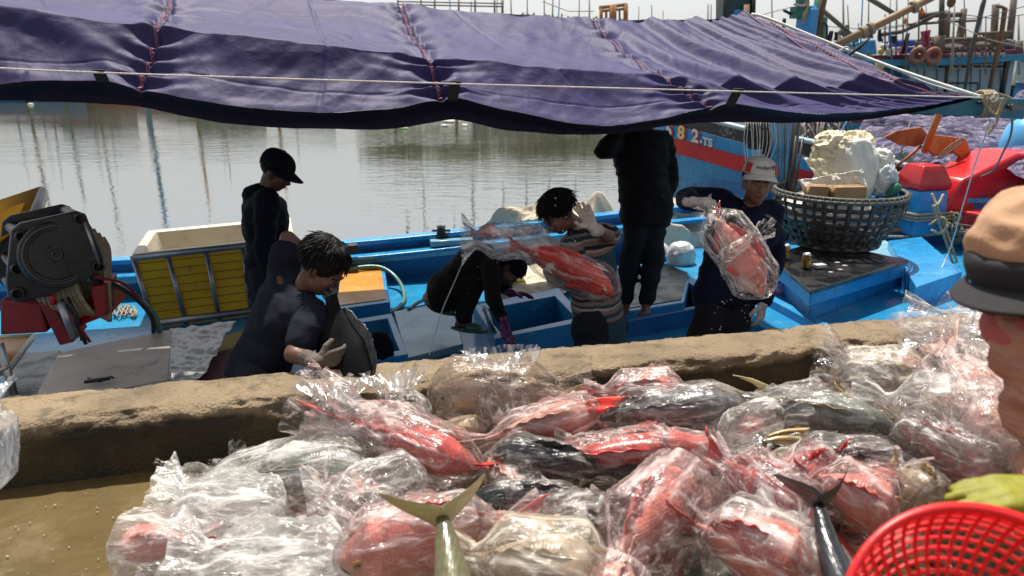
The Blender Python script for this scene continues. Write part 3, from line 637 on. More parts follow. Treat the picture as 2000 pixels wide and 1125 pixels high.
def sheet(corners, n, amp, fs, lift=0.0):
    a, b, c, d = corners
    mb = MB()
    def f(i, j):
        p = a.lerp(b, i).lerp(d.lerp(c, i), j); q = p * fs
        return p + V((0, 0, lift + amp * crinkle(q * .7))) + V((.02 * nz(q * .5), .02 * nz(q * .5 + V((5, 5, 5))), 0))
    mb.grid(f, n, n); return mb
SILV = mat('silver_tarpaulin_sheet', (.85, .84, .78), (.74, .72, .67), 4, .33, .2, 30)
o = sheet([pt(x, y, z=-.3) for x, y in ((333, 650), (462, 630), (388, 748), (318, 756))], 70, .035, 7).build('silver_sheet', SILV, thick=.002); tag(o, 'crumpled silver plastic sheet between the whitish board and the bending man', 'sheet')
mb = MB()
for k in range(4):
    mb.tube(catmull([pt(218 + random.uniform(0, 8) + i * 9, 605 + 16 * sin(i * 1.9 + k * 2) * random.uniform(.4, 1), z=ZD + .015 + .03 * random.random()) for i in range(6)], 4), .006, 6)
tag(mb.build('tangled_rope', ROPE), 'small tangle of thin tan rope on the blue deck beside the winch', 'rope')
mb = MB(); mb.tube(catmull([pt(640, 536, z=-.38), pt(690, 524, z=-.36), pt(742, 522, z=-.37), pt(776, 545, z=-.45), pt(790, 580, z=-.52), pt(772, 606, z=-.53), pt(730, 618, z=-.53), pt(690, 622, z=-.53)], 6), .019, 10)
tag(mb.build('green_hose', GREENH), 'pale green hose looping round the orange hatch cover', 'hose')
mb = MB(); mb.tube(catmull([pt(798, 606, z=-.5), pt(815, 592, z=-.49), pt(852, 578, z=-.52), pt(885, 588, z=-.53), pt(925, 588, z=-.5), pt(950, 606, z=-.33), pt(962, 640, z=-.33), pt(975, 660, z=-.4)], 6), .015, 10)
mb.tube(catmull([pt(800, 604, z=-.51), pt(830, 597, z=-.52), pt(858, 590, z=-.53)], 6), .014, 8)
tag(mb.build('dark_hose', mat('dark_teal_hose', (.02, .09, .10), rough=.3)), 'dark teal hose running past the crouching man to the open hatch', 'hose')
mb = MB(); mb.tube(catmull([pt(912, 492, v=4.6), pt(890, 545, v=4.4), pt(866, 600, v=4.2), pt(850, 650, v=4.0), pt(838, 694, v=3.8)], 5), .0035, 6); tag(mb.build('hanging_line', ROPEW), 'thin white line slanting down from the lifted bag past the crouching man', 'line')

# ---- beige canvas heap
CANV = mat('beige_canvas', (.72, .62, .47), (.60, .51, .38), 3, .8, .3, 60, c3=(.14, .11, .08), c3lo=.55, c3hi=.75)
def heap(name, corners, h, fs, m, label, cat, n=90, seed=0, base=.0, edge=.18, thick=.0):
    a, b, c, d = corners; mb = MB()
    def f(i, j):
        p = a.lerp(b, i).lerp(d.lerp(c, i), j); e = min(i, 1 - i, j * 1.0, 1 - j) / edge; e = smooth(e)
        w_ = p * fs + V((seed, seed * 2, 0)); n1 = fbm(w_ * .5) * .5 + .6; cr = crumple(w_)
        q = p + V((0, 0, h * e * (n1 + .10 * cr + .12 * sin(w_.y * 5 + 2.5 * nz(w_ * .8))))); s_ = (1 - e) * .12
        return q + V((s_ * nz(w_ * .8), s_ * nz(w_ * .8 + V((4, 4, 4))), 0))
    mb.grid(f, n, n); o = mb.build(name, m, thick=thick); tag(o, label, cat); return o
heap('canvas', [pt(905, 500, z=-.42), pt(1180, 500, z=-.42), pt(1215, 425, z=-.15), pt(925, 452, z=-.15)], .46, 2.6, CANV, 'beige canvas sheet heaped against the far rail behind the crouching man', 'canvas', seed=3)
heap('canvas', [pt(1285, 500, z=-.42), pt(1385, 500, z=-.42), pt(1400, 405, z=-.05), pt(1290, 412, z=-.05)], .36, 2.8, CANV, 'beige canvas folded in layers between the standing man and the white-capped man', 'canvas', seed=8)
heap('canvas', [pt(960, 600, z=-.5), pt(1105, 590, z=-.5), pt(1150, 510, z=-.5), pt(1000, 525, z=-.5)], .14, 4.2, CANV, 'low wet fold of beige canvas beside the open hatch', 'canvas', seed=5, n=60)
PLW = mat('white_plastic_sack', (.74, .72, .64), (.64, .62, .55), 5, .42, .25, 30, c3=(.70, .60, .38), c3lo=.56, c3hi=.8)
def sack(name, c, size, m, label, cat, seed=0, n=48, amp=.16, fs=1.0, rot=0, taper=0, parent=None, group=None):
    mb = MB(); R = Rz(rot)
    def f(i, j):
        a = 2 * pi * i; b = pi * (j * .998 + .001); sx = abs(sin(b)) ** .7; cz = -cos(b)
        k = 1 - taper * (cz * .5 + .5); d = V((cos(a) * sx * k, sin(a) * sx * k, cz)); w_ = d * 1.6 * fs + V((seed * 3.1, seed, 0))
        return V(c) + R @ V([d[t] * size[t] * (1 + amp * (crinkle(w_ * .85) - .3)) for t in range(3)])
    mb.grid(f, n, n // 2 + 10); o = mb.build(name, m, parent)
    return tag(o, label, cat, group) if label else o
PLG = mat('white_polythene', (.60, .62, .62), (.5, .52, .53), 5, .25, .3, 20)
sack('plastic_sack', pt(1330, 500, z=-.28), (.13, .12, .13), PLG, 'white crumpled plastic sack on the deck left of the man in the white cap', 'sack', 2)
sack('plastic_sack', pt(1285, 492, z=-.28), (.10, .10, .09), PLG, 'grey-white plastic sack half hidden behind the standing man', 'sack', 5)
GOLD = mat('gold_foil', (.75, .50, .10), (.6, .38, .06), 6, .25, .4, 20, metal=.6)
sack('foil_bag', pt(1000, 556, z=-.42), (.11, .09, .08), GOLD, 'crumpled golden foil bag by the purple glove', 'foil bag', 4, amp=.3)
PINKB = bpy.data.materials.new('patterned_pink_bag'); PINKB.use_nodes = True
def pinkm():
    t = PINKB.node_tree; N = t.nodes; L = t.links; b = N['Principled BSDF']; tc = N.new('ShaderNodeTexCoord'); v_ = N.new('ShaderNodeTexVoronoi'); v_.inputs['Scale'].default_value = 11; L.new(tc.outputs['Object'], v_.inputs['Vector'])
    rp = N.new('ShaderNodeValToRGB'); rp.color_ramp.interpolation = 'CONSTANT'; E_ = rp.color_ramp.elements; E_[0].color = (.08, .10, .30, 1); E_[1].position = .17; E_[1].color = (.75, .60, .70, 1)
    for p_, c_ in ((.27, (.20, .20, .50, 1)), (.42, (.72, .25, .38, 1)), (.62, (.70, .45, .55, 1))): e = E_.new(p_); e.color = c_
    L.new(v_.outputs['Distance'], rp.inputs[0]); L.new(rp.outputs[0], b.inputs['Base Color']); b.inputs['Roughness'].default_value = .3
pinkm()
sack('printed_bag', pt(1524, 553, z=-.27), (.085, .075, .11), PINKB, 'small pink plastic bag with a round blue print beside the black platform', 'bag', 6, taper=.45)
sack('printed_bag', pt(1468, 590, z=-.40), (.06, .06, .06), mat('lilac_bag', (.45, .28, .36), (.6, .5, .55), 12, .4), 'small lilac bag on the deck behind the white-capped man', 'bag', 7)

# ---- wicker basket on the platform
WICK = mat('dark_tarred_wicker', (.070, .055, .045), (.038, .032, .03), 9, .6, .5, 50, c3=(.17, .14, .11), c3lo=.55, c3hi=.75)
bc = pt(1640, 478, z=-.046) + B(0, .1, 0) - B(0, 0, 0); bc.z = -.046
bk = root('wicker_basket', bc, 'big round black wicker basket heaped with white sacks on the black platform', 'basket')
HB = .46
def br_(k): return lerp(.36, .545, smooth(k ** .75 * 1.05)) + .012 * sin(pi * k)
mb = MB()
for i in range(38):
    a = 2 * pi * i / 38 + .02 * sin(i * 5); wdt = .017 + .004 * sin(i * 3.3)
    R_ = []
    for j in range(15):
        k = j / 14; r = br_(k) + .006 * (1 if (j // 2 + i) % 2 else -1); z = k * HB
        c_ = V((cos(a), sin(a), 0)); tt = V((-sin(a), cos(a), 0)); p = bc + c_ * r + V((0, 0, z))
        R_.append([p - tt * wdt, p + tt * wdt, p + tt * wdt + c_ * .006, p - tt * wdt + c_ * .006])
    mb.loft(R_)
mb.build('stave', WICK, bk)
mb = MB()
for zk, wd in ((.10, .03), (.25, .020), (.40, .020), (.55, .018), (.69, .020), (.83, .018)):
    n = 152; R_ = []
    for i in range(n + 1):
        a = 2 * pi * i / n; c_ = V((cos(a), sin(a), 0)); wv = .007 * sin(a * 19 + zk * 40); r = br_(zk) + wv; z = zk * HB + .006 * nz(V((cos(a) * 2, sin(a) * 2, zk * 9)))
        p = bc + c_ * r + V((0, 0, z)); R_.append([p - V((0, 0, wd)), p - V((0, 0, wd)) + c_ * .005, p + V((0, 0, wd)) + c_ * .005, p + V((0, 0, wd))])
    mb.loft(R_, cap=False)
mb.build('band', WICK, bk)
mb = MB(); I3 = Matrix.Identity(3)
mb.torus(bc + V((0, 0, HB - .015)), .552, .017, I3, 72, 8); mb.torus(bc + V((0, 0, HB + .012)), .535, .016, I3, 72, 8); mb.torus(bc + V((0, 0, .015)), .37, .02, I3, 60, 8)
P_ = []
for i in range(400): a = 2 * pi * i / 400; P_.append(bc + V((cos(a) * (.548 + .022 * cos(a * 60)), sin(a) * (.548 + .022 * cos(a * 60)), HB - .002 + .026 * sin(a * 60))))
mb.tube(P_, .004, 5); mb.build('rim', mat('worn_wicker_rim', (.12, .11, .09), (.06, .07, .06), 6, .6, .4, 40, c3=(.30, .26, .2)), bk)
mb = MB(); mb.lathe([(.001, .02), (.36, .02), (.37, .035), (.001, .04)], 40, bc, cap=False); mb.build('basket_floor', WICK, bk)
zr = bc.z + HB
# what fills it
def bs(px, py, dz, yoff=0): p = pt(px, py, z=zr + dz); return p
PLW2 = mat('cream_sack', (.76, .68, .46), (.66, .58, .38), 4, .45, .25, 25, c3=(.80, .78, .70))
cz = bc + V((0, 0, HB))
sack('rice_sack', cz + V((.10, .10, .10)), (.23, .20, .34), PLW, 'tall white sack standing in the middle of the wicker basket', 'sack', 11, n=150, amp=.20, fs=.75)
sack('rice_sack', cz + V((.02, .17, .33)), (.20, .17, .15), PLW2, 'cream sack with crumpled mouth topping the heap in the wicker basket', 'sack', 12, n=150, amp=.42, fs=1.0)
sack('rice_sack', cz + V((.20, .22, .33)), (.13, .12, .14), PLW2, 'smaller cream sack folded at the very top right of the heap in the basket', 'sack', 19, n=120, amp=.45, fs=1.0)
mb = MB()
def fl_(i, j):
    p = (cz + V((-.42, -.10, .10))).lerp(cz + V((.10, -.14, .20)), i); q = (cz + V((-.36, -.16, -.05))).lerp(cz + V((.16, -.2, -.02)), i); r = p.lerp(q, j)
    return r + V((0, -.05 * crinkle(r * 9), .02 * crinkle(r * 8)))
mb.grid(fl_, 60, 30); tag(mb.build('white_sack', PLW, thick=.006), 'flat white sack slanting up over the cardboard boxes in the basket', 'sack')
mb = MB()
def fl2(i, j):
    p = (cz + V((-.34, .06, .27))).lerp(cz + V((.12, .02, .26)), i); q = (cz + V((-.24, -.02, .12))).lerp(cz + V((.12, -.06, .10)), i); r = p.lerp(q, j)
    return r + V((0, -.05 * crinkle(r * 9), .02 * crinkle(r * 8)))
mb.grid(fl2, 60, 30); tag(mb.build('cream_sack', PLW2, thick=.006), 'flat cream sack with a pointed corner above the slanting white sack', 'sack')
sack('clear_bag', cz + V((.38, .02, .10)), (.10, .10, .12), PLG, 'pale crumpled plastic bag at the right side of the basket', 'bag', 14, amp=.38, fs=1.0, n=90)
sack('clear_bag', cz + V((.37, .10, .24)), (.10, .10, .10), PLW, 'white crumpled bag behind the right rim of the basket', 'bag', 15, amp=.42, fs=1.0, n=90)
sack('clear_bag', cz + V((-.1, .0, -.16)), (.38, .36, .14), PLW, 'pale sacks flattened low inside the basket seen through the wicker', 'bag', 16, n=70)
mb = MB(); mb.lathe([(.001, .0), (.04, 0), (.045, .02), (.045, .10), (.02, .13), (.001, .13)], 18, cz + V((.40, -.10, -.03)), Ry(.5), cap=False); tag(mb.build('green_bottle', GREEN), 'small green bottle at the right side inside the basket', 'bottle')
def carton(c, s, rz, label):
    r = root('cardboard_box', c - V((0, 0, s[2] / 2)), label, 'cardboard box'); mb = MB(); mb.box(c, s, Rz(rz)); o = mb.build('carton', CARD, r, bevel=.004)
    mb = MB(); mb.box(c + V((0, 0, s[2] / 2 + .001)), (s[0] * .99, .03, .002), Rz(rz)); mb.build('tape', mat('brown_tape', (.33, .21, .09), rough=.35, bump=0), r)
    mb = MB(); R = Rz(rz)
    for sx in (-1, 1): mb = MB(); mb.box(c + R @ V((sx * s[0] * .5, 0, 0)), (.003, s[1] * 1.002, s[2] * .96), R); mb.build('flap', CARD, r)
carton(cz + V((-.30, -.26, .035)), (.15, .13, .12), -.2, 'small brown cardboard box at the left in the basket')
carton(cz + V((-.07, -.30, .035)), (.28, .12, .12), .12, 'long brown cardboard box beside the small one in the basket')
# cans and packet
def can(px, py, label):
    c = pt(px, py, z=-.048); r = root('drink_can', c, label, 'can', 'gold cans on the black platform'); mb = MB()
    mb.lathe([(.001, .002), (.024, .002), (.028, .008), (.0325, .014)], 24, c, cap=False); mb.lathe([(.0325, .108), (.027, .119), (.026, .122), (.0245, .119), (.001, .118)], 24, c, cap=False); mb.build('can_ends', STEEL, r)
    mb = MB(); mb.lathe([(.0325, .014), (.033, .018), (.033, .104), (.0325, .108)], 24, c, cap=False)
    mb.build('can_body', mat('gold_can', (.55, .33, .06), (.10, .03, .02), 28, .25, 0, metal=.5, lo=.55, hi=.6), r)
can(1533, 506, 'gold drink can at the left corner of the black platform'); can(1573, 524, 'gold drink can beside the clear packet on the black platform')
mb = MB(); c = pt(1601, 519, z=-.03); mb.box(c, (.09, .06, .028), Rz(.3)); tag(mb.build('packet', PLG, bevel=.004), 'small clear plastic packet right of the gold cans', 'packet')
random.seed(5)
for k, (x, y) in enumerate(((1636, 512), (1650, 518), (1622, 531), (1660, 508), (1641, 526))):
    mb = MB(); c = pt(x, y, z=-.046); mb.prism([c + V((cos(a) * .022 * random.uniform(.6, 1.3), sin(a) * .012, 0)) for a in (0, 1.2, 2.4, 3.6, 5)], .003); tag(mb.build('paper_scrap', PLW), 'tiny white paper scrap on the black platform, ' + ('far left', 'behind the packet', 'nearest the front', 'far right', 'by the front corner')[k], 'scrap', 'paper scraps on the black platform')
# ---- poles, gloves, strings near the post
for k, (a_, b_) in enumerate((((1560, 205), (1530, 470)), ((1555, 265), (1528, 480)), ((1568, 270), (1536, 470)))):
    mb = MB(); mb.tube([pt(*a_, v=6.05 - k * .1), pt(*b_, v=5.95 - k * .1)], [.035, .014, .012][k], 10)
    tag(mb.build('dark_pole', IRON if k == 0 else BLACK), ('thick black pole leaning beside the blue post', 'thin dark stick nearest the blue post', 'thin dark stick with a pale tip left of the basket')[k], 'pole')
sack('gloves', pt(1478, 262, v=6.2), (.10, .06, .12), mat('black_gloves', (.015, .015, .018), (.03, .03, .035), 14, .7, .3), 'bunch of black gloves hanging on the blue post', 'gloves', 21, amp=.35, fs=1.8)
sack('gloves', pt(1498, 285, v=6.18), (.04, .035, .12), mat('navy_glove', (.02, .022, .035), rough=.8), 'single dark glove hanging down beside the bunch of gloves', 'glove', 22, amp=.3, fs=1.8)
mb = MB()
for k in range(12):
    x0 = 1456 + k * 5; mb.tube(catmull([pt(x0, 236, v=6.15), pt(x0 - 4 + 8 * random.random(), 285, v=6.12), pt(1462 + k * 2 + 8 * random.random(), 330 + random.random() * 25, v=6.15)], 4), .0035, 5)
tag(mb.build('plastic_strings', ROPEW), 'bundle of white plastic strings hanging below the black gloves', 'string')
mb = MB()
for k in range(7): x0 = 1520 + k * 4; mb.tube(catmull([pt(x0, 236, v=6.18), pt(x0 + 6 * sin(k), 300, v=6.12), pt(x0 - 4 + 5 * cos(k * 3), 380 + k * 6, v=6.15)], 5), .004, 5)
mb.torus(pt(1523, 310, v=6.15), .03, .004, Rx(1.3), 20, 5)
tag(mb.build('knotted_cord', ROPEG), 'thin knotted grey cords hanging down the blue post', 'cord')
# ---- ropes round bollard and beam end
rp_ = root('mooring_rope', pt(1790, 430, z=-.2), 'worn tan rope wound round the blue bollard with a knot on its right', 'rope')
c = pt(1786, 452, z=-.22); mb = MB()
for k, z in enumerate((.17, .20, .235)):
    P_ = [c + RB @ V((x * (1.12 + .02 * k), y * (1.12 + .02 * k), z + .02 * x)) for x, y in ((-.19, -.19), (0, -.2), (.19, -.19), (.2, 0), (.19, .19), (0, .2), (-.19, .19), (-.2, 0), (-.19, -.19))]
    mb.tube(catmull(P_, 4), .012, 7)
mb.build('turns', ROPE, rp_)
kn = c + RB @ V((.26, -.22, .18)); mb = MB()
for k in range(5):
    a = k * 1.3; mb.tube([kn + Matrix.Rotation(a, 3, (.3, 1, .2)) @ V((cos(t) * .06, sin(t) * .035, .03 * sin(2 * t))) for t in [2 * pi * i / 20 for i in range(21)]], .011, 6)
mb.build('knot', ROPE, rp_)
for P_ in ([(1822, 400), (1832, 430), (1850, 480), (1868, 538)], [(1828, 400), (1845, 440), (1862, 490), (1875, 530)], [(1820, 378), (1826, 392), (1832, 402)], [(1842, 380), (1834, 396), (1824, 404)], [(1815, 440), (1840, 425), (1850, 440), (1838, 455), (1820, 450)]):
    mb = MB(); mb.tube(catmull([pt(x, y, v=5.85 - i * .05) for i, (x, y) in enumerate(P_)], 5), .012, 7); mb.build('loose_end', ROPE, rp_)
mb = MB(); mb.tube(catmull([pt(1722, 462, v=6.3), pt(1780, 462, v=6.35), pt(1850, 455, v=6.2), pt(1880, 448, v=6.1)], 6), .014, 8); tag(mb.build('deck_rope', ROPE), 'tan rope lying along the far rail beside the bollard', 'rope')
mb = MB(); mb.tube([pt(1715, 451, v=6.5), pt(1862, 446, v=6.4)], .022, 10); tag(mb.build('rusty_pipe', RUST), 'rusty brown pipe along the far rail left of the bollard base', 'pipe')
random.seed(11)
mb = MB()
for k in range(8):
    c = pt(random.uniform(1850, 1905), random.uniform(430, 470), v=6.1); mb.tube([c + Matrix.Rotation(random.uniform(0, 3), 3, (random.random(), random.random(), 1)) @ V((cos(t) * .10, sin(t) * .07, 0)) for t in [2 * pi * i / 22 for i in range(20)]], .009, 6)
tag(mb.build('rope_heap', ROPEG), 'heap of grey rope ends between the bollard and the red bow', 'rope')
lash = root('rope_lashing', pt(1930, 200, v=3.95), 'brown rope lashed in a V round the end of the worn blue beam', 'rope'); mb = MB()
for k in range(4):
    cx = 1912 + k * 7; c = pt(cx, 203, v=3.99); mb.tube([c + V((0, .085 * cos(t), .08 * sin(t))) for t in [2 * pi * i / 18 for i in range(19)]], .008, 6)
mb.build('turns', ROPE, lash)
for P_ in ([(1915, 186), (1925, 205), (1940, 222), (1950, 228)], [(1967, 190), (1958, 205), (1950, 226), (1946, 240), (1930, 262)], [(1912, 189), (1925, 196), (1930, 212), (1944, 226)], [(1920, 187), (1945, 183), (1970, 190), (1975, 194)], [(1960, 192), (1952, 214), (1944, 228)]):
    mb = MB(); mb.tube(catmull([pt(x, y, v=3.86) for x, y in P_], 5), .0085, 7); mb.build('loose_end', ROPE, lash)
mb = MB(); mb.tube(catmull([pt(1938, 192, v=3.84), pt(1944, 182, v=3.84), pt(1950, 190, v=3.84), pt(1940, 199, v=3.84), pt(1934, 192, v=3.84)], 6), .004, 6); mb.tube(catmull([pt(1930, 238, v=3.86), pt(1925, 250, v=3.86), pt(1928, 262, v=3.86), pt(1936, 240, v=3.86)], 5), .005, 6); mb.build('white_cord', ROPEW, lash)
mb = MB(); mb.tube(catmull([pt(1934, 240, v=3.9), pt(1905, 320, v=4.3), pt(1875, 420, v=4.8), pt(1850, 500, v=5.1), pt(1800, 600, v=4.6), pt(1788, 625, v=4.4)], 5), .0045, 6); tag(mb.build('slanting_line', ROPEW), 'thin pale line dropping from the beam end to the deck', 'line')
mb = MB(); mb.tube(catmull([pt(1977, 205, v=3.9), pt(1975, 260, v=4.2), pt(1958, 300, v=4.6), pt(1940, 332, v=5.2), pt(1915, 345, v=5.9)], 5), .007, 6); tag(mb.build('dark_rope', ROPEG), 'dark rope hanging from the beam end down to the red bow', 'rope')
mb = MB(); mb.tube([pt(1340 + 460, 238, v=6.9), pt(1776, 240, v=7)], .01, 4)
# ---- anchor
an = root('anchor', pt(1840, 330, v=7.0), 'rusty orange steel anchor propped behind the red-capped bollard', 'anchor')
def plate(P, v, th, name, m):
    mb = MB(); mb.prism([pt(x, y, v=v + dv) for x, y, dv in P], B(.0, th, 0) - B(0, 0, 0)); return mb.build(name, m, an, bevel=.006)
plate([(1728, 268, 0), (1752, 256, 0), (1800, 248, .1), (1812, 262, .1), (1802, 282, .1), (1788, 287, .05), (1760, 284, 0)], 6.9, .03, 'fluke', RUST)
plate([(1815, 262, 0), (1868, 268, .1), (1880, 275, .1), (1862, 300, 0), (1826, 306, 0), (1812, 290, 0)], 6.85, .04, 'crown', RUSTO)
plate([(1868, 268, 0), (1886, 270, 0), (1902, 310, 0), (1890, 362, 0), (1882, 352, 0), (1880, 310, 0), (1862, 296, 0)], 6.8, .05, 'fluke', RUSTO)
mb = MB(); mb.tube([pt(1841, 205, v=6.5), pt(1806, 296, v=6.75)], .034, 12); mb.build('shank', RUSTO, an)
mb = MB(); mb.tube([pt(1736, 350, v=6.6), pt(1770, 335, v=6.7)], .03, 10); mb.build('stock', RUST, an); mb = MB(); mb.tube([pt(1745, 330, v=7), pt(1800, 285, v=7)], .016, 8); mb.build('stock', RUST, an)
mb = MB()
for k in range(3): mb.tube(catmull([pt(1830 + 4 * k, 310, v=6.8), pt(1850, 288 + 6 * k, v=6.76), pt(1880, 268 + k * 5, v=6.75)], 5), .008, 6)
mb.build('rope_tie', ROPEG, an)
mb = MB(); mb.lathe([(.001, .30), (.12, .28), (.24, .18), (.29, .0), (.29, -.6), (.001, -.6)], 36, pt(2010, 278, v=6.9), cap=False); tag(mb.build('blue_drum', mat('light_blue_plastic', (.10, .42, .75), (.08, .36, .68), 4, .4, .05)), 'light blue round plastic drum at the right edge above the red bow', 'drum')
# ================================================================== neighbouring boat with the number on its bow
nb = root('fishing_boat', pt(1500, 300, y=10) * 1.0, 'blue fishing boat with a red stripe and white bow number, nets piled on deck', 'fishing boat')
RP = [(1278, 210, 11.3), (1300, 213, 11), (1370, 227, 10.5), (1460, 249, 10.0), (1560, 268, 9.5), (1660, 291, 9.1), (1770, 320, 8.7), (1860, 345, 8.4), (1960, 372, 8.1), (2100, 410, 7.8), (2300, 450, 7.4)]
rail2 = catmull([pt(x, y, y=d) for x, y, d in RP], 5)
def strip(name, z0, z1, out0, out1, m, m2=None, par=nb):
    mb = MB(); R_ = []
    for i, p in enumerate(rail2):
        t = (rail2[min(i + 1, len(rail2) - 1)] - rail2[max(i - 1, 0)]); n = V((-t.y, t.x, 0)).normalized();  n = n if n.y < 0 else -n
        R_.append([p + n * out0 + V((0, 0, z0)), p + n * out1 + V((0, 0, z1))])
    mb.loft(R_, cap=False, closed=False); return mb.build(name, m, par)
mb = MB(); R_ = []
for i, p in enumerate(rail2):
    t = (rail2[min(i + 1, len(rail2) - 1)] - rail2[max(i - 1, 0)]); n = V((-t.y, t.x, 0)).normalized(); n = n if n.y < 0 else -n
    R_.append([p + n * .03 + V((0, 0, .0)), p + n * .03 + V((0, 0, -.05)), p - n * .10 + V((0, 0, -.05)), p - n * .10])
mb.loft(R_); mb.build('rail_cap', mat('pale_rail', (.38, .48, .52), (.26, .42, .52), 4, .5, .2, c3=(.5, .48, .4)), nb)
strip('black_strake', -.03, -.21, 0, 0, BLACK); strip('blue_strake', -.212, -.385, 0, -.01, BLUE); strip('red_strake', -.387, -.60, -.005, -.02, RED); strip('hull_side', -.602, -1.9, -.02, -.5, BLUE)
mb = MB(); n_far = B(0, 3.2, 0) - B(0, 0, 0)
R_ = []
for i, p in enumerate(rail2):
    g_ = smooth(i / 16); nf = n_far * max(.02, g_); R_.append([p + V((0, .05, -.3)), p + nf + V((0, .05, -.3)), p + nf + V((.3 * (1 - g_), 0, -2)), p + V((.5 * (1 - g_), .3, -2)), p + V((.15 * (1 - g_), .1, -.7))])
mb.loft(R_); mb.build('hull', BLUED, nb, sm=False)
# the number painted on the bow
def hull_pt(px, dz, lift=.006):
    best = None
    for a, b in zip(rail2, rail2[1:]):
        for k in range(8):
            p = a.lerp(b, k / 8); r = p - EYE; dep = r.dot(FW); x = 1000 + F * r.x / dep
            if best is None or abs(x - px) < best[0]: t = b - a; n = V((-t.y, t.x, 0)).normalized(); n = n if n.y < 0 else -n; best = (abs(x - px), p, t.normalized(), n)
    _, p, t, n = best; return p + n * lift + V((0, 0, dz)), t, n
LW = mat('white_lettering', (.78, .76, .70), rough=.5, bump=.05); LY = mat('yellow_lettering', (.75, .58, .18), (.8, .66, .3), 20, .5, .05); LR = mat('red_lettering', (.60, .03, .03), rough=.5, bump=.05)
def letter(ch, px, dz, size, m, lift, off=0.0, bold=.0):
    p, t, n = hull_pt(px, dz, lift); c = bpy.data.curves.new('letter', 'FONT'); c.body = ch; c.size = size; c.extrude = .001; c.offset = off; c.align_x = 'CENTER'
    o = bpy.data.objects.new('tmp', c); COL.objects.link(o); dg = bpy.context.evaluated_depsgraph_get(); me = bpy.data.meshes.new_from_object(o.evaluated_get(dg)); bpy.data.objects.remove(o)
    mb = MB(); up = V((0, 0, 1)); M = lambda v: p + t * v.x + up * v.y + n * v.z
    mb._add([M(v.co) for v in me.vertices], [tuple(q.vertices) for q in me.polygons]); return mb.build('painted_number', m, nb, sm=False)
for ch, px, m_, s_ in (('5', 1311, LW, .255), ('8', 1335, LY, .25), ('2', 1362, LW, .24)):
    letter(ch, px + 1.2, -.368, s_, LR, .014, .016); letter(ch, px, -.361, s_, m_, .022, .008)
letter('.', 1375, -.35, .2, LW, .016, .006); letter('TS', 1387, -.372, .15, LW, .016, .006)
mb = MB(); p, t, n = hull_pt(1422, -.10, .007); random.seed(3)
for k in range(40): c = p + t * random.gauss(0, .06) + V((0, 0, random.gauss(0, .035))); mb.prism([c + t * .012 * cos(a) + V((0, 0, .010 * sin(a))) for a in (0, 1.1, 2.3, 3.4, 4.8)], n * .001)
mb.build('scuffed_patch', mat('scuff', (.35, .34, .32)), nb, sm=False)
# nets
NET = bpy.data.materials.new('folded_net'); NET.use_nodes = True
def netm(m, ca, cb, cc):
    t = m.node_tree; N = t.nodes; L = t.links; b = N['Principled BSDF']; tc = N.new('ShaderNodeTexCoord'); mp = N.new('ShaderNodeMapping'); mp.inputs['Scale'].default_value = (1.2, 4, 5); mp.inputs['Rotation'].default_value = (0, .3, .35)
    L.new(tc.outputs['Object'], mp.inputs[0]); n = N.new('ShaderNodeTexNoise'); n.inputs['Scale'].default_value = 3.4; n.inputs['Detail'].default_value = 8; n.inputs['Roughness'].default_value = .7; n.inputs['Distortion'].default_value = 1.2; L.new(mp.outputs[0], n.inputs['Vector'])
    rp = N.new('ShaderNodeValToRGB'); E_ = rp.color_ramp.elements; E_[0].position = .36; E_[0].color = (*ca, 1); E_[1].position = .66; E_[1].color = (*cc, 1); e = E_.new(.5); e.color = (*cb, 1)
    L.new(n.outputs['Fac'], rp.inputs[0]); L.new(rp.outputs[0], b.inputs['Base Color']); b.inputs['Roughness'].default_value = .85
    bp = N.new('ShaderNodeBump'); bp.inputs['Strength'].default_value = .8; bp.inputs['Distance'].default_value = .04; L.new(n.outputs['Fac'], bp.inputs['Height']); L.new(bp.outputs[0], b.inputs['Normal'])
netm(NET, (.018, .018, .045), (.10, .09, .19), (.42, .36, .40))
def netheap(c4, h, seed, label, fs=2.2, m=NET):
    a, b, c, d = c4; mb = MB()
    def f(i, j):
        p = a.lerp(b, i).lerp(d.lerp(c, i), j); e = smooth(min(i, 1 - i) / .12) * sin(pi * min(1, .08 + j * .92)) ** .6; w_ = V((p.x * 1.0, p.y * 1.5, 0)) * fs + V((seed, 0, 0))
        return p + V((0, 0, h * e * (.75 + .5 * fbm(w_ * .5)) + e * .10 * sin(w_.x * 2.2 + w_.y * 4 + 3 * nz(w_ * .7)) * .6 + e * .05 * crumple(w_ * 2)))
    mb.grid(f, 110, 60); return tag(mb.build('net_heap', m), label, 'net')
netheap([pt(1640, 300, z=.28), pt(2080, 400, z=.20), pt(2080, 320, z=.25), pt(1660, 270, z=.40)], .42, 1, 'long heap of folded violet and pink fishing net on the numbered boat')
netheap([pt(1700, 262, y=12), pt(2080, 300, y=11), pt(2060, 250, y=13.5), pt(1700, 240, y=14)], .25, 4, 'paler rear heap of fishing net below the hull of the big boat', 2.0)
mb = MB(); random.seed(9)
for k in range(46):
    cx = random.uniform(1550, 1645); x = pt(cx, 238 + random.uniform(0, 6), y=10 - random.random() * .3); P_ = [x, x + V((random.uniform(-.1, .1), -.08, -.12)), x + V((random.uniform(-.2, .2), -.12, -.24 - .1 * random.random())), x + V((random.uniform(-.1, .3), -.02, -.30)), x + V((random.uniform(.0, .3), .05, -.1))]
    mb.tube(catmull(P_, 4), .012, 5)
tag(mb.build('rope_skein', mat('grey_pink_rope', (.34, .29, .26), (.2, .17, .15), 30, .9)), 'thick skein of pale tangled rope on the numbered boat behind the basket', 'rope')
mb = MB()
for k in range(12): mb.torus(pt(1560 + k * 8.5, 240 + k * .5, y=9.9), .13, .014, Ry(1.35), 20, 6)
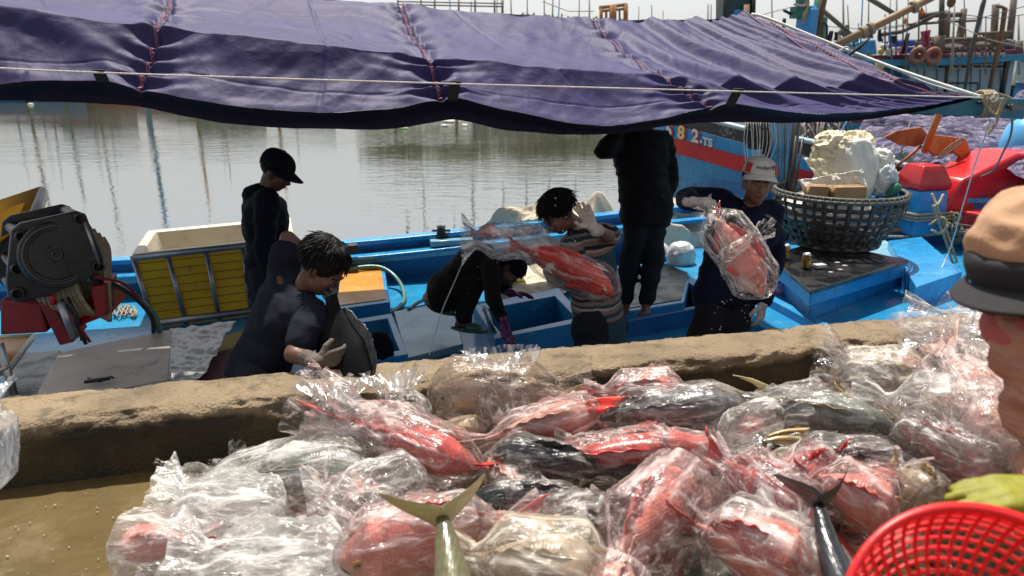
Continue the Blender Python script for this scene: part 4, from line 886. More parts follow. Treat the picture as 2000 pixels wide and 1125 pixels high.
tag(mb.build('coiled_hose', mat('grey_coil', (.16, .17, .18), (.10, .10, .11), 20, .5)), 'grey ribbed hose coiled just below the awning hem behind the basket', 'hose')
mb = MB(); mb.tube([pt(1655, 235, y=9.2), pt(1558, 400, y=7.7)], .007, 5); tag(mb.build('blue_line', BLUE), 'thin blue line crossing the heap of nets', 'line')
mb = MB(); mb.tube([pt(1778, 238, y=9), pt(1756, 310, y=8.8)], .008, 5); tag(mb.build('grey_line', ROPEG), 'thin grey line hanging in front of the nets left of the anchor', 'line')

# ================================================================== generic boats and posts
def simple_boat(c, L, W, H, heading, hullm, strm, houm, label, mast=True, house=True, hh=1.9, wind=True, name='fishing_boat', grp=None, seed=0, hx=-.18, hl=.36):
    R = Rz(heading); b_ = root(name, V(c), label, 'fishing boat', grp); random.seed(seed)
    def T(x, y, z): return V(c) + R @ V((x, y, z))
    def ring(k):
        x = (k - .5) * L; wd = W / 2 * (1 - abs(2 * k - 1) ** 3.2 * (.97 if k > .5 else .35)); sh = H * (1 + .55 * abs(2 * k - 1) ** 2.2 * (1.3 if k > .5 else .6)); return x, wd, sh
    K = [i / 26 for i in range(27)]
    for nm, f0, f1, m_ in (('hull_side', -.3, .55, hullm), ('stripe', .555, .78, strm), ('top_strake', .785, 1.0, hullm)):
        for sg in (1, -1):
            mb = MB(); R_ = []
            for k in K: x, wd, sh = ring(k); R_.append([T(x, sg * wd * (.8 + .2 * f0), sh * f0), T(x, sg * wd * (.8 + .2 * f1), sh * f1)])
            mb.loft(R_, cap=False, closed=False); mb.build(nm, m_, b_)
    mb = MB(); R_ = []
    for k in K: x, wd, sh = ring(k); R_.append([T(x, -wd, sh * .9), T(x, wd, sh * .9)])
    mb.loft(R_, cap=False, closed=False); mb.build('deck', WOODG, b_)
    for sg in (1, -1):
        mb = MB(); mb.tube([T(x, sg * wd, sh) for x, wd, sh in map(ring, K)], .06, 6); mb.build('rail', hullm, b_)
    if house:
        hw, hl_ = W * .32, L * hl; x0 = L * hx; mb = MB(); mb.box(T(x0, 0, H * .9 + hh / 2), (hl_, hw * 2, hh), R); wh = mb.build('wheelhouse', houm, b_, bevel=.02)
        mb = MB(); mb.box(T(x0, 0, H * .9 + hh + .06), (hl_ + .5, hw * 2 + .5, .12), R); mb.build('roof', strm, wh, bevel=.02)
        if wind:
            for sg in (1, -1):
                for k in range(4): mb = MB(); mb.box(T(x0 - hl_ * .36 + k * hl_ * .24, sg * (hw + .002), H * .9 + hh * .66), (hl_ * .15, .03, hh * .26), R); mb.build('window', mat('dark_glass', (.02, .03, .035), rough=.1, bump=0) if k == 9 else GLS, wh, sm=False)
    if mast:
        for k in range(5):
            x = random.uniform(-.42, .42) * L; mb = MB(); h_ = random.uniform(2.5, 5.0); y = random.uniform(-.3, .3) * W
            mb.tube([T(x, y, H), T(x + random.uniform(-.3, .3), y, H + h_)], [.06, .035], 6); mb.build('mast', random.choice([WOODG, WOODB, BLUED]), b_)
    return b_
GLS = mat('dark_window_glass', (.02, .028, .032), (.03, .04, .045), 5, .08, 0)
HW1 = mat('faded_green_boat', (.03, .16, .14), (.05, .20, .18), 3, .5, .1); HW2 = mat('faded_red_boat', (.36, .05, .03), (.28, .04, .03), 3, .5, .1); HOUSE = mat('pale_house', (.38, .44, .44), (.30, .36, .37), 3, .5, .1)
zW = -1.5
far = [(-30, 41, 13, 'dark', BLUED, HW2, HOUSE, 'dark blue trawler at the far quay, leftmost of the far boats mirrored in the water'),
       (-22.5, 43, 10, 'r', HW2, BLUE, HOUSE, 'red-hulled fishing boat moored second from the left at the far quay'),
       (-14.5, 42, 9, 'g', HW1, HW2, HOUSE, 'green-hulled fishing boat at the far quay mirrored left of the man in the cap'),
       (1.5, 44, 8, 'b', BLUED, HW2, HOUSE, 'deep blue boat moored before the trees at the far quay'),
       (10, 42.5, 10, 'r2', HW1, BLUE, HOUSE, 'green boat with blue stripe moored right of the trees at the far quay')]
for i, (x, y, L, _, h_, s_, q_, lab) in enumerate(far): simple_boat((x * 1.45, y * 1.5, zW), L * 1.4, 4.4, 1.6, .08 * sin(i * 3), h_, s_, q_, lab, seed=i + 2, hh=1.9)
# tilted mirror-casting masts of the left boats
for k, (x, y, h_, r_, m_) in enumerate(((-26, 40, 6.5, .10, WOODB), (-19.6, 40, 7.5, .16, BLUE), (-17.5, 41, 5.5, .10, RUST), (-24, 40, 5, .1, HW1), (-13, 41, 4.5, .12, RUST), (-31, 40, 6.5, .14, HW2), (-22.3, 40, 8, .06, WOODG))):
    mb = MB(); x *= 1.47; y *= 1.5; h_ *= 1.6; r_ *= 1.3; mb.tube([V((x, y, zW - .5)), V((x + .3, y, zW + h_))], [r_, r_ * .6], 8); mb.box(V((x + .2, y, zW + h_ * .7)), (.9, .06, .06))
    tag(mb.build('mooring_post', m_), ('tall brown mooring post at the far quay', 'tall thick blue mooring post at the far quay', 'rust-red mooring post between the far boats', 'dark green mooring post at the far quay', 'short rusty post at the right of the far left boats', 'red post at the far left of the far quay', 'thin grey pole standing tallest at the far quay')[k], 'post')
# far quay and trees
mb = MB(); mb.prism([V((-120, 69, -.4)), V((120, 69, -.4)), V((120, 300, -.4)), V((-120, 300, -.4))], 1.4); tag(mb.build('far_quay', mat('far_quay_stone', (.22, .2, .16), (.15, .14, .11), 1, .9)), kind='structure')
LEAF = mat('tree_leaves', (.03, .055, .015), (.05, .08, .02), 2, .6, 0, c3=(.03, .05, .02)); LEAF2 = mat('tree_leaves_olive', (.06, .08, .022), (.045, .06, .018), 2, .6, 0); BARK = mat('bark', (.10, .075, .05), (.06, .045, .03), 6, .9)
def tree(c, h, w_, label, seed, m):
    random.seed(seed); t = root('broadleaf_tree', V(c), label, 'tree', 'trees behind the far quay'); mb = MB(); mb.tube([V(c), V(c) + V((.1, 0, h * .35)), V(c) + V((-.1, .1, h * .8))], [.18, .13, .05], 8)
    tips = []
    for k in range(8): a = random.uniform(0, 6.28); p = V(c) + V((0, 0, h * random.uniform(.3, .6))); q = p + V((cos(a) * w_ * .4, sin(a) * w_ * .4, h * random.uniform(.08, .25))); mb.tube([p, (p + q) / 2 + V((0, 0, .15)), q], [.07, .05, .02], 6); tips.append(q)
    mb.build('trunk', BARK, t); mb = MB()
    cl = [(q, w_ * .26) for q in tips] + [(V(c) + V((random.gauss(0, w_ * .22), random.gauss(0, w_ * .2), h * random.uniform(.5, .88))), w_ * .22) for _ in range(7)]
    for q, r in cl:
        for _ in range(230):
            d = V((random.gauss(0, 1), random.gauss(0, 1), random.gauss(0, .8))).normalized() * r * random.random() ** .4; p = q + d
            if p.z > c[2] + h: continue
            n1 = V((random.gauss(0, 1), random.gauss(0, 1), random.gauss(0, 1))).normalized() * .2; n2 = n1.orthogonal().normalized() * .14; mb._add([p - n1, p + n2, p + n1, p - n2], [(0, 1, 2, 3)])
    mb.build('crown', m, t, sm=False)
for k, (x, h_, w_, lab) in enumerate(((-7.5, 3.6, 3.4, 'small olive tree at the left end of the far row'), (-3.6, 4.2, 4.6, 'dark broad tree second in the far row'), (.6, 4.3, 5.0, 'tallest bushy tree in the middle of the far row'), (4.8, 4.1, 4.6, 'olive tree fourth in the far row'), (8.8, 3.9, 4.2, 'rounded dark tree at the right end of the far row'))):
    tree((x * 1.45, 70.5, -.4), h_ * 1.36, w_ * 1.75, lab, k + 30, (LEAF2, LEAF)[k % 2])

# ---- masts seen above the awning
ORD = ('first second third fourth fifth sixth seventh eighth ninth tenth eleventh twelfth thirteenth fourteenth fifteenth sixteenth seventeenth eighteenth nineteenth twentieth').split(); ORD += ['twenty-' + o for o in ORD[:9]] + ['thirtieth'] + ['thirty-' + o for o in ORD[:9]] + ['fortieth'] + ['forty-' + o for o in ORD[:9]]
thin = [(783, 2, 30), (818, 3, 24), (880, -10, 28), (920, 3, 30), (968, -10, 30), (982, -4, 36), (1001, -12, 40), (1030, -20, 38), (1063, -15, 40), (1077, -15, 42), (1087, -8, 38), (1130, -10, 42), (1152, -10, 42),
        (1243, 12, 42), (1276, 10, 42), (1380, 8, 40), (1386, 9, 40), (1290, 20, 42), (1478, -5, 40), (1510, -9, 40), (1660, 10, 60), (1648, -20, 90), (1680, -20, 90), (1695, -10, 60), (1612, 20, 85), (1735, -10, 50), (1742, 20, 70), (1750, -10, 60), (1770, -5, 60), (1812, 0, 40), (1860, 10, 60), (1888, -5, 40), (1925, 35, 70), (1990, 30, 80), (1675, 45, 88), (1698, 42, 88), (1636, 58, 90), (1720, 60, 95)]
random.seed(21)
MP = [WOODG, mat('pale_far_pole', (.34, .32, .30), (.26, .25, .24), 4, .8, .1), BLUED, mat('dark_far_pole', (.10, .09, .09), rough=.8, bump=0)]
words = ['left of the railing', 'through the railing', 'right of the railing', 'near the orange frame', 'before the green mast block', 'beside the blue mast', 'above the net boat', 'near the red flags', 'at the right edge']
for k, (x, y0, y1) in enumerate(thin):
    yy = 26 + (k * 7) % 14; lean = random.uniform(-6, 6); mb = MB(); r_ = (.035 if k % 3 else .055) * yy / 30; mb.tube([pt(x + lean * .3, 121 + 25, y=yy), pt(x - lean, y0, y=yy)], [r_, r_ * .55], 6)
    od = sorted(range(len(thin)), key=lambda q: thin[q][0]).index(k); tag(mb.build('far_pole', MP[k % 4] if k % 3 else MP[1]), 'thin distant pole against the sky, ' + ORD[od] + ' counted from the left', 'pole', 'thin far poles against the sky')
rl = root('pole_railing', pt(880, 20, y=30), 'pale wooden railing on poles above the awning ridge at the top', 'railing'); mb = MB()
for y in (3, 9, 24): mb.tube([pt(775, y, y=30), pt(984, y + 4, y=30)], .03, 6)
mb.build('rail', MP[1], rl)
for x in (777, 822, 849, 896, 928, 966, 982): mb = MB(); mb.tube([pt(x, 0, y=30), pt(x, 60, y=30)], .04, 6); mb.build('upright', MP[0], rl)
og = root('timber_gantry', pt(1196, 60, y=28), 'orange timber frame with uprights above the middle of the awning', 'frame'); OW = mat('orange_timber', (.42, .19, .07), (.32, .13, .05), 5, .7)
for P_, r_ in ((((1170, 15), (1224, 9)), .07), (((1172, 22), (1224, 17)), .05), (((1174, 14), (1174, 70)), .07), (((1197, 10), (1197, 70)), .14), (((1222, 8), (1222, 70)), .09), (((1184, 20), (1184, 70)), .05), (((1210, 18), (1210, 70)), .04)):
    mb = MB(); mb.tube([pt(*P_[0], y=28), pt(*P_[1], y=28)], r_, 6); mb.build('timber', OW, og)
# wires
for k, (a_, b_, m_) in enumerate((((1830, 40), (2010, 10), 3), ((1880, 28), (2010, 27), 3), ((1600, 50), (1780, 46), 1), ((1300, 60), (1545, 14), 1), ((1060, 3), (1160, 22), 1), ((1850, 40), (2010, 95), 1), ((1700, 60), (1850, 20), 3))):
    mb = MB(); p, q = pt(*a_, y=26), pt(*b_, y=26); mb.tube([p, (p + q) / 2 - V((0, 0, .15)), q], .014, 4)
    tag(mb.build('rigging_wire', MP[m_]), ('wire from the stub post up to the right edge', 'level wire at the right edge beyond the elbow pole', 'wire over the washing line', 'wire left of the blue mast', 'wire right of the pole railing', 'wire sagging over the roof posts', 'wire under the highest flag')[k], 'wire', 'rigging wires between far masts')
# the two painted masts behind the awning
m1 = root('mast_block', pt(1445, 60, y=12), 'dark green square mast head with a blue notch above the awning ridge', 'mast'); mb = MB()
mb.prism([pt(1415, -30, y=12), pt(1474, -30, y=12), pt(1470, 130, y=12), pt(1413, 130, y=12)], V((0, .5, 0))); mb.build('block', mat('blackish_green', (.006, .03, .03), (.01, .05, .05), 5, .4), m1, bevel=.02)
mb = MB(); mb.prism([pt(1434, 19, y=11.98), pt(1451, 18, y=11.98), pt(1451, 90, y=11.98), pt(1434, 90, y=11.98)], V((0, .05, 0))); mb.build('notch', BLUE, m1, bevel=.01)
mb = MB(); mb.tube([pt(1458, 9, y=11.9), pt(1456, 90, y=11.9)], .045, 10); mb.build('stub', WOODY, m1)
mb = MB(); mb.tube([pt(1416, -20, y=11.95), pt(1412, 90, y=11.95)], .025, 8); mb.tube([pt(1473, -20, y=11.95), pt(1470, 90, y=11.95)], .03, 8); mb.build('corner_post', IRON, m1)
m2 = root('blue_mast', pt(1565, 100, y=11), 'thick octagonal blue mast with a green band and rope hung at its top', 'mast')
def ob(px, r0, r1, y0, y1, y, m_, nm, par):
    a_, b_ = pt(px, y1, y=y), pt(px, y0, y=y); mb = MB(); mb.lathe([(r0, 0), (r0, (b_ - a_).z), (r1, (b_ - a_).z + .06)], 8, a_); return mb.build(nm, m_, par, sm=False, bevel=.01)
ob(1563, .15, .09, 20, 160, 11, BLUE, 'shaft', m2); ob(1563, .158, .158, 22, 36, 11, GREEN, 'band', m2); ob(1563, .075, .06, -30, 12, 11, HW1, 'upper_shaft', m2)
mb = MB(); mb.tube(catmull([pt(1550, 8, y=10.8), pt(1568, 12, y=10.75), pt(1578, 2, y=10.8), pt(1572, -12, y=10.8)], 5), .016, 6)
for k in range(3): mb.tube(catmull([pt(1573 + k * 2, -14, y=10.8), pt(1577 + k, 10, y=10.75), pt(1574 - k * 2, 30, y=10.75), pt(1568 + k, 48, y=10.8)], 5), .014, 6)
mb.build('hung_rope', ROPE, m2)
mb = MB(); mb.tube([pt(1531, 20, y=10.9), pt(1545, 28, y=11)], .02, 6); mb.tube([pt(1532, 36, y=10.9), pt(1530, 60, y=10.9)], .025, 6); mb.build('cleat', IRON, m2)
m3 = root('green_mast', pt(1590, 110, y=11.5), 'green mast with a round collar beside the blue mast', 'mast')
mb = MB(); mb.tube([pt(1583, 130, y=11.5), pt(1603, -20, y=11.5)], .07, 10); mb.build('shaft', GREEN, m3); mb = MB(); mb.lathe([(.16, 0), (.17, .5), (.12, .54), (.001, .55)], 20, pt(1583, 120, y=11.4) + V((0, 0, .1))); mb.build('collar', GREEN, m3, sm='auto')
mb = MB(); mb.tube([pt(1588, 100, y=11.2), pt(1617, -40, y=11.2)], .05, 8); tag(mb.build('brown_pole', WOODB), 'dark red-brown pole leaning in front of the green mast', 'pole')
mb = MB(); mb.tube(catmull([pt(1598, 60, y=11.2), pt(1604, 46, y=11.2), pt(1615, 50, y=11.2), pt(1614, 80, y=11.2)], 4), .015, 6); tag(mb.build('bent_rod', IRON), 'thin bent iron rod right of the green mast', 'rod')
for k, (a_, b_, y_, r_, m_, lab) in enumerate((((1620, 96), (1835, -12), 11, .055, WOODY, 'long thick brown boom rising to the right above the awning hem'), ((1690, -8), (1758, 34), 13, .04, WOODG, 'short grey pole meeting the long brown boom from the upper left'), ((1600, 14), (1672, 76), 12, .035, WOODG, 'grey pole slanting down to the foot of the long boom'), ((1640, 60), (1675, 78), 12.5, .05, WOODG, 'thick grey splice on the pole near the blue clothes'))):
    mb = MB(); mb.tube([pt(*a_, y=y_), pt(*b_, y=y_)], [r_ * 1.1, r_ * .9], 8); o = tag(mb.build('boom', m_), lab, 'boom')
    if k == 0:
        for (x, y) in ((1784, 14), (1700, 56), (1685, 64)):
            mb = MB(); mb.torus(pt(x, y, y=y_), .075, .02, Ry(1.1), 16, 6); mb.torus(pt(x + 3, y - 1.5, y=y_), .075, .018, Ry(1.1), 16, 6); mb.build('lashing', ROPE, o)

# ================================================================== the big boat at the right
YB = 30
def bp(x, y, dy=0): return pt(x, y, y=YB + dy)
bb = root('large_fishing_boat', bp(1850, 275), 'large blue fishing boat with a pale deckhouse and red-and-blue roof edge', 'fishing boat')
FAC = mat('roof_blue', (.015, .20, .40), (.03, .28, .48), 2, .5, .1); FAR = mat('maroon_fascia', (.16, .02, .03), (.11, .015, .02), 3, .6, .1)
HP = mat('pale_blue_planks', (.32, .43, .50), (.26, .37, .45), 2, .5, .1)
def bpan(P, dy, th, m_, nm, par=bb, bev=0): mb = MB(); mb.prism([bp(x, y, dy) for x, y in P], V((0, th, 0))); return mb.build(nm, m_, par, bevel=bev, sm=False)
dh = bpan([(1776, 122), (1983, 116), (1972, 190), (1972, 215), (1776, 215)], 0, 4, HP, 'deckhouse')
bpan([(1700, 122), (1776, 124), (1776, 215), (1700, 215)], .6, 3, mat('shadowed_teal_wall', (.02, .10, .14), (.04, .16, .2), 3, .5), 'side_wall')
bpan([(1640, 119), (1850, 114), (2012, 105), (2012, 117), (1850, 127), (1780, 129), (1640, 124)], -.5, 5, FAC, 'roof_edge')
bpan([(1705, 108), (1850, 105), (2000, 96), (2000, 105.5), (1850, 113.5), (1705, 117)], -.3, 4.6, FAR, 'fascia')
for x in (1832, 1855, 1876, 1900, 1919, 1944): w1 = bpan([(x, 127 - (x - 1832) * .02), (x + 17, 127 - (x - 1832) * .02), (x + 16, 133), (x, 133)], -.05, .1, GLS, 'window', dh); mb = MB(); mb.tube([bp(x - 1, 126, -.08), bp(x + 18, 126, -.08), bp(x + 17, 134, -.08), bp(x - 1, 134, -.08), bp(x - 1, 126, -.08)], .035, 4); mb.build('window_frame', WHITEP, w1)
for x in (1792, 1806, 1830, 1851, 1872, 1897, 1915, 1938, 1955): mb = MB(); mb.tube([bp(x, 135, -.03), bp(x - 1, 190, -.03)], .02, 4); mb.build('plank_seam', mat('seam', (.15, .2, .23), rough=.8, bump=0), dh)
mb = MB(); mb.tube([bp(1815, 162, -.04), bp(1910, 162, -.04), bp(1910, 190, -.04)], .03, 4); mb.build('door_frame', IRON, dh)
# hull of the big boat: sheer drops to the right
HPX = [(1580, 204), (1640, 205), (1700, 207), (1760, 209), (1820, 212), (1880, 217), (1940, 222), (1975, 226), (2010, 230), (2100, 240)]
for nm, a_, b_, m_ in (('bulwark', -14, 3, FAC), ('black_strake', 3, 14, BLACK), ('blue_strake', 14, 26, FAC), ('red_strake', 22, 36, FAR), ('lower_hull', 34, 90, FAC)):
    mb = MB(); mb.loft([[bp(x, y + a_, -1.2 + a_ * .003), bp(x, y + b_, -1.2 + b_ * .003), bp(x, y + b_, 3), bp(x, y + a_, 3)] for x, y in HPX]); mb.build(nm, m_, bb, sm=False)
bpan([(1600, 196), (1700, 197), (1700, 212), (1600, 210)], -1.4, .1, FAR, 'red_strake')
# fittings on the roof: each a thing of its own
def bpole(P, r, m_, label, dy=-1, name='pole', cat='pole', group=None): mb = MB(); mb.tube([bp(x, y, dy) for x, y in P], r, 8); return tag(mb.build(name, m_), label, cat, group)
bpole([(1928, -20), (1919, 12), (1905, 70), (1893, 120), (1884, 178)], [.05, .09, .08, .07, .05], MP[3], 'tall leaning brown pole before the deckhouse windows')
bpole([(1946, 12), (1955, 13), (1963, 17), (1957, 60), (1946, 110), (1933, 172)], [.05, .06, .09, .09, .08, .07], WOODB, 'rusty pole with an elbow at its top before the deckhouse')
bpole([(1945, 8), (1941, 70)], [.14, .13], WOODG, 'grey timber post on the roof left of the elbow pole', 1)
bpole([(1981, -8), (1970, 92)], [.12, .14], WOODG, 'grey timber post near the right edge of the deckhouse roof', 1)
bpole([(1883, 17), (1875, 75)], [.12, .15], WOODG, 'short grey post in the middle of the deckhouse roof', 1)
bpole([(1851, 22), (1844, 75)], [.12, .2], WOODG, 'thin grey post left of the middle roof post', 1)
bpole([(1836, 69), (1834, 104)], 0.2, WOODG, 'stout grey stub post behind the right tyre fender', 0)
bpole([(1840, -12), (1838, 70)], .1, MP[3], 'thin dark upright standing on the stub post', 0)
bpole([(1968, 118), (1956, 186)], .11, BLACK, 'black post at the right end of the deckhouse', -.4)
bpole([(1991, 80), (1990, 112)], .14, WOODG, 'small post at the right corner of the roof', 0)
bpole([(1850, 130), (1846, 180)], .07, BLACK, 'thin black drain pipe on the deckhouse wall', -.4)
bpole([(1796, 33), (1830, 28), (1857, 31)], .12, MP[3], 'dark curved beam joining the roof posts', 1, 'beam', 'beam')
bpole([(1775, 48), (1850, 43), (1910, 40)], .05, WOODG, 'thin grey rail high across the roof posts', 1, 'rail', 'rail')
bpole([(1855, 30), (1880, 28)], .1, MP[3], 'short beam between two roof posts', 1, 'beam', 'beam')
bpole([(1720, 68), (1760, 62), (1800, 45), (1820, 33)], .08, MP[3], 'dark rope of bundled gear sagging left of the roof', 1, 'cable', 'cable')
rf = root('roof_railing', bp(1900, 100), 'weathered railing along the edge of the deckhouse roof', 'railing')
for y, x0, x1 in ((63, 1905, 1978), (68, 1920, 1975), (82, 1760, 1975), (92, 1770, 1960), (98, 1790, 1960), (75, 1820, 1965)): mb = MB(); mb.tube([bp(x0, y + 3, .5), bp(x1, y, .5)], .07, 6); mb.build('rail', MP[0] if y % 2 else WOODG, rf)
for k, x in enumerate(range(1790, 1975, 16)): mb = MB(); mb.tube([bp(x, 78, .5), bp(x, 108, .5)], .06, 6); mb.build('baluster', WOODG, rf)
TY = mat('faded_orange_tyre', (.36, .14, .09), (.28, .10, .07), 5, .7, .2); TY2 = mat('faded_pink_tyre', (.30, .15, .13), (.22, .11, .10), 5, .7, .2)
for (x, y, m_, lab) in ((1793, 108, TY2, 'faded pink ring fender, left of the two hanging on the big boat'), (1823, 109, TY, 'faded orange ring fender, right of the two hanging on the big boat')):
    mb = MB(); mb.torus(bp(x, y, -1.0), .24, .085, Rx(pi / 2 + .1) @ Matrix.Identity(3), 28, 10); mb.torus(bp(x - 1.5, y + 3, -.85), .24, .085, Rx(pi / 2 + .1), 28, 10); tag(mb.build('ring_fender', m_), lab, 'fender')
BUL = mat('grey_lamp_glass', (.35, .36, .38), (.28, .28, .3), 8, .1, 0)
for k, x in enumerate((1860, 1873, 1885, 1899, 1911, 1926, 1941, 1958)):
    r = root('fishing_lamp', bp(x, 95, -.9), 'glass fishing lamp under the deckhouse roof edge, ' + ORD[k] + ' in the row from the left', 'lamp', 'glass lamps along the roof edge')
    mb = MB(); mb.ball(bp(x, 107, -.9), (.085, .085, .12)); mb.build('bulb', BUL, r); mb = MB(); mb.lathe([(.03, 0), (.055, .05), (.055, .16), (.02, .2)], 10, bp(x, 104.5, -.9)); mb.tube([bp(x, 102, -.9), bp(x, 92, -.9)], .012, 4); mb.build('socket', IRON, r)
FLY = mat('yellow_float', (.62, .52, .20), (.5, .42, .18), 6, .5, .1); FLW = mat('pale_float', (.62, .60, .50), (.5, .48, .4), 6, .5, .1)
for (x, y, r_, m_, lab) in ((1726, 92, .13, FLW, 'pale round float topmost of the hanging floats'), (1721, 100, .12, FLY, 'yellow float below the pale topmost one'), (1738, 101, .15, FLW, 'largest pale float to the right of the yellow ones'), (1716, 127, .11, FLY, 'yellow float hanging low left by the awning hem'), (1722, 130, .10, FLY, 'small yellow float lowest in its cluster'), (1738, 88, .08, WHITEP, 'small white float beside the blue crates'), (1642, 103, .15, FLW, 'pale float half behind the black strap of the awning'), (1837, 171, .09, FLY, 'yellow float on the rope below the right fender'), (1853, 174, .09, mat('orange_float', (.6, .25, .06), rough=.5), 'orange float on the rope beside the yellow one')):
    mb = MB(); mb.ball(bp(x, y, -1.4), (r_, r_, r_ * 1.1)); mb.tube([bp(x, y - 3, -1.4), bp(x - 1, y - 12, -1.4)], .015, 4); tag(mb.build('float', m_), lab, 'float')
def rag(P, dy, m_, label, cat='garment', name='garment', seed=0):
    a_, b_, c_, d_ = [bp(x, y, dy) for x, y in P]; mb = MB()
    def f(i, j): p = a_.lerp(b_, i).lerp(d_.lerp(c_, i), j); return p + V((.10 * nz(p * 1.7 + V((seed, 0, 0))), .12 * sin(i * 9 + seed), .06 * nz(p * 2.1))) * (.3 + j)
    mb.grid(f, 10, 10); return tag(mb.build(name, m_, thick=.03), label, cat)
DK = mat('dark_navy_clothes', (.012, .014, .03), (.02, .022, .04), 4, .9, .2); MG = mat('magenta_cloth', (.30, .03, .08), (.42, .10, .16), 14, .8, .2); FR_ = mat('flag_red', (.70, .04, .02), rough=.7, bump=.05)
for k, (P_, lab) in enumerate((([(1621, 60), (1628, 60), (1627, 84), (1617, 84)], 'dark trousers hanging leftmost on the washing line'), ([(1630, 62), (1640, 62), (1639, 80), (1631, 80)], 'dark shirt hanging second on the washing line'), ([(1640, 74), (1652, 72), (1650, 90), (1640, 90)], 'dark garment hanging lower on the washing line'), ([(1652, 48), (1658, 50), (1656, 78), (1650, 76)], 'long thin dark garment on the washing line by the grey pole'), ([(1660, 74), (1676, 74), (1676, 92), (1661, 92)], 'dark cloth over the rail left of the blue tank'), ([(1716, 58), (1722, 58), (1720, 80), (1715, 80)], 'narrow dark cloth between tank and floats'), ([(1770, 66), (1778, 64), (1770, 106), (1762, 106)], 'long dark trousers hanging in front of the blue crates'), ([(1742, 70), (1749, 70), (1748, 86), (1742, 86)], 'short dark cloth hanging left of the blue crates'), ([(1698, 60), (1703, 60), (1702, 74), (1696, 74)], 'small dark cloth hanging by the boom'))):
    rag(P_, -1.8 - .1 * k, DK, lab, seed=k)
rag([(1798, 62), (1818, 58), (1812, 92), (1803, 88)], -1.5, MG, 'magenta patterned cloth hanging above the ring fenders', 'cloth', 'patterned_cloth', 3)
mb = MB()
for (x, y, s_) in ((1770, 98, 0), (1750, 100, 1)): rag([(x - 12, y - 6), (x - 2, y - 6), (x - 3, y + 4), (x - 11, y + 4)], -1.3, MG, ('small magenta cloth below the blue crates', 'small magenta cloth left of the crates')[s_], 'cloth', 'patterned_cloth', s_ + 5)
STAR = mat('flag_yellow', (.80, .55, .05), rough=.7, bump=0)
for k, (x, y, s_, lab) in enumerate(((1802, 22, 1.0, 'red triangular flag with a yellow star, highest above the roof'), (1770, 42, .85, 'red flag with a small yellow star left of the highest flag'), (1733, 40, .6, 'narrow red flag on a thin pole'), (1742, 34, .5, 'small red pennant beside the narrow red flag'))):
    r = root('flag', bp(x, y + 10, -2), lab, 'flag'); mb = MB(); a_, b_, c_ = bp(x - 7 * s_, y + 8 * s_, -2), bp(x - 2 * s_, y - 10 * s_, -2), bp(x + 7 * s_, y + 6 * s_, -2); mb.prism([a_, c_, b_], V((0, .02, 0))); mb.build('cloth', FR_, r, sm=False)
    c_ = bp(x - .5 * s_, y + 2 * s_, -2.02); mb = MB(); mb.prism([c_ + V((cos(pi / 2 + i * pi / 5), 0, sin(pi / 2 + i * pi / 5))) * (.075 if i % 2 == 0 else .03) * s_ for i in range(10)], V((0, -.01, 0))); mb.build('star', STAR, r, sm=False)
    mb = MB(); mb.tube([bp(x - 7 * s_, y - 12, -2), bp(x - 8 * s_, y + 60, -2)], .03, 5); mb.build('flagpole', MP[3], r)
def bbox(P, m_, label, cat, name, dy=-.8, th=.8): mb = MB(); mb.prism([bp(x, y, dy) for x, y in P], V((0, th, 0))); return tag(mb.build(name, m_, bevel=.05), label, cat)
bbox([(1673, 84), (1685, 79), (1711, 77), (1714, 106), (1675, 108)], BLUE, 'big blue water tank left of the floats', 'tank', 'water_tank', -2.5, 1.2)
CR = mat('royal_blue_crate', (.02, .06, .42), (.03, .08, .5), 4, .5)
bbox([(1749, 79), (1768, 79), (1768, 91), (1750, 91)], CR, 'royal blue crate left on the roof', 'crate', 'crate'); bbox([(1769, 78), (1789, 78), (1788, 90), (1769, 91)], CR, 'royal blue crate right on the roof', 'crate', 'crate'); bbox([(1773, 92), (1788, 92), (1786, 104), (1773, 104)], CR, 'royal blue crate below the other two', 'crate', 'crate')
mb = MB(); mb.ball(bp(1845, 90, 1), (.9, .6, .28)); tag(mb.build('life_raft', WHITEP), 'white rounded life raft case lying on the roof', 'life raft')
mb = MB(); mb.ball(bp(1900, 85, 1), (1.0, .6, .18)); tag(mb.build('white_bundle', WHITEP), 'long white tarpaulin bundle on the roof right of the raft', 'bundle')
mb = MB(); mb.box(bp(1800, 82, 1), (2.2, .4, .16)); mb.box(bp(1870, 76, 1.3), (2.8, .4, .14)); tag(mb.build('dark_planks', MP[3], bevel=.02), 'stack of dark planks laid across the roof', 'planks')
sack('gear_heap', bp(1960, 90, .8), (.5, .4, .25), mat('grey_gear', (.2, .2, .2), (.1, .1, .11), 6, .8), 'grey heap of fishing gear at the right of the roof', 'gear', 31)
mb = MB(); mb.ball(bp(1858, 4, -1), (.16, .1, .2)); mb.ball(bp(1861, -2, -1), (.12, .1, .14)); mb.tube([bp(1857, 8, -1), bp(1842, 60, -1)], .02, 5); tag(mb.build('hanging_block', WOODB), 'brown wooden pulley block hanging at the very top right', 'block')
for k, (x, y, L, lab) in enumerate(((62, 52, 12, 'distant pale boat at the right edge beyond the big boat'), (52, 60, 10, 'distant small boat half hidden behind the big boat'))): simple_boat((x * .62, y, zW), L, 3, 1.3, .2, HW2 if k else BLUED, FAC, HOUSE, lab, seed=k + 40)
netheap([pt(1975, 215, y=24), pt(2080, 215, y=24), pt(2080, 190, y=25), pt(1975, 192, y=25)], .5, 9, 'small violet net heap beyond the beam end at the right edge', 2)
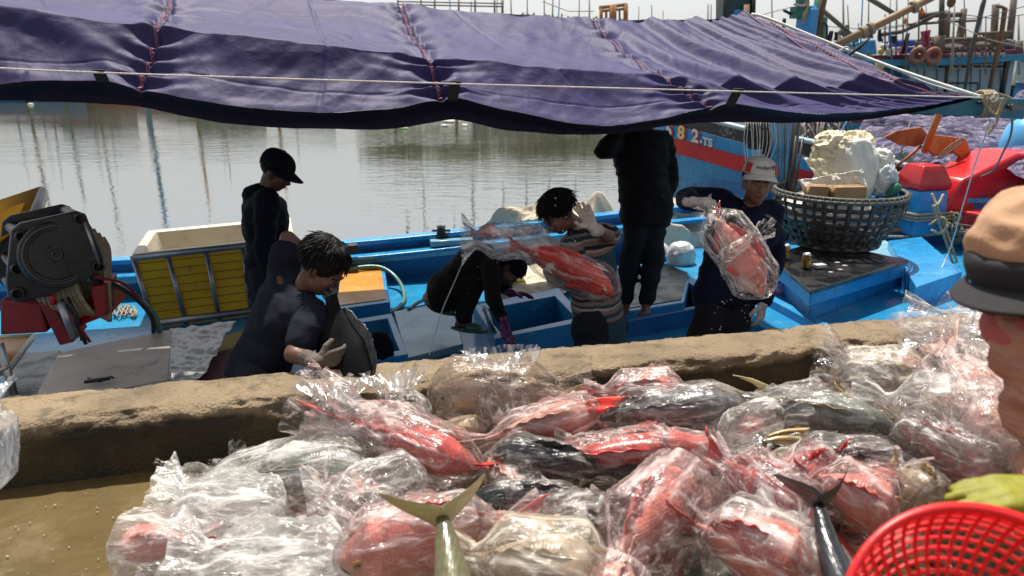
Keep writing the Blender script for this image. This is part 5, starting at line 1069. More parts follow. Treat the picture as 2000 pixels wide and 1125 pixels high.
# floating rubbish
for k, (x, y, s_, m_, lab) in enumerate(((877, 238, .16, PLW, 'white foam litter floating in the far water below the awning strap'), (868, 246, .10, PLG, 'pale plastic litter beside the white foam on the water'), (908, 245, .08, PLW, 'small white scrap floating right of the foam'), (790, 251, .09, mat('green_litter', (.3, .5, .2)), 'green plastic litter floating on the water'), (812, 236, .07, WOODB, 'dark scrap floating left of the foam'), (60, 204, .10, PLW, 'white litter floating at the far left'))):
    c = pt(x, y, z=zW + .02); sack('floating_litter', c, (s_ * 1.8, s_ * 1.5, s_ * .8), m_, lab, 'litter', 50 + k, n=24, amp=.4)
# ================================================================== fish and film
def fishmat(name, back, belly, mid=None, scalec=1.0, rough=.25, sc=110, coat=.5):
    m = bpy.data.materials.new(name); m.use_nodes = True; t = m.node_tree; N = t.nodes; L = t.links; b = N['Principled BSDF']
    tc = N.new('ShaderNodeTexCoord'); sx = N.new('ShaderNodeSeparateXYZ'); L.new(tc.outputs['Object'], sx.inputs[0])
    n = N.new('ShaderNodeTexNoise'); n.inputs['Scale'].default_value = 14; n.inputs['Detail'].default_value = 6; L.new(tc.outputs['Object'], n.inputs['Vector'])
    md = N.new('ShaderNodeMath'); md.operation = 'MULTIPLY_ADD'; L.new(n.outputs['Fac'], md.inputs[0]); md.inputs[1].default_value = .07; L.new(sx.outputs['Z'], md.inputs[2])
    mr = N.new('ShaderNodeMapRange'); mr.inputs[1].default_value = -.035; mr.inputs[2].default_value = .11; L.new(md.outputs[0], mr.inputs[0])
    rp = N.new('ShaderNodeValToRGB'); E_ = rp.color_ramp.elements; E_[0].position = .15; E_[0].color = (*belly, 1); E_[1].position = .85; E_[1].color = (*back, 1)
    e = E_.new(.5); e.color = (*(mid or tuple((x + y) / 2 for x, y in zip(back, belly))), 1)
    L.new(mr.outputs[0], rp.inputs[0])
    mp = N.new('ShaderNodeMapping'); mp.inputs['Scale'].default_value = (1, .3, 1.15); L.new(tc.outputs['Object'], mp.inputs[0])
    vo = N.new('ShaderNodeTexVoronoi'); vo.inputs['Scale'].default_value = sc; vo.inputs['Randomness'].default_value = .35; L.new(mp.outputs[0], vo.inputs['Vector'])
    mx = N.new('ShaderNodeMix'); mx.data_type = 'RGBA'; mx.blend_type = 'MULTIPLY'; r2 = N.new('ShaderNodeMapRange'); r2.inputs[1].default_value = .25; r2.inputs[2].default_value = .7; r2.inputs[3].default_value = 0; r2.inputs[4].default_value = .55; L.new(vo.outputs['Distance'], r2.inputs[0])
    L.new(r2.outputs[0], mx.inputs[0]); L.new(rp.outputs[0], mx.inputs[6]); mx.inputs[7].default_value = (.45, .4, .4, 1); out = mx.outputs[2]
    n3 = N.new('ShaderNodeTexNoise'); n3.inputs['Scale'].default_value = 9; n3.inputs['Detail'].default_value = 8; L.new(tc.outputs['Object'], n3.inputs['Vector'])
    m3 = N.new('ShaderNodeMapRange'); m3.inputs[1].default_value = .50; m3.inputs[2].default_value = .72; m3.inputs[4].default_value = .5; L.new(n3.outputs['Fac'], m3.inputs[0]); mx2 = N.new('ShaderNodeMix'); mx2.data_type = 'RGBA'; L.new(m3.outputs[0], mx2.inputs[0]); L.new(out, mx2.inputs[6]); mx2.inputs[7].default_value = (*[x * .45 for x in back], 1)
    L.new(mx2.outputs[2], b.inputs['Base Color']); b.inputs['Roughness'].default_value = rough; b.inputs['Coat Weight'].default_value = coat; b.inputs['Coat Roughness'].default_value = .08
    b.inputs['Subsurface Weight'].default_value = .0
    bp = N.new('ShaderNodeBump'); bp.inputs['Strength'].default_value = .5; bp.inputs['Distance'].default_value = .002; bp.invert = True; L.new(vo.outputs['Distance'], bp.inputs['Height']); L.new(bp.outputs[0], b.inputs['Normal'])
    return m
FM = dict(red=fishmat('red_fish_skin', (.72, .10, .085), (.80, .36, .30), (.76, .17, .14)),
          vivid=fishmat('vivid_red_fish_skin', (.66, .035, .02), (.70, .10, .05), (.70, .055, .03)),
          pink=fishmat('pink_fish_skin', (.80, .25, .20), (.88, .62, .56), (.84, .40, .34)),
          pale=fishmat('pale_pink_fish_skin', (.74, .36, .28), (.85, .70, .60), (.80, .50, .42)),
          cream=fishmat('cream_fish_skin', (.50, .38, .26), (.74, .64, .50), (.62, .48, .34)),
          dark=fishmat('dark_grey_fish_skin', (.012, .013, .016), (.12, .11, .10), (.03, .032, .036)),
          black=fishmat('black_fish_skin', (.006, .006, .007), (.035, .03, .03), (.012, .011, .012), rough=.75, coat=.02),
          grey=fishmat('grey_fish_skin', (.09, .09, .10), (.55, .50, .47), (.28, .27, .27)),
          silver=fishmat('silver_fish_skin', (.20, .22, .19), (.70, .68, .60), (.46, .48, .43)),
          olive=fishmat('olive_fish_skin', (.13, .12, .05), (.55, .50, .38), (.30, .27, .16)))
def finmat(name, a, b2):
    m = mat(name, a, b2, 6, .35, .5, 8, stretch=(1, 1, 18), dist=.003, coat=.3); return m
FF = dict(red=finmat('red_fin', (.68, .03, .03), (.55, .02, .02)), vivid=finmat('bright_fin', (.75, .05, .02), (.6, .03, .02)), pink=finmat('pink_fin', (.68, .14, .12), (.6, .1, .1)), pale=finmat('pale_fin', (.6, .35, .3), (.5, .28, .22)), cream=finmat('cream_fin', (.55, .42, .2), (.45, .34, .16)),
          black=finmat('black_fin', (.02, .02, .02), (.012, .012, .012)), dark=finmat('dark_fin', (.05, .05, .055), (.03, .03, .035)), grey=finmat('grey_fin', (.18, .18, .18), (.1, .1, .1)), silver=finmat('silver_fin', (.45, .38, .2), (.35, .3, .15)), olive=finmat('olive_fin', (.62, .52, .26), (.42, .38, .18)))
EYEM = mat('fish_eye', (.01, .01, .01), rough=.05, bump=0); MOUTH = mat('dark_mouth', (.05, .008, .008), rough=.4, bump=0)
def interp(T, x):
    for (a, p), (b, q) in zip(T, T[1:]):
        if x <= b: return p + (q - p) * smooth((x - a) / (b - a)) * .5 + (q - p) * .5 * (x - a) / (b - a)
    return T[-1][1]
PH = [(0, .07), (.04, .26), (.10, .50), (.2, .82), (.34, 1), (.55, .90), (.75, .55), (.9, .26), (1, .22)]
PHL = [(0, .10), (.05, .42), (.12, .68), (.24, .92), (.4, 1), (.6, .9), (.8, .5), (.93, .20), (1, .16)]
PW = [(0, .12), (.04, .35), (.1, .62), (.24, 1), (.45, .95), (.7, .52), (.9, .18), (1, .10)]
def fish(L, H, W, kind, label, bend=0.0, slim=False, tail=1.0, grp=None, eye=True, fork=.35, open_mouth=False, name=None):
    r = root(name or 'fish', (0, 0, 0), label, 'fish', grp); nx, na = 46, 26; prof = PHL if slim else PH
    def ctr(t): x = L * (.5 - t * .86); return V((x, bend * L * (t - .35) ** 2 * 1.6, 0))
    mb = MB(); R_ = []
    for i in range(nx + 1):
        t = (i / nx); h = interp(prof, t) * H / 2; w_ = interp(PW, t) * W / 2; c = ctr(t); c.z -= H * .03 * (1 - t)
        rr = []
        for j in range(na):
            a = 2 * pi * j / na; y = sin(a) * w_; z = cos(a) * h * (1 if cos(a) > 0 else .95)
            z += (.006 if abs(t - .245) < .012 and abs(z) < h * .7 else 0); g = .0035 * exp(-((t - .25 - .03 * cos(a)) / .012) ** 2) * (1 if abs(cos(a)) < .85 else 0)
            y -= g * (1 if y > 0 else -1) * 1.4; y += .002 * nz(V((t * 9, a, 0)))
            rr.append(c + V((0, y, z)))
        R_.append(rr)
    mb.loft(R_); mb.build('body', FM[kind], r)
    ff = FF[kind]
    # tail fin
    mb = MB(); c1 = ctr(.985); h0 = interp(prof, 1) * H / 2; TL = L * .20 * tail; TH = H * .42 * tail
    def tf(i, j):
        s_ = j * 2 - 1; x = c1.x - i * TL * (1 - fork + fork * abs(s_) ** 1.3); return V((x, ctr(1).y + bend * L * i * .25 + .006 * sin(s_ * 9 + i * 4) * i, s_ * lerp(h0, TH, i ** .8)))
    mb.grid(tf, 12, 20); mb.build('tail_fin', ff, r, thick=.0035)
    mb = MB()
    def df(i, j): t = .26 + i * .56; h = interp(prof, t) * H / 2; e = sin(pi * min(1, i * .93 + .07)) ** .6; sp = .85 + .15 * abs(sin(i * 40)); p = ctr(t + j * .05); return p + V((0, .004 * sin(i * 30) * j, h * .97 + j * H * .15 * e * sp))
    mb.grid(df, 40, 5); mb.build('dorsal_fin', ff, r, thick=.002)
    mb = MB()
    def af(i, j): t = .62 + i * .22; h = interp(prof, t) * H / 2; p = ctr(t + j * .05); return p + V((0, 0, -h * .92 - j * H * .15 * sin(pi * (i * .8 + .15))))
    mb.grid(af, 12, 4); mb.build('anal_fin', ff, r, thick=.002)
    for sg in (1, -1):
        mb = MB(); w_ = interp(PW, .28) * W / 2
        def pf(i, j): s_ = j * 2 - 1; p = ctr(.28 + i * .17); return p + V((0, sg * (w_ * .93 + i * .022), -H * .08 - i * H * .12 + s_ * (.008 + i * H * .10) * (1 - .4 * i * i)))
        mb.grid(pf, 10, 8); mb.build('pectoral_fin', ff, r, thick=.0018)
    if eye:
        for sg in (1, -1):
            c = ctr(.105); w_ = interp(PW, .105) * W / 2; mb = MB(); er = H * .055; mb.ball(c + V((0, sg * w_ * .86, H * .10)), (er, er * .5, er), n=14, m=8); e_ = mb.build('eye', mat_eye_ring, r)
            mb = MB(); mb.ball(c + V((0, sg * (w_ * .86 + er * .30), H * .10)), (er * .6, er * .32, er * .6), n=12, m=8); mb.build('pupil', EYEM, e_)
    mb = MB(); w0 = interp(PW, .05) * W / 2
    mb.tube([ctr(.075) + V((0, w0 * 1.16, -H * .10)), ctr(.03) + V((0, w0 * .82, -H * .055)), ctr(-.002) + V((0, 0, -H * .04)), ctr(.03) + V((0, -w0 * .82, -H * .055)), ctr(.075) + V((0, -w0 * 1.16, -H * .10))], H * .012, 6)
    if open_mouth: mb.ball(ctr(.01) + V((0, 0, -H * .05)), (.02, W * .14, H * .08))
    mb.build('mouth', MOUTH, r)
    return r
mat_eye_ring = mat('fish_eye_ring', (.55, .35, .08), rough=.1, bump=0)
def orient(r, c, d, up=(0, 0, 1), roll=0):
    X = V(d).normalized(); Z = V(up); Z = (Z - X * Z.dot(X)).normalized(); Y = Z.cross(X); M = Matrix((X, Y, Z)).transposed() @ Matrix.Rotation(roll, 3, 'X')
    r.location = V(c); r.rotation_euler = M.to_euler(); return r
def film(name, tint=(1.0, .97, .93), base=.16, k=.55, rough=.2, sc=7, stain=None, gloss=.5):
    m = bpy.data.materials.new(name); m.use_nodes = True; t = m.node_tree; N = t.nodes; L = t.links; N.clear(); out = N.new('ShaderNodeOutputMaterial')
    tc = N.new('ShaderNodeTexCoord'); mp = N.new('ShaderNodeMapping'); mp.inputs['Scale'].default_value = (.55, 1.9, 1.9); mp.inputs['Rotation'].default_value = (.3, .2, .35); L.new(tc.outputs['Object'], mp.inputs[0])
    n = N.new('ShaderNodeTexNoise'); n.noise_type = 'RIDGED_MULTIFRACTAL'; n.inputs['Offset'].default_value = 1; n.inputs['Gain'].default_value = 2; n.inputs['Scale'].default_value = sc; n.inputs['Detail'].default_value = 3.5; n.inputs['Roughness'].default_value = .5; n.inputs['Distortion'].default_value = .6; L.new(mp.outputs[0], n.inputs['Vector'])
    mr = N.new('ShaderNodeMapRange'); mr.inputs[1].default_value = 1.22; mr.inputs[2].default_value = 1.72; mr.inputs[3].default_value = base; mr.inputs[4].default_value = min(1, base + k); L.new(n.outputs['Fac'], mr.inputs[0])
    nb_ = N.new('ShaderNodeTexNoise'); nb_.noise_type = 'RIDGED_MULTIFRACTAL'; nb_.inputs['Offset'].default_value = 1; nb_.inputs['Gain'].default_value = 2; nb_.inputs['Scale'].default_value = sc * 3.1; nb_.inputs['Detail'].default_value = 2.5; nb_.inputs['Distortion'].default_value = .8; L.new(mp.outputs[0], nb_.inputs['Vector'])
    mb_ = N.new('ShaderNodeMapRange'); mb_.inputs[1].default_value = 1.30; mb_.inputs[2].default_value = 1.55; mb_.inputs[3].default_value = 0; mb_.inputs[4].default_value = .28 if k > .4 else .12; L.new(nb_.outputs['Fac'], mb_.inputs[0])
    sm_ = N.new('ShaderNodeMath'); sm_.operation = 'ADD'; sm_.use_clamp = True; L.new(mr.outputs[0], sm_.inputs[0]); L.new(mb_.outputs[0], sm_.inputs[1])
    hh_ = N.new('ShaderNodeMath'); hh_.operation = 'MULTIPLY_ADD'; L.new(nb_.outputs['Fac'], hh_.inputs[0]); hh_.inputs[1].default_value = .35; L.new(n.outputs['Fac'], hh_.inputs[2])
    lw = N.new('ShaderNodeLayerWeight'); lw.inputs['Blend'].default_value = .35
    bp = N.new('ShaderNodeBump'); bp.inputs['Strength'].default_value = .8; bp.inputs['Distance'].default_value = .005; L.new(hh_.outputs[0], bp.inputs['Height'])
    ad = N.new('ShaderNodeMath'); ad.operation = 'MULTIPLY_ADD'; ad.use_clamp = True; L.new(lw.outputs['Facing'], ad.inputs[0]); ad.inputs[1].default_value = .05; L.new(sm_.outputs[0], ad.inputs[2])
    tr = N.new('ShaderNodeBsdfTransparent'); tr.inputs[0].default_value = (.985, .985, .985, 1); df = N.new('ShaderNodeBsdfDiffuse'); tl = N.new('ShaderNodeBsdfTranslucent'); L.new(bp.outputs[0], df.inputs['Normal'])
    for x in (df, tl): x.inputs[0].default_value = (*tint, 1)
    if stain:
        n5 = N.new('ShaderNodeTexNoise'); n5.inputs['Scale'].default_value = 9; n5.inputs['Detail'].default_value = 7; n5.inputs['Roughness'].default_value = .7; L.new(tc.outputs['Object'], n5.inputs['Vector'])
        m5 = N.new('ShaderNodeMapRange'); m5.inputs[1].default_value = .50; m5.inputs[2].default_value = .68; L.new(n5.outputs['Fac'], m5.inputs[0])
        mx = N.new('ShaderNodeMix'); mx.data_type = 'RGBA'; L.new(m5.outputs[0], mx.inputs[0]); mx.inputs[6].default_value = (*tint, 1); mx.inputs[7].default_value = (*stain, 1)
        for x in (df, tl): L.new(mx.outputs[2], x.inputs[0])
    m1 = N.new('ShaderNodeMixShader'); m1.inputs[0].default_value = .28; L.new(df.outputs[0], m1.inputs[1]); L.new(tl.outputs[0], m1.inputs[2])
    m2 = N.new('ShaderNodeMixShader'); L.new(ad.outputs[0], m2.inputs[0]); L.new(tr.outputs[0], m2.inputs[1]); L.new(m1.outputs[0], m2.inputs[2])
    gl = N.new('ShaderNodeBsdfGlossy'); gl.inputs['Roughness'].default_value = rough; L.new(bp.outputs[0], gl.inputs['Normal'])
    fr = N.new('ShaderNodeFresnel'); fr.inputs[0].default_value = 1.5; L.new(bp.outputs[0], fr.inputs['Normal']); fm = N.new('ShaderNodeMath'); fm.operation = 'MULTIPLY'; fm.use_clamp = True; L.new(fr.outputs[0], fm.inputs[0]); fm.inputs[1].default_value = gloss
    m3 = N.new('ShaderNodeMixShader'); L.new(fm.outputs[0], m3.inputs[0]); L.new(m2.outputs[0], m3.inputs[1]); L.new(gl.outputs[0], m3.inputs[2]); L.new(m3.outputs[0], out.inputs[0]); return m
FILM = dict(clear=film('clear_film', base=.01, k=.48), thin=film('wet_clear_film', base=.0, k=.28), milky=film('milky_film', base=.10, k=.62, sc=6), white=film('white_film', base=.16, k=.62, sc=6),
            blood=film('blood_stained_film', base=.06, k=.6, stain=(.62, .12, .08), tint=(.92, .80, .76)), cream=film('cream_film', (.92, .84, .72), base=.16, k=.6, sc=6, stain=(.75, .50, .34)), brown=film('brownish_film', (.72, .56, .46), base=.05, k=.5, stain=(.45, .26, .16)), pinkf=film('pinkish_film', (.95, .80, .78), base=.06, k=.55, stain=(.80, .42, .38)))
def bag(L, H, W, kind, label, seed=0, flare=.35, neck=.82, grp=None, cr=.20, nx=96, na=64, flat=1.0, tip=.05, name='plastic_bag', obl=True):
    r_ = MB(); s0 = V((seed * 3.7, seed * 1.3, 0))
    def f(i, j):
        t = i; a = 2 * pi * j
        e = (min(1, t / .16)) ** .55 if t < .16 else 1
        if t > neck - .22: e *= lerp(1, flare * .55, smooth((t - neck + .22) / .22)) if t < neck else lerp(flare * .55, flare * 1.3, (t - neck) / (1 - neck))
        w_ = V((t * L * 4.5, cos(a) * 1.5, sin(a) * 1.5)) + s0; w2 = V((t * L * 9, cos(a) * 2.2, sin(a) * 2.2)) + s0 * 2
        c = crinkle(w_) * .75 + crinkle(w2, 1.2) * .45 - .1
        loose = .8 - .35 * smooth((t - neck + .1) / .2)
        k = e * (1 + cr * loose * (c - .35))
        fold_ = 1 + (.16 * sin(a * 5 + seed + 2 * nz(V((t * 3, 0, seed)))) + .10 * sin(a * 11 + seed * 2)) * smooth((t - neck + .12) / .12)
        x = L * (.5 - t); k *= fold_
        return V((x + .02 * L * nz(w_ + V((0, 0, 9))), cos(a) * W / 2 * k + .05 * W * nz(V((t * 3, seed, 1))), sin(a) * H / 2 * k * flat + .06 * H * nz(V((t * 3, seed, 5)))))
    r_.grid(f, nx, na); me_v = r_.v; o = MB(); o.v = me_v; o.f = r_.f; o.m = r_.m
    me = bpy.data.meshes.new(name); me.from_pydata(o.v, [], o.f); me.materials.append(FILM[kind]); me.polygons.foreach_set('use_smooth', [True] * len(o.f)); ob_ = bpy.data.objects.new(name, me); COL.objects.link(ob_)
    return tag(ob_, label, 'plastic bag', grp)
FM['black'].node_tree.nodes['Principled BSDF'].inputs['Specular IOR Level'].default_value = .1; FM['black'].node_tree.nodes['Principled BSDF'].inputs['Coat Weight'].default_value = 0
# ================================================================== people
SKIN = mat('tanned_skin', (.20, .095, .058), (.16, .075, .045), 9, .5, .12, 90, dist=.0015)
SKIND = mat('deep_tan_skin', (.14, .062, .038), (.11, .048, .03), 9, .5, .12, 90, dist=.0015)
HAIR = mat('black_hair', (.004, .0035, .0035), (.008, .007, .006), 30, .6, .4, 120, stretch=(1, 1, .15), spec=.2)
def fab(name, a, b2=None, sc=5): return mat(name, a, b2, sc, .88, .35, 90, dist=.002, spec=.2)
CL = dict(navy=fab('navy_fleece', (.004, .007, .024), (.003, .005, .018)), hood=fab('blackish_navy_hoodie', (.003, .004, .010), (.004, .006, .013)), black=fab('black_trousers', (.008, .008, .010), (.012, .012, .014)), polo=fab('slate_polo', (.011, .013, .023), (.008, .009, .016)),
          dark=fab('dark_shirt', (.012, .011, .011), (.016, .014, .014)), jack=fab('black_jacket', (.006, .006, .007), (.009, .009, .010)), jean=fab('dark_trousers', (.010, .012, .018), (.015, .018, .026)))
GLV2 = mat('wet_brown_glove', (.14, .11, .09), (.09, .07, .06), 12, .8, .5, 100); GLV = mat('dirty_knit_glove', (.56, .49, .44), (.42, .36, .32), 12, .9, .6, 160, dist=.003); PUR = mat('purple_rubber_glove', (.20, .02, .14), (.15, .015, .10), 8, .35, .15, 30); YGL = mat('olive_yellow_glove', (.26, .25, .012), (.18, .17, .01), 10, .6, .3, 60)
def cap_(mb, a, b, ra, rb, n=14):
    a, b = V(a), V(b); d = b - a; L = d.length
    if L < 1e-5: return
    P = []; R_ = []; ax = d / L
    for k in range(5): th = pi / 2 * (1 - k / 4); P.append(a - ax * ra * sin(th)); R_.append(max(ra * cos(th), 1e-4))
    for k in range(1, 5): P.append(a + d * k / 5); R_.append(ra + (rb - ra) * k / 5)
    for k in range(5): th = pi / 2 * k / 4; P.append(b + ax * rb * sin(th)); R_.append(max(rb * cos(th), 1e-4))
    mb.tube(P, R_, n)
def frame(f, up=(0, 0, 1)):
    Y = V(f).normalized(); Z = V(up); Z = (Z - Y * Z.dot(Y)).normalized(); X = Y.cross(Z); return Matrix((X, Y, Z)).transposed()      # X right, Y front, Z up
def headprims(mb, c, H, s=1.0):
    T = lambda x, y, z: V(c) + H @ V((x, y, z)) * s
    def b(p, r): mb.ball(T(*p), tuple(q * s for q in r), H, 20, 14)
    b((0, -.012, .028), (.076, .095, .092)); b((0, .030, -.030), (.062, .062, .082)); b((0, .048, -.085), (.030, .030, .026)); b((0, .03, -.062), (.052, .048, .04))
    b((0, .082, .012), (.050, .014, .012)); b((-.034, .070, -.022), (.022, .018, .020)); b((.034, .070, -.022), (.022, .018, .020))
    cap_(mb, T(0, .086, .004), T(0, .106, -.026), .0085 * s, .013 * s, 10); b((-.013, .094, -.031), (.010, .010, .008)); b((.013, .094, -.031), (.010, .010, .008))
    b((0, .086, -.055), (.022, .011, .0065)); b((0, .083, -.066), (.019, .011, .0075))
    for sg in (1, -1): b((sg * .077, -.008, -.008), (.012, .020, .032)); b((sg * .075, .002, -.036), (.008, .010, .012))
LIPM = mat('dark_lips', (.16, .05, .04), rough=.5, bump=0); WHT = mat('eye_white', (.55, .50, .46), rough=.15, bump=0)
def face(par, c, H, s=1.0, lips=True):
    T = lambda x, y, z: V(c) + H @ V((x, y, z)) * s
    for sg in (1, -1):
        mb = MB(); mb.ball(T(sg * .031, .076, -.003), (.013 * s, .010 * s, .0062 * s), H, 12, 8); e = mb.build('eye', WHT, par); mb = MB(); mb.ball(T(sg * .031, .0835, -.003), (.0058 * s, .004 * s, .0056 * s), H, 10, 6); mb.build('iris', EYEM, e)
        mb = MB(); mb.tube(catmull([T(sg * .015, .091, .016), T(sg * .032, .090, .022), T(sg * .052, .074, .014)], 4), [.0035 * s, .002 * s], 6); mb.build('eyebrow', HAIR, par)
        mb = MB(); mb.tube(catmull([T(sg * .017, .085, .001), T(sg * .031, .089, .006), T(sg * .046, .079, .000)], 4), .0022 * s, 5); mb.build('eyelid', SKIND, par)
    if lips: mb = MB(); mb.tube(catmull([T(-.023, .083, -.061), T(-.008, .0965, -.0595), T(.008, .0965, -.0595), T(.023, .083, -.061)], 4), .0022 * s, 5); mb.build('lip_line', LIPM, par)
def hair(par, c, H, s=1.0, seed=0, length=.05, fringe=True, n=260, back=True):
    random.seed(seed); T = lambda x, y, z: V(c) + H @ V((x, y, z)) * s; mb = MB()
    mb.ball(T(0, -.024, .040), (.086 * s, .098 * s, .094 * s), H, 26, 18)
    for i, p in enumerate(mb.v): mb.v[i] = p + (p - V(c)).normalized() * (.007 * nz(p * 40) + .004 * nz(p * 90)) * s
    for k in range(n * 3):
        a = random.uniform(0, 2 * pi); el = random.uniform(-.2, 1.3); d = V((cos(a) * cos(el), sin(a) * cos(el), sin(el)))
        if d.y > .15 and el < .45 and not fringe: continue
        if d.y > .3 and el < .42: continue
        p = T(d.x * .083, -.024 + d.y * .095, .040 + d.z * .092); rd = H @ d; dn = H @ V((d.x * .5, d.y * .5 + .15, -.9)); dn = (dn - rd * dn.dot(rd) * .85).normalized(); dn = (dn + V((random.gauss(0, .13), random.gauss(0, .13), random.gauss(0, .1)))).normalized(); l = length * s * random.uniform(.5, 1.2)
        out = (H @ d) * .006
        mb.tube([p, p + dn * l * .5 + out * .8, p + dn * l + out * .2], [.0034 * s, .0026 * s, .0008 * s], 4)
    return mb.build('hair', HAIR, par)
def ballcap(par, c, H, m, s=1.0, brimm=None, tilt=0.0):
    T = lambda x, y, z: V(c) + H @ (V((x, y, z)) * s); mb = MB(); R_ = []
    for i in range(13):
        k = i / 12; rr = sin(pi / 2 * (k ** .8)) if k else .001; z = .045 + .086 * cos(pi / 2 * k) - .002 * k
        R_.append([T(.088 * rr * cos(2 * pi * j / 30), -.012 + .108 * rr * sin(2 * pi * j / 30), z + .006 * sin(2 * pi * j / 30) * -k) for j in range(30)])
    mb.loft(R_, cap=False); mb.lathe([(.007, 0), (.006, .005), (.001, .007)], 10, T(0, -.012, .135), H, cap=False); cp = mb.build('cap', m, par, thick=.003)
    mb = MB()
    def bf(i, j): a = radians(20) + radians(140) * i; e = .092 + j * .072 * sin(pi * i) ** .55; x = cos(a) * (.087 + j * .012); return T(x, -.012 + sin(a) * .104 + j * .078 * sin(pi * i) ** .6, .046 - .018 * (x / .09) ** 2 - j * .020)
    mb.grid(bf, 24, 8); mb.build('brim', brimm or m, cp, thick=.004); return cp
def hand(mb, w_, d, pn, side=1, curl=.5, s=1.0, spread=.12, glove=0.0):
    """w_ wrist, d towards fingertips, pn palm normal (the way the palm faces)"""
    Y = V(d).normalized(); Z = -V(pn); Z = (Z - Y * Z.dot(Y)).normalized(); X = Y.cross(Z) * side; g = glove
    T = lambda x, y, z: V(w_) + (X * x + Y * y + Z * z) * s
    M = Matrix((X, Y, Z)).transposed()
    cap_(mb, T(0, -.03, 0), T(0, .01, 0), (.026 + g) * s, (.025 + g) * s)
    for x in (-.028, -.010, .009, .027): cap_(mb, T(x * .55, .012, 0), T(x, .088 - abs(x) * .2, 0), (.0145 + g) * s, (.012 + g) * s, 10)
    for i, (x, l) in enumerate(((.029, .068), (.010, .078), (-.010, .073), (-.028, .058))):
        p = T(x, .090 - abs(x) * .25, 0); ang = 0; dirx = X * (x / .03) * spread; cl = curl * (1 + .12 * i); r_ = (.0092 + g) * s
        for k, fr in enumerate((.44, .32, .26)):
            ang += cl * (.55, .85, .6)[k]; dd = (Y * cos(ang) - Z * sin(ang) + dirx).normalized(); q = p + dd * l * fr * s; cap_(mb, p, q, r_ * (1 - .1 * k), r_ * (1 - .1 * (k + 1)), 8); p = q
    p = T(.026, .022, -.006); q = p + (X * .75 + Y * .6 - Z * .35).normalized() * .040 * s; cap_(mb, p, q, (.014 + g) * s, (.0115 + g) * s, 10); q2 = q + (X * .30 + Y * .85 - Z * (.3 + curl * .5)).normalized() * .032 * s; cap_(mb, q, q2, (.011 + g) * s, (.009 + g) * s, 10)
def foot(mb, a, d, s=1.0, bare=True):
    d = V(d); d.z = 0; d.normalize(); sdv_ = V((-d.y, d.x, 0)); a = V(a); g = a - V((0, 0, .075 * s))
    cap_(mb, a, g - d * .035 * s + V((0, 0, .030 * s)), .038 * s, .034 * s); cap_(mb, a + V((0, 0, -.02)), g + d * .10 * s + V((0, 0, .022 * s)), .034 * s, .022 * s)
    for k in range(5): x = (k - 2) * .017; cap_(mb, g + d * .06 * s + sdv_ * x * .7 * s + V((0, 0, .022 * s)), g + (d * (.155 - .012 * abs(k - 1) - .004 * k) + sdv_ * x * 1.1) * s + V((0, 0, .012 * s)), .016 * s, (.012 if k else .014) * s, 8)
def torso(mb, pel, che, nek, hw, sw, dep=1.0, wid=1.0, inf=0.0, low=0.12):
    pts = catmull([pel + (pel - che).normalized() * low, pel, (pel + che) / 2 + V((0, 0, 0)), che, nek.lerp(che, .25), nek], 4); n = len(pts) - 1; R_ = []
    for i, p in enumerate(pts):
        k = i / n; ax = hw.lerp(sw, smooth(k * 1.2)).normalized(); tg = (pts[min(i + 1, n)] - pts[max(i - 1, 0)]).normalized(); ax = (ax - tg * ax.dot(tg)).normalized(); fz = tg.cross(ax)
        a = interp([(0, .145), (.18, .165), (.4, .145), (.62, .175), (.80, .185), (.9, .12), (1, .05)], k) * wid + inf; b_ = interp([(0, .10), (.2, .115), (.4, .105), (.62, .115), (.82, .10), (.92, .07), (1, .05)], k) * dep + inf
        R_.append([p + ax * a * cos(2 * pi * j / 20) + fz * b_ * sin(2 * pi * j / 20) for j in range(20)])
    mb.loft(R_)
def wrinkle(s0, amp=.010, fs=7, ax=(1, 1, 2.2)):
    def f(p, n): q = V((p.x * ax[0], p.y * ax[1], p.z * ax[2])) * fs + V((s0, s0 * 2, 0)); r_ = abs(nz(q * .6)); return amp * (.9 - 2.6 * r_) + amp * .5 * (.4 - 1.5 * abs(nz(q * 1.5 + V((3, 3, 3))))) + amp * .25 * nz(q * 4)
    return f
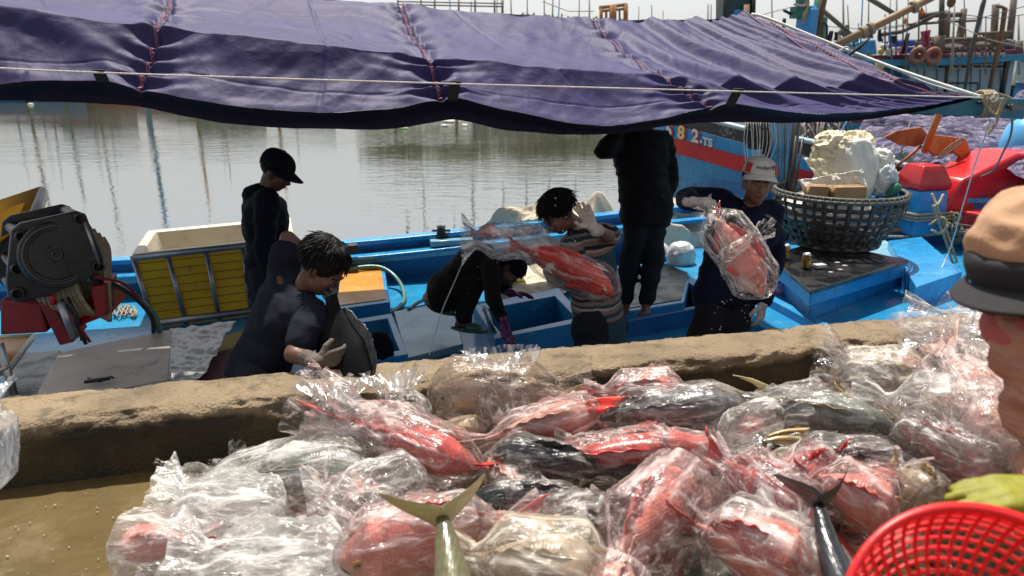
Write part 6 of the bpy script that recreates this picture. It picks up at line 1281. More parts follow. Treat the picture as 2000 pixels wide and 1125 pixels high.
def person(label, J, facing, hrot, skin=SKIN, top=None, sleeve='long', trousers=None, seed=1, shoes=None, hands=('body', 'body'), hs=1.0, tw=1.0, infl=.018, wamp=.010, hfun=None, faceon=True, voxel=.0085, hem=.16, collar=None, cut=None, handp=None, build=1.0, fold_fs=7, legs=True):
    """J world joints: head neck chest pelvis shL elL wrL shR elR wrR hipL knL anL hipR knR anR (L = the person's left)"""
    r = root('person', (J['pelvis'].x, J['pelvis'].y, J['floor']), label, 'person')
    mb = MB(); sw = (J['shR'] - J['shL']).normalized(); hw = (J['hipR'] - J['hipL']).normalized(); H = hrot
    torso(mb, J['pelvis'], J['chest'], J['neck'], hw, sw, .92, .92 * tw)
    cap_(mb, J['neck'] - V((0, 0, .02)), J['head'] + H @ V((0, -.02, -.05)), .056, .052); headprims(mb, J['head'], H, hs)
    for S in 'LR':
        cap_(mb, J['chest'].lerp(J['neck'], .55), J['sh' + S], .06, .055); cap_(mb, J['sh' + S], J['el' + S], .050 * build, .040 * build); cap_(mb, J['el' + S], J['wr' + S], .040 * build, .027)
        if legs:
            cap_(mb, J['hip' + S], J['kn' + S], .080, .055); cap_(mb, J['kn' + S], J['an' + S], .055, .036)
            if shoes is None or True: foot(mb, J['an' + S], J.get('toe' + S, facing))
    hp = handp or {}
    for S, hm in zip('LR', hands):
        d, pn, cu, sp = hp.get(S, ((J['wr' + S] - J['el' + S]).normalized(), -V(facing), .5, .1)); 
        if hm == 'body': hand(mb, J['wr' + S], d, pn, 1 if S == 'L' else -1, cu, 1, sp)
        else:
            mg = MB(); hand(mg, J['wr' + S], d, pn, 1 if S == 'L' else -1, cu, 1.0, sp, .0022); e = (J['wr' + S] - J['el' + S]).normalized(); cap_(mg, J['wr' + S] - e * .07, J['wr' + S], .036, .031); remesh(mg, .0052, 3, .4, wrinkle(3, .0015, 30)).build('glove', hm, r)
    body = remesh(mb, voxel, 5, .5).build('body', skin, r)
    if top:
        mb = MB(); torso(mb, J['pelvis'], J['chest'], J['neck'].lerp(J['chest'], .12), hw, sw, 1.0, 1.0 * tw, infl, hem)
        for S in 'LR':
            cap_(mb, J['chest'].lerp(J['neck'], .55), J['sh' + S], .075 + infl * .5, .066 + infl * .4)
            e = J['el' + S] if sleeve != 'short' else J['sh' + S].lerp(J['el' + S], .62)
            cap_(mb, J['sh' + S], e, .064 + infl * .5, (.052 if sleeve != 'short' else .062) + infl * .4)
            if sleeve == 'long': cap_(mb, J['el' + S], J['wr' + S].lerp(J['el' + S], .10), .050 + infl * .4, .036 + infl * .3)
        if collar: collar(mb, J, H)
        remesh(mb, .013, 7, .5, wrinkle(seed, wamp, fold_fs)).build('top', top, r)
    if trousers and legs:
        mb = MB(); 
        for S in 'LR': cap_(mb, J['pelvis'].lerp(J['hip' + S], .6), J['kn' + S], .112, .078); cap_(mb, J['kn' + S], J['an' + S].lerp(J['kn' + S], .06), .078, .062); cap_(mb, J['pelvis'] + V((0, 0, .06)), J['hip' + S], .11, .11)
        torso(mb, J['pelvis'], J['pelvis'].lerp(J['chest'], .5), J['pelvis'].lerp(J['chest'], .62), hw, hw, .98, .95, .012, .06)
        remesh(mb, .014, 6, .5, wrinkle(seed + 5, .010, 6)).build('trousers', trousers, r)
    if hfun: hfun(r, J['head'], H)
    if faceon: face(body, J['head'], H, hs)
    return r
def JP(floor, **k):
    J = {n: pt(v_[0], v_[1], d=v_[2]) for n, v_ in k.items()}; J['floor'] = floor; return J
def chk(nm, J):
    D = lambda a, b: round((J[a] - J[b]).length, 2); print('JOINTS', nm, 'sh', D('shL', 'shR'), 'uaL', D('shL', 'elL'), 'faL', D('elL', 'wrL'), 'uaR', D('shR', 'elR'), 'faR', D('elR', 'wrR'), 'tor', D('pelvis', 'neck'), 'neckhead', D('neck', 'head'), 'thL', D('hipL', 'knL'), 'cfL', D('knL', 'anL'), 'thR', D('hipR', 'knR'), 'cfR', D('knR', 'anR'), 'an z', round(J['anL'].z, 2), round(J['anR'].z, 2), 'head z', round(J['head'].z, 2))

# --- 1 man in dark cap, profile, standing left
J = JP(ZD, head=(540, 336, 4.7), neck=(516, 378, 4.72), chest=(518, 430, 4.72), pelvis=(524, 530, 4.72), shL=(520, 388, 4.88), shR=(522, 392, 4.54), elL=(512, 472, 4.92), wrL=(530, 540, 4.85), elR=(516, 480, 4.48), wrR=(534, 556, 4.50),
       hipL=(520, 540, 4.80), hipR=(522, 542, 4.62), knL=(520, 655, 4.82), knR=(526, 660, 4.62), anL=(510, 765, 4.85), anR=(516, 770, 4.62)); chk('cap', J)
fc = V((1, -.1, 0))
def hood(mb, J, H): c = J['neck'] + V((-.075, 0, -.005)); mb.ball(c, (.062, .11, .055)); mb.ball(J['neck'] + V((-.03, 0, .01)), (.09, .10, .05))
person('man in dark hoodie and dark baseball cap standing in profile by the yellow box', J, fc, frame((.82, -.1, -.50), (.35, 0, 1)), SKIND, CL['hood'], 'long', CL['jean'], 2, hfun=lambda r, c, H: (hair(r, c, H, 1, 3, .035, n=160), ballcap(r, c, H, CL['hood'], 1.06)), collar=hood, infl=.026)
# --- 2 bending man in the slate polo
J = JP(ZD, head=(630, 524, 3.35), neck=(588, 566, 3.42), chest=(560, 610, 3.46), pelvis=(498, 730, 3.50), shL=(548, 520, 3.52), shR=(612, 622, 3.28), elL=(562, 466, 3.58), wrL=(606, 500, 3.66), elR=(572, 692, 3.16), wrR=(622, 706, 3.10),
       hipL=(490, 742, 3.62), hipR=(505, 750, 3.38), knL=(520, 850, 3.6), knR=(540, 860, 3.34), anL=(505, 985, 3.62), anR=(520, 1000, 3.36)); chk('polo', J)
J['shL'] = pt(553, 545, d=3.55)
def pcol(mb, J, H): mb.ball(J['neck'], (.085, .085, .03), frame((J['head'] - J['neck']), (0, 0, 1)) @ Rx(pi / 2))
person('bending man in slate blue polo shirt, one elbow raised, gripping a big dark fish', J, V((.9, -.1, 0)), frame((.72, -.25, -.65), (.55, 0, .8)), SKIND, CL['polo'], 'short', CL['jean'], 3, hands=('body', GLV2), tw=1.12, hfun=lambda r, c, H: hair(r, c, H, 1.12, 5, .06, n=420), collar=pcol, hs=1.03, handp={'R': (V((.75, .2, .1)), V((.1, .9, .1)), .8, .03)}, infl=.022, hem=.05)
# --- 3 crouching man
J = JP(ZD, head=(994, 528, 5.30), neck=(964, 508, 5.36), chest=(926, 508, 5.42), pelvis=(864, 572, 5.5), shL=(955, 512, 5.62), shR=(958, 520, 5.18), elL=(985, 560, 5.60), wrL=(1000, 572, 5.5), elR=(962, 580, 5.10), wrR=(985, 632, 5.02),
       hipL=(862, 575, 5.60), hipR=(864, 580, 5.38), knL=(930, 545, 5.66), knR=(932, 536, 5.34), anL=(872, 592, 5.66), anR=(905, 624, 5.35)); chk('crouch', J)
J['toeL'] = J['toeR'] = V((.95, -.35, 0))
def sandals(r, c, H):
    for S in 'LR':
        a = J['an' + S] - V((0, 0, .075)); d = V((.94, -.34, 0)).normalized(); mb = MB(); q = frame(d); mb.ball(a + d * .045 + V((0, 0, .002)), (.052, .15, .018), q); 
        mb.ball(a + d * .08 + V((0, 0, .028)), (.055, .065, .030), q); mb.build('sandal', mat('green_rubber', (.03, .16, .10), rough=.5, bump=0), r)
    hair(r, c, H, 1.05, 8, .045, n=260)
J['anL'].z = max(J['anL'].z, ZD + .085); J['anR'].z = max(J['anR'].z, ZD + .085)
person('crouching man in dark clothes and purple gloves reaching into the open hatch', J, V((.95, -.3, 0)), frame((.35, -.5, -.85), (.9, 0, .1)), SKIND, CL['dark'], 'long', CL['dark'], 4, hands=(PUR, PUR), hfun=sandals, handp={'L': (V((.95, 0, -.1)), V((0, -.4, -.9)), .25, .3), 'R': (V((.25, 0, -1)), V((.6, -.6, 0)), .35, .15)}, infl=.012, wamp=.006, hem=.0, build=.95)
# --- 4 man in the striped shirt
STR = bpy.data.materials.new('striped_shirt'); STR.use_nodes = True
t = STR.node_tree; N_ = t.nodes; L_ = t.links; b_ = N_['Principled BSDF']; tc_ = N_.new('ShaderNodeTexCoord'); sp_ = N_.new('ShaderNodeSeparateXYZ'); L_.new(tc_.outputs['Object'], sp_.inputs[0])
nz_ = N_.new('ShaderNodeTexNoise'); nz_.inputs['Scale'].default_value = 5; L_.new(tc_.outputs['Object'], nz_.inputs['Vector']); ma = N_.new('ShaderNodeMath'); ma.operation = 'MULTIPLY_ADD'; ma.inputs[1].default_value = .05; L_.new(nz_.outputs['Fac'], ma.inputs[0]); L_.new(sp_.outputs['Z'], ma.inputs[2])
mz = N_.new('ShaderNodeMapRange'); mz.inputs[1].default_value = -.05; mz.inputs[2].default_value = .72; L_.new(ma.outputs[0], mz.inputs[0]); cr_ = N_.new('ShaderNodeValToRGB'); cr_.color_ramp.interpolation = 'CONSTANT'; E_ = cr_.color_ramp.elements; TE = (.015, .05, .065, 1); BR = (.22, .14, .12, 1); BK = (.008, .008, .01, 1); CRM = (.34, .29, .26, 1)
E_[0].color = TE; E_[1].position = .18; E_[1].color = BR
for p_, c_ in ((.21, TE), (.235, BR), (.265, CRM), (.28, TE), (.30, BR), (.325, BK), (.345, BR), (.365, TE), (.385, BR), (.40, TE), (.56, BK), (.57, TE), (.66, BR), (.68, CRM), (.70, BK), (.73, BR), (.76, CRM), (.775, TE), (.80, BR), (.82, BK), (.84, CRM), (.87, BR), (.9, TE)): e = E_.new(p_); e.color = c_
L_.new(mz.outputs[0], cr_.inputs[0]); L_.new(cr_.outputs[0], b_.inputs['Base Color']); b_.inputs['Roughness'].default_value = .9
J = JP(ZD, head=(1089, 417, 4.28), neck=(1132, 440, 4.40), chest=(1150, 490, 4.42), pelvis=(1170, 625, 4.42), shR=(1118, 482, 4.24), shL=(1186, 462, 4.56), elR=(1098, 540, 4.12), wrR=(1078, 545, 3.92), elL=(1188, 462, 4.26), wrL=(1158, 444, 4.08),
       hipR=(1150, 640, 4.32), hipL=(1190, 640, 4.5), knR=(1150, 740, 4.25), knL=(1195, 740, 4.45), anR=(1150, 850, 4.3), anL=(1195, 845, 4.48)); chk('striped', J)
J['elR'] = pt(1120, 560, d=4.10)
person('man in teal striped shirt leaning over a bagged red fish, one glove raised', J, V((-.75, -.6, 0)), frame((-.62, -.5, -.62), (-.35, 0, 1)), SKIN, STR, 'short', CL['jean'], 5, hands=(GLV, GLV), hfun=lambda r, c, H: hair(r, c, H, 1.04, 11, .075, n=420), handp={'L': (V((-.45, -.1, .85)), V((-.3, -.9, 0)), .12, .22), 'R': (V((-.2, -.3, .6)), V((.6, -.5, 0)), .9, .05)}, infl=.022, hem=.17)
# --- 5 standing man, head hidden by the awning
J = JP(-.35, head=(1244, 208, 5.62), neck=(1248, 248, 5.70), chest=(1252, 300, 5.72), pelvis=(1262, 415, 5.72), shR=(1206, 278, 5.66), shL=(1296, 280, 5.78), elR=(1180, 296, 5.42), wrR=(1212, 246, 5.46), elL=(1308, 352, 5.86), wrL=(1300, 414, 5.74),
       hipR=(1242, 425, 5.68), hipL=(1282, 425, 5.76), knR=(1230, 510, 5.62), knL=(1276, 510, 5.62), anR=(1222, 588, 5.62), anL=(1262, 588, 5.55)); chk('standing', J)
def jc(mb, J, H): mb.ball(J['neck'] + V((0, .02, -.01)), (.10, .09, .045))
person('barefoot man in a black jacket standing with his head behind the awning hem', J, V((-.25, -.95, 0)), frame((-.5, -.8, -.2)), SKIND, CL['jack'], 'long', CL['jean'], 6, tw=1.12, hfun=lambda r, c, H: hair(r, c, H, 1, 13, .03, n=100), collar=jc, infl=.038, wamp=.014, fold_fs=9, hem=.12, handp={'L': (V((.0, -.1, -1)), V((-1, 0, 0)), .6, .05)})
# --- 6 man in the white cap
J = JP(ZD, head=(1480, 358, 4.20), neck=(1466, 402, 4.30), chest=(1448, 455, 4.33), pelvis=(1415, 575, 4.36), shR=(1408, 392, 4.36), shL=(1504, 412, 4.34), elR=(1342, 388, 4.34), wrR=(1352, 394, 4.02), elL=(1512, 505, 4.40), wrL=(1490, 594, 4.28),
       hipR=(1390, 590, 4.34), hipL=(1442, 590, 4.38), knR=(1362, 690, 4.22), knL=(1428, 700, 4.28), anR=(1352, 815, 4.3), anL=(1425, 830, 4.35)); chk('white', J)
CAPW = mat('white_cap_cotton', (.55, .52, .46), (.45, .42, .37), 6, .9, .2, 90); CAPR = mat('red_cap_panel', (.50, .03, .03), rough=.8)
def wcap(r, c, H):
    hair(r, c, H, .98, 17, .02, n=120); cu = V(c) + H @ V((0, 0, .012)); cp = ballcap(r, cu, H, CAPW, 1.05); T = lambda x, y, z: cu + H @ (V((x, y, z)) * 1.06)
    for sg in (1, -1):
        mb = MB()
        def f(i, j): a = radians(90 - sg * (46 + 26 * i)); k = .62 + .37 * j; rr = sin(pi / 2 * (k ** .8)); return T(.0885 * rr * cos(a), -.012 + .1085 * rr * sin(a), .045 + .092 * cos(pi / 2 * k))
        mb.grid(f, 8, 8); mb.build('side_panel', CAPR, cp, thick=.002)
    NV = mat('navy_print', (.02, .03, .16), rough=.6, bump=0); cv = bpy.data.curves.new('txt', 'FONT'); cv.body = 'Fujikura'; cv.size = .026; cv.align_x = 'CENTER'; cv.offset = .0006; o = bpy.data.objects.new('tmp', cv); COL.objects.link(o)
    dg = bpy.context.evaluated_depsgraph_get(); me = bpy.data.meshes.new_from_object(o.evaluated_get(dg)); bpy.data.objects.remove(o); mb = MB()
    def wrap(x, y): a = radians(90) - x / .098; k = .80 - y * 6.5; rr = sin(pi / 2 * (max(.01, k) ** .8)) * 1.03; return T(.090 * rr * cos(a), -.012 + .112 * rr * sin(a), .047 + .092 * cos(pi / 2 * k))
    mb._add([wrap(v.co.x + .008, v.co.y) for v in me.vertices], [tuple(p.vertices) for p in me.polygons])
    mb._add([wrap(x, y) for x, y in ((-.062, .0), (-.052, .0), (-.046, .012), (-.040, .014), (-.042, .022), (-.060, .022), (-.064, .014), (-.056, .013))], [tuple(range(8))])
    mb.build('printed_name', NV, cp, sm=False, thick=.001)
def hcol(mb, J, H): mb.ball(J['neck'] + V((0, .01, -.005)), (.10, .085, .04)); mb.ball(J['neck'] + V((.03, .07, -.02)), (.11, .06, .07))
person('man in a white cap and navy hooded top holding up a bagged red fish', J, V((-.2, -.95, 0)), frame((-.10, -.97, .02), (.10, 0, 1)), SKIN, CL['navy'], 'long', CL['black'], 7, hands=(GLV, GLV), tw=1.02, hfun=wcap, collar=hcol, infl=.028, wamp=.011, handp={'R': (V((.75, -.55, .12)), V((.1, .2, -1)), .85, .03), 'L': (V((-.12, -.1, -1)), V((-.6, .6, 0)), .45, .12)}, hem=.10, hs=1.0)
# --- 7 man down in the hold
J = JP(-1.12, head=(742, 690, 4.95), neck=(742, 722, 5.0), chest=(742, 770, 5.02), pelvis=(742, 860, 5.05), shR=(700, 745, 5.02), shL=(785, 745, 5.02), elR=(695, 800, 4.95), wrR=(710, 850, 4.9), elL=(790, 800, 4.95), wrL=(775, 850, 4.9), hipR=(725, 870, 5.05), hipL=(760, 870, 5.05), knR=(725, 880, 4.8), knL=(760, 880, 4.8), anR=(725, 900, 5.0), anL=(760, 900, 5.0)); 
for k_ in J:
    if k_ != 'floor': J[k_] = J[k_] + V((0, 0, 0))
person('man with a dark cap almost hidden down in the open hold', J, V((0, -1, 0)), frame((0.2, -.6, -.75), (0, -.6, 1)), SKIND, CL['hood'], 'long', None, 8, hfun=lambda r, c, H: ballcap(r, c, H, CL['hood'], 1.12), legs=False, voxel=.012)
# --- 8 woman at the right edge, close to the camera
HATB = mat('beige_hat_cotton', (.50, .29, .17), (.42, .24, .14), 4, .9, .3, 60); MASK = mat('pink_mask', (.46, .12, .12), (.38, .09, .09), 12, .8, .3, 60); SLV = mat('peach_sleeve', (.50, .25, .165), (.36, .17, .11), 6, .8, .9, 16, stretch=(1, 1, 6), dist=.012)
J = JP(0, head=(2018, 544, 1.36), neck=(2070, 640, 1.46), chest=(2200, 760, 1.60), pelvis=(2500, 1000, 1.75), shR=(2018, 650, 1.36), shL=(2190, 640, 1.74), elR=(2062, 905, 1.30), wrR=(2052, 962, 1.20), elL=(2250, 850, 1.6), wrL=(2200, 1000, 1.4),
       hipR=(2480, 1020, 1.65), hipL=(2520, 1000, 1.85), knR=(2300, 1300, 1.6), knL=(2340, 1270, 1.8), anR=(2450, 1650, 1.7), anL=(2480, 1600, 1.9)); chk('woman', J)
def hat(r, c, H):
    T = lambda x, y, z: V(c) + H @ V((x, y, z)); mb = MB(); mb.ball(T(0, -.045, .066), (.118, .128, .090), H, 60, 44); mb.ball(T(0, -.100, .025), (.100, .080, .095), H, 40, 30); 
    for i, p in enumerate(mb.v): n = (p - V(c)).normalized(); mb.v[i] = p + n * (.016 * (.5 - 1.8 * abs(nz(V((p.x * 1.2, p.y * 1.2, p.z * 2.4)) * 6))) + .008 * (.5 - 1.6 * abs(nz(p * 16))))
    mb.build('hat', HATB, r)
    BL = mat('black_visor', (.012, .011, .014), (.02, .018, .022), 8, .85, .2, 60); mb = MB()
    mb.lathe([(.100, .0), (.108, .012), (.112, .035), (.110, .058), (.10, .066)], 40, T(0, -.012, .0), H, cap=False); vb = mb.build('visor_band', BL, r, thick=.005)
    mb = MB()
    def bf(i, j): a = radians(5) + radians(170) * i; return T(cos(a) * (.104 + j * .02), -.006 + sin(a) * .110 + j * .050 * sin(pi * i) ** .6, .016 - .012 * (cos(a)) ** 2 - j * .020)
    mb.grid(bf, 30, 8); mb.build('visor_brim', BL, vb, thick=.004)
    mb = MB(); mb.ball(T(0, .036, -.078), (.072, .074, .052), H, 30, 20)
    for i, p in enumerate(mb.v): mb.v[i] = p + (p - V(c)).normalized() * .004 * (.5 - abs(nz(p * 18)))
    mb.build('face_mask', MASK, r)
    GL_ = mat('brown_red_lens', (.14, .02, .012), (.10, .014, .01), 3, .08, 0); g = MB()
    for sg in (1, -1):
        g2 = MB(); g2.ball(T(sg * .034, .090, -.018), (.033, .012, .023), H, 20, 12); g2.build('lens', GL_, r)
        tm = MB(); tm.tube([T(sg * .064, .086, .0), T(sg * .080, .05, .0), T(sg * .084, -.02, .0)], .003, 6); tm.build('temple', EYEM, r)
    g.tube(catmull([T(-.012, .096, .0), T(0, .102, .004), T(.012, .096, .0)], 4), .003, 6); g.build('glasses_frame', EYEM, r)
person('woman in beige hat, black visor, sunglasses and pink mask bending in at the right', J, V((-.9, -.2, 0)), frame((-.80, -.55, -.22), (-.2, 0, 1)), SKIN, SLV, 'long', CL['jean'], 9, hands=('body', YGL), hfun=hat, faceon=False, infl=.010, handp={'R': (V((-.98, -.05, .0)), V((0, .15, -1)), .16, .08), 'L': (V((-.5, 0, -1)), V((-1, 0, 0)), .5, .1)}, wamp=.016, fold_fs=14)
# ================================================================== catch held by the men
def place(f, P0, P1, up=(0, 0, 1), roll=0):
    """P0 tail end, P1 head end in the photo with depths"""
    a, b = pt(P0[0], P0[1], d=P0[2]), pt(P1[0], P1[1], d=P1[2]); return orient(f, (a + b) / 2, b - a, up, roll), (b - a).length
def ln(P0, P1): return (pt(P1[0], P1[1], d=P1[2]) - pt(P0[0], P0[1], d=P0[2])).length
CAMV = V((0, -1, .35))
# red fish in front of the striped man
A_, B_ = (1010, 470, 3.9), (1200, 570, 3.78); L_ = ln(A_, B_)
f = fish(L_ * 1.08, .21, .13, 'vivid', 'bright red fish in a clear bag held in front of the striped shirt', slim=True, bend=-.10, tail=.8); place(f, (1000, 462, 3.92), B_, (.2, -.45, .8), .15)
b = bag(L_ * 1.14, .225, .15, 'thin', 'clear wet bag tight round the bright red fish of the striped man', 3, flare=.9, neck=.90, cr=.14); place(b, (1000, 468, 3.9), (1206, 573, 3.77), (.2, -.4, .8))
b = bag(.48, .20, .10, 'milky', 'loose crinkled tail of the bag flying out left of the bright red fish', 7, flare=1.0, neck=.86, cr=.34); place(b, (908, 468, 3.92), (1075, 474, 3.9), (0, -.3, .9))
f = fish(.16, .06, .03, 'red', 'small dark red fish piece seen in the flying end of the bag', eye=False, slim=True, tail=1.2); place(f, (925, 452, 3.93), (975, 450, 3.93))
# fish held by the white-capped man
f = fish(.54, .22, .12, 'pink', 'red and pink fish hanging head down in the bag of the white-capped man', bend=.05, tail=.7); place(f, (1385, 408, 3.85), (1488, 572, 3.72), (.85, -.5, .35), .25)
b = bag(.60, .25, .14, 'clear', 'clear glossy bag hanging from the glove of the white-capped man', 11, flare=.32, neck=.93, cr=.26); place(b, (1372, 392, 3.88), (1502, 580, 3.72), (.85, -.5, .35))
b = bag(.30, .22, .07, 'clear', 'loose side flap of the bag held by the white-capped man', 12, flare=1.0, neck=.8, cr=.4); place(b, (1492, 452, 3.80), (1402, 512, 3.76), (.5, -.5, .7))
# big dark fish of the bending man
f = fish(.70, .34, .17, 'black', 'big dark fish held upright against the kerb by the bending man', bend=.04, tail=.5); place(f, (634, 545, 3.30), (690, 830, 3.14), (.92, -.25, .3), .2)

# ================================================================== the pile on the quay
def fb(P0, P1, H, W, kind, film_, lab_f, lab_b, up=(0, 0, 1), roll=0, seed=0, slim=False, bend=0, tail=1.0, grow=1.03, flare=.5, cr=.22, bf=None, fork=.35, bagname='plastic_bag', eye=True, om=False, neck=.82, gx=1.16):
    L = ln(P0, P1); out = []
    if kind: f = fish(L * 1.06, H * 1.06, W * 1.1, kind, lab_f, bend, slim, tail, eye=eye, fork=fork, open_mouth=om); place(f, P0, P1, up, roll); out.append(f); FISH.append(f)
    if film_: b = bag(L * gx * .95, H * grow, W * grow * 1.15, film_, lab_b, seed, flare, neck, cr=cr, name=bagname); place(b, P0, P1, up, roll * .5); out.append(b)
    return out
T = (0, -.55, .8); FISH = []
fb((1120, 822, 2.62), (1438, 792, 2.50), .185, .13, 'grey', 'thin', 'dark-headed grey fish on top of the pile pointing right towards the kerb corner', 'clear bag round the dark-headed grey fish on top', T, .3, 1, True, grow=1.18, tail=.8)
fb((1150, 770, 2.66), (1330, 760, 2.62), .13, .12, 'pink', 'pinkf', 'pink fish lying above the dark-headed grey fish', 'pinkish bag bulging above the dark-headed grey fish', T, 0, 2, grow=1.2)
mb = MB(); a, b2, c, d = pt(1120, 810, d=2.56), pt(1150, 785, d=2.56), pt(1228, 772, d=2.54), pt(1180, 803, d=2.53)
mb.grid(lambda i, j: a.lerp(b2, j).lerp(d.lerp(c, j), i) + V((0, .01 * sin(i * 5), .008 * sin(j * 9))), 10, 10); tag(mb.build('loose_fin', FF['vivid'], thick=.004), 'bright red fin sticking out left below the pink bag', 'fin')
fb((958, 908, 2.42), (1400, 872, 2.40), .17, .12, 'red', 'thin', 'long red fish lying across the middle of the pile, tail to the left', 'thin film stretched over the long red fish', T, .35, 3, True, gx=.72, tail=.95, grow=1.12, cr=.3, flare=.9)
fb((915, 868, 2.60), (1175, 800, 2.60), .17, .12, 'pale', 'pinkf', 'pale pink fish left of the dark-headed one', 'milky pink bag with a fish left of the top of the pile', T, .2, 4)
fb((1140, 775, 2.80), (850, 765, 2.85), .20, .16, 'cream', 'brown', 'brownish fish inside the peaked bag against the kerb', 'brownish clear bag with a tall peak leaning on the kerb', T, .2, 5, cr=.34, grow=1.35, flare=.8)
b = bag(.30, .17, .08, 'clear', 'upright twisted peak of the brownish bag on the kerb', 6, flare=1.2, neck=.6, cr=.4); place(b, (975, 690, 2.78), (985, 830, 2.7), (1, 0, 0))
b = bag(.28, .20, .12, 'clear', 'empty crumpled clear bag standing against the kerb left of the peak', 7, flare=.9, neck=.7, cr=.4); place(b, (770, 735, 2.78), (790, 850, 2.72), (1, 0, 0))
b = bag(.24, .20, .12, 'thin', 'empty clear bag at the left end of the pile on the kerb face', 8, flare=1.0, neck=.7, cr=.4); place(b, (655, 752, 2.74), (660, 860, 2.70), (1, 0, 0))
fb((620, 800, 2.60), (925, 912, 2.42), .17, .13, 'red', 'blood', 'red fish inside the blood-stained bag pointing to the gap in the pile', 'blood-stained clear bag spreading left from the red fish', T, .3, 9, True, grow=1.35, flare=1.1, cr=.32, neck=.7)
b = bag(.42, 0.173, 0.176, 'blood', 'milky bag with blood spots below the kerb at the left', 10, flare=1.0, cr=.5); place(b, (610, 830, 2.62), (860, 850, 2.5), T)
fb((330, 985, 2.42), (700, 900, 2.44), .12, .16, 'silver', 'milky', 'silvery fish hidden in the long white bag', 'long glossy white bag on the wet concrete at the left', T, 0, 11, grow=1.35, cr=.26, flare=.7)
b = bag(.46, 0.086, 0.230, 'white', 'big bulging white bag in front of the long one at the left', 12, flare=1.0, cr=.5); place(b, (300, 990, 2.34), (560, 1010, 2.22), T)
for k, (P, Q_, lab) in enumerate((((330, 930, 2.55), (420, 925, 2.5), 'small clear corner of film lying on the wet concrete'), ((470, 895, 2.60), (430, 960, 2.5), 'square clear flap of film standing up at the left of the pile'))):
    b = bag(.17, .12, .05, 'thin', lab, 14 + k, flare=1.1, neck=.6, cr=.5, nx=50, na=40); place(b, P, Q_, T)
fb((420, 1060, 2.08), (230, 1062, 2.10), .11, .10, 'pink', 'milky', 'small pink fish in the lowest left bag', 'long milky bag with a pink patch lowest at the left', T, 0, 16, grow=1.6, cr=.22)
b = bag(.50, 0.086, 0.251, 'white', 'wide white bag cut by the bottom edge at the left', 17, flare=1.0, cr=.5); place(b, (350, 1120, 1.98), (660, 1110, 1.92), T)
b = bag(.36, 0.173, 0.176, 'milky', 'milky crumpled bag above the pink fish at the bottom', 18, flare=.9, cr=.5); place(b, (610, 1000, 2.2), (830, 930, 2.3), T)
b = bag(.36, 0.158, 0.198, 'blood', 'pale bag with small blood specks left of the pink bag at the bottom', 19, flare=.8, cr=.5); place(b, (600, 960, 2.25), (760, 1040, 2.1), T)
fb((1040, 1020, 1.92), (670, 1090, 1.80), .23, .15, 'pink', 'pinkf', 'deep pink fish at the bottom behind the pale forked tail', 'glossy pinkish bag at the bottom behind the pale forked tail', T, .3, 20, grow=1.16)
fb((930, 1005, 1.98), (1030, 1050, 1.90), .08, .06, 'red', None, 'small red fish right behind the pale forked tail', '', T)
fb((1215, 985, 2.16), (925, 972, 2.20), .115, .10, 'dark', 'thin', 'slim dark grey fish in the middle of the pile', 'thin wet film over the slim dark grey fish', T, .3, 21, True, gx=1.0)
fb((1230, 930, 2.34), (970, 885, 2.42), .15, .12, 'dark', 'thin', 'dark fish lying under the long red fish', 'film over the dark fish under the long red one', T, .3, 22, True)
fb((1190, 1010, 2.0), (1085, 1060, 1.90), .12, .10, 'dark', 'clear', 'dark fish piece in the crumpled clear bag in the centre', 'crumpled clear bag round a dark fish in the centre', T, .3, 23, grow=1.7, cr=.4)
fb((1175, 1130, 1.74), (1345, 935, 2.05), .20, .15, 'pink', 'pinkf', 'pink fish standing steeply in the centre right of the pile', 'streaky milky pink bag standing steeply in the centre', (-.6, -.6, .6), .0, 24, grow=1.25, cr=.26)
fb((1385, 885, 2.24), (1590, 1040, 1.98), .19, .14, 'red', 'pinkf', 'red scaled fish pointing down right beside the dark forked tail', 'pale film half covering the red scaled fish', (.5, -.6, .6), .2, 25, grow=1.16, cr=.26)
fb((1330, 1020, 1.86), (1590, 1130, 1.68), .25, .17, 'pink', 'clear', 'broad salmon-pink fish at the bottom right of the centre', 'tight glossy bag round the broad salmon-pink fish', (.3, -.7, .7), .1, 26, grow=1.12, cr=.16)
fb((1408, 776, 2.62), (1742, 835, 2.40), .185, .13, 'silver', 'thin', 'large silver-green fish pointing right below the kerb', 'thin clear bag round the large silver-green fish', T, .3, 27, True, bend=.04, om=True, cr=.2)
mb = MB(); P_ = [pt(1432, 734, d=2.60), pt(1470, 742, d=2.6), pt(1500, 757, d=2.6)]
mb.loft([[P_[0], P_[0] + V((0, .004, .003))], [P_[1] + V((0, 0, .004)), P_[1] - V((0, 0, .012))], [P_[2] + V((0, 0, .01)), P_[2] - V((0, 0, .03))]], closed=False, cap=False); tag(mb.build('loose_fin', FF['olive'], thick=.004), 'thin pointed yellowish fin rising above the silver-green fish', 'fin')
b = bag(.30, .17, .12, 'milky', 'milky film gathered between the dark head and the silver-green fish', 28, flare=.8, cr=.35); place(b, (1560, 800, 2.46), (1400, 850, 2.36), T)
b = bag(.24, .16, .10, 'clear', 'peaked clear film behind the silver-green fish', 29, flare=.9, cr=.35); place(b, (1480, 790, 2.68), (1620, 770, 2.66), T)
mb = MB(); a, b2, c, d = pt(1488, 868, d=2.26), pt(1500, 848, d=2.27), pt(1580, 832, d=2.27), pt(1556, 868, d=2.25)
mb.grid(lambda i, j: a.lerp(b2, j).lerp(d.lerp(c, j), i) + V((0, .008 * sin(j * 12), .006 * sin(i * 4))), 10, 16); tag(mb.build('loose_tail_fin', FF['cream'], thick=.004), 'yellowish tail fin standing out below the silver-green fish', 'fin')
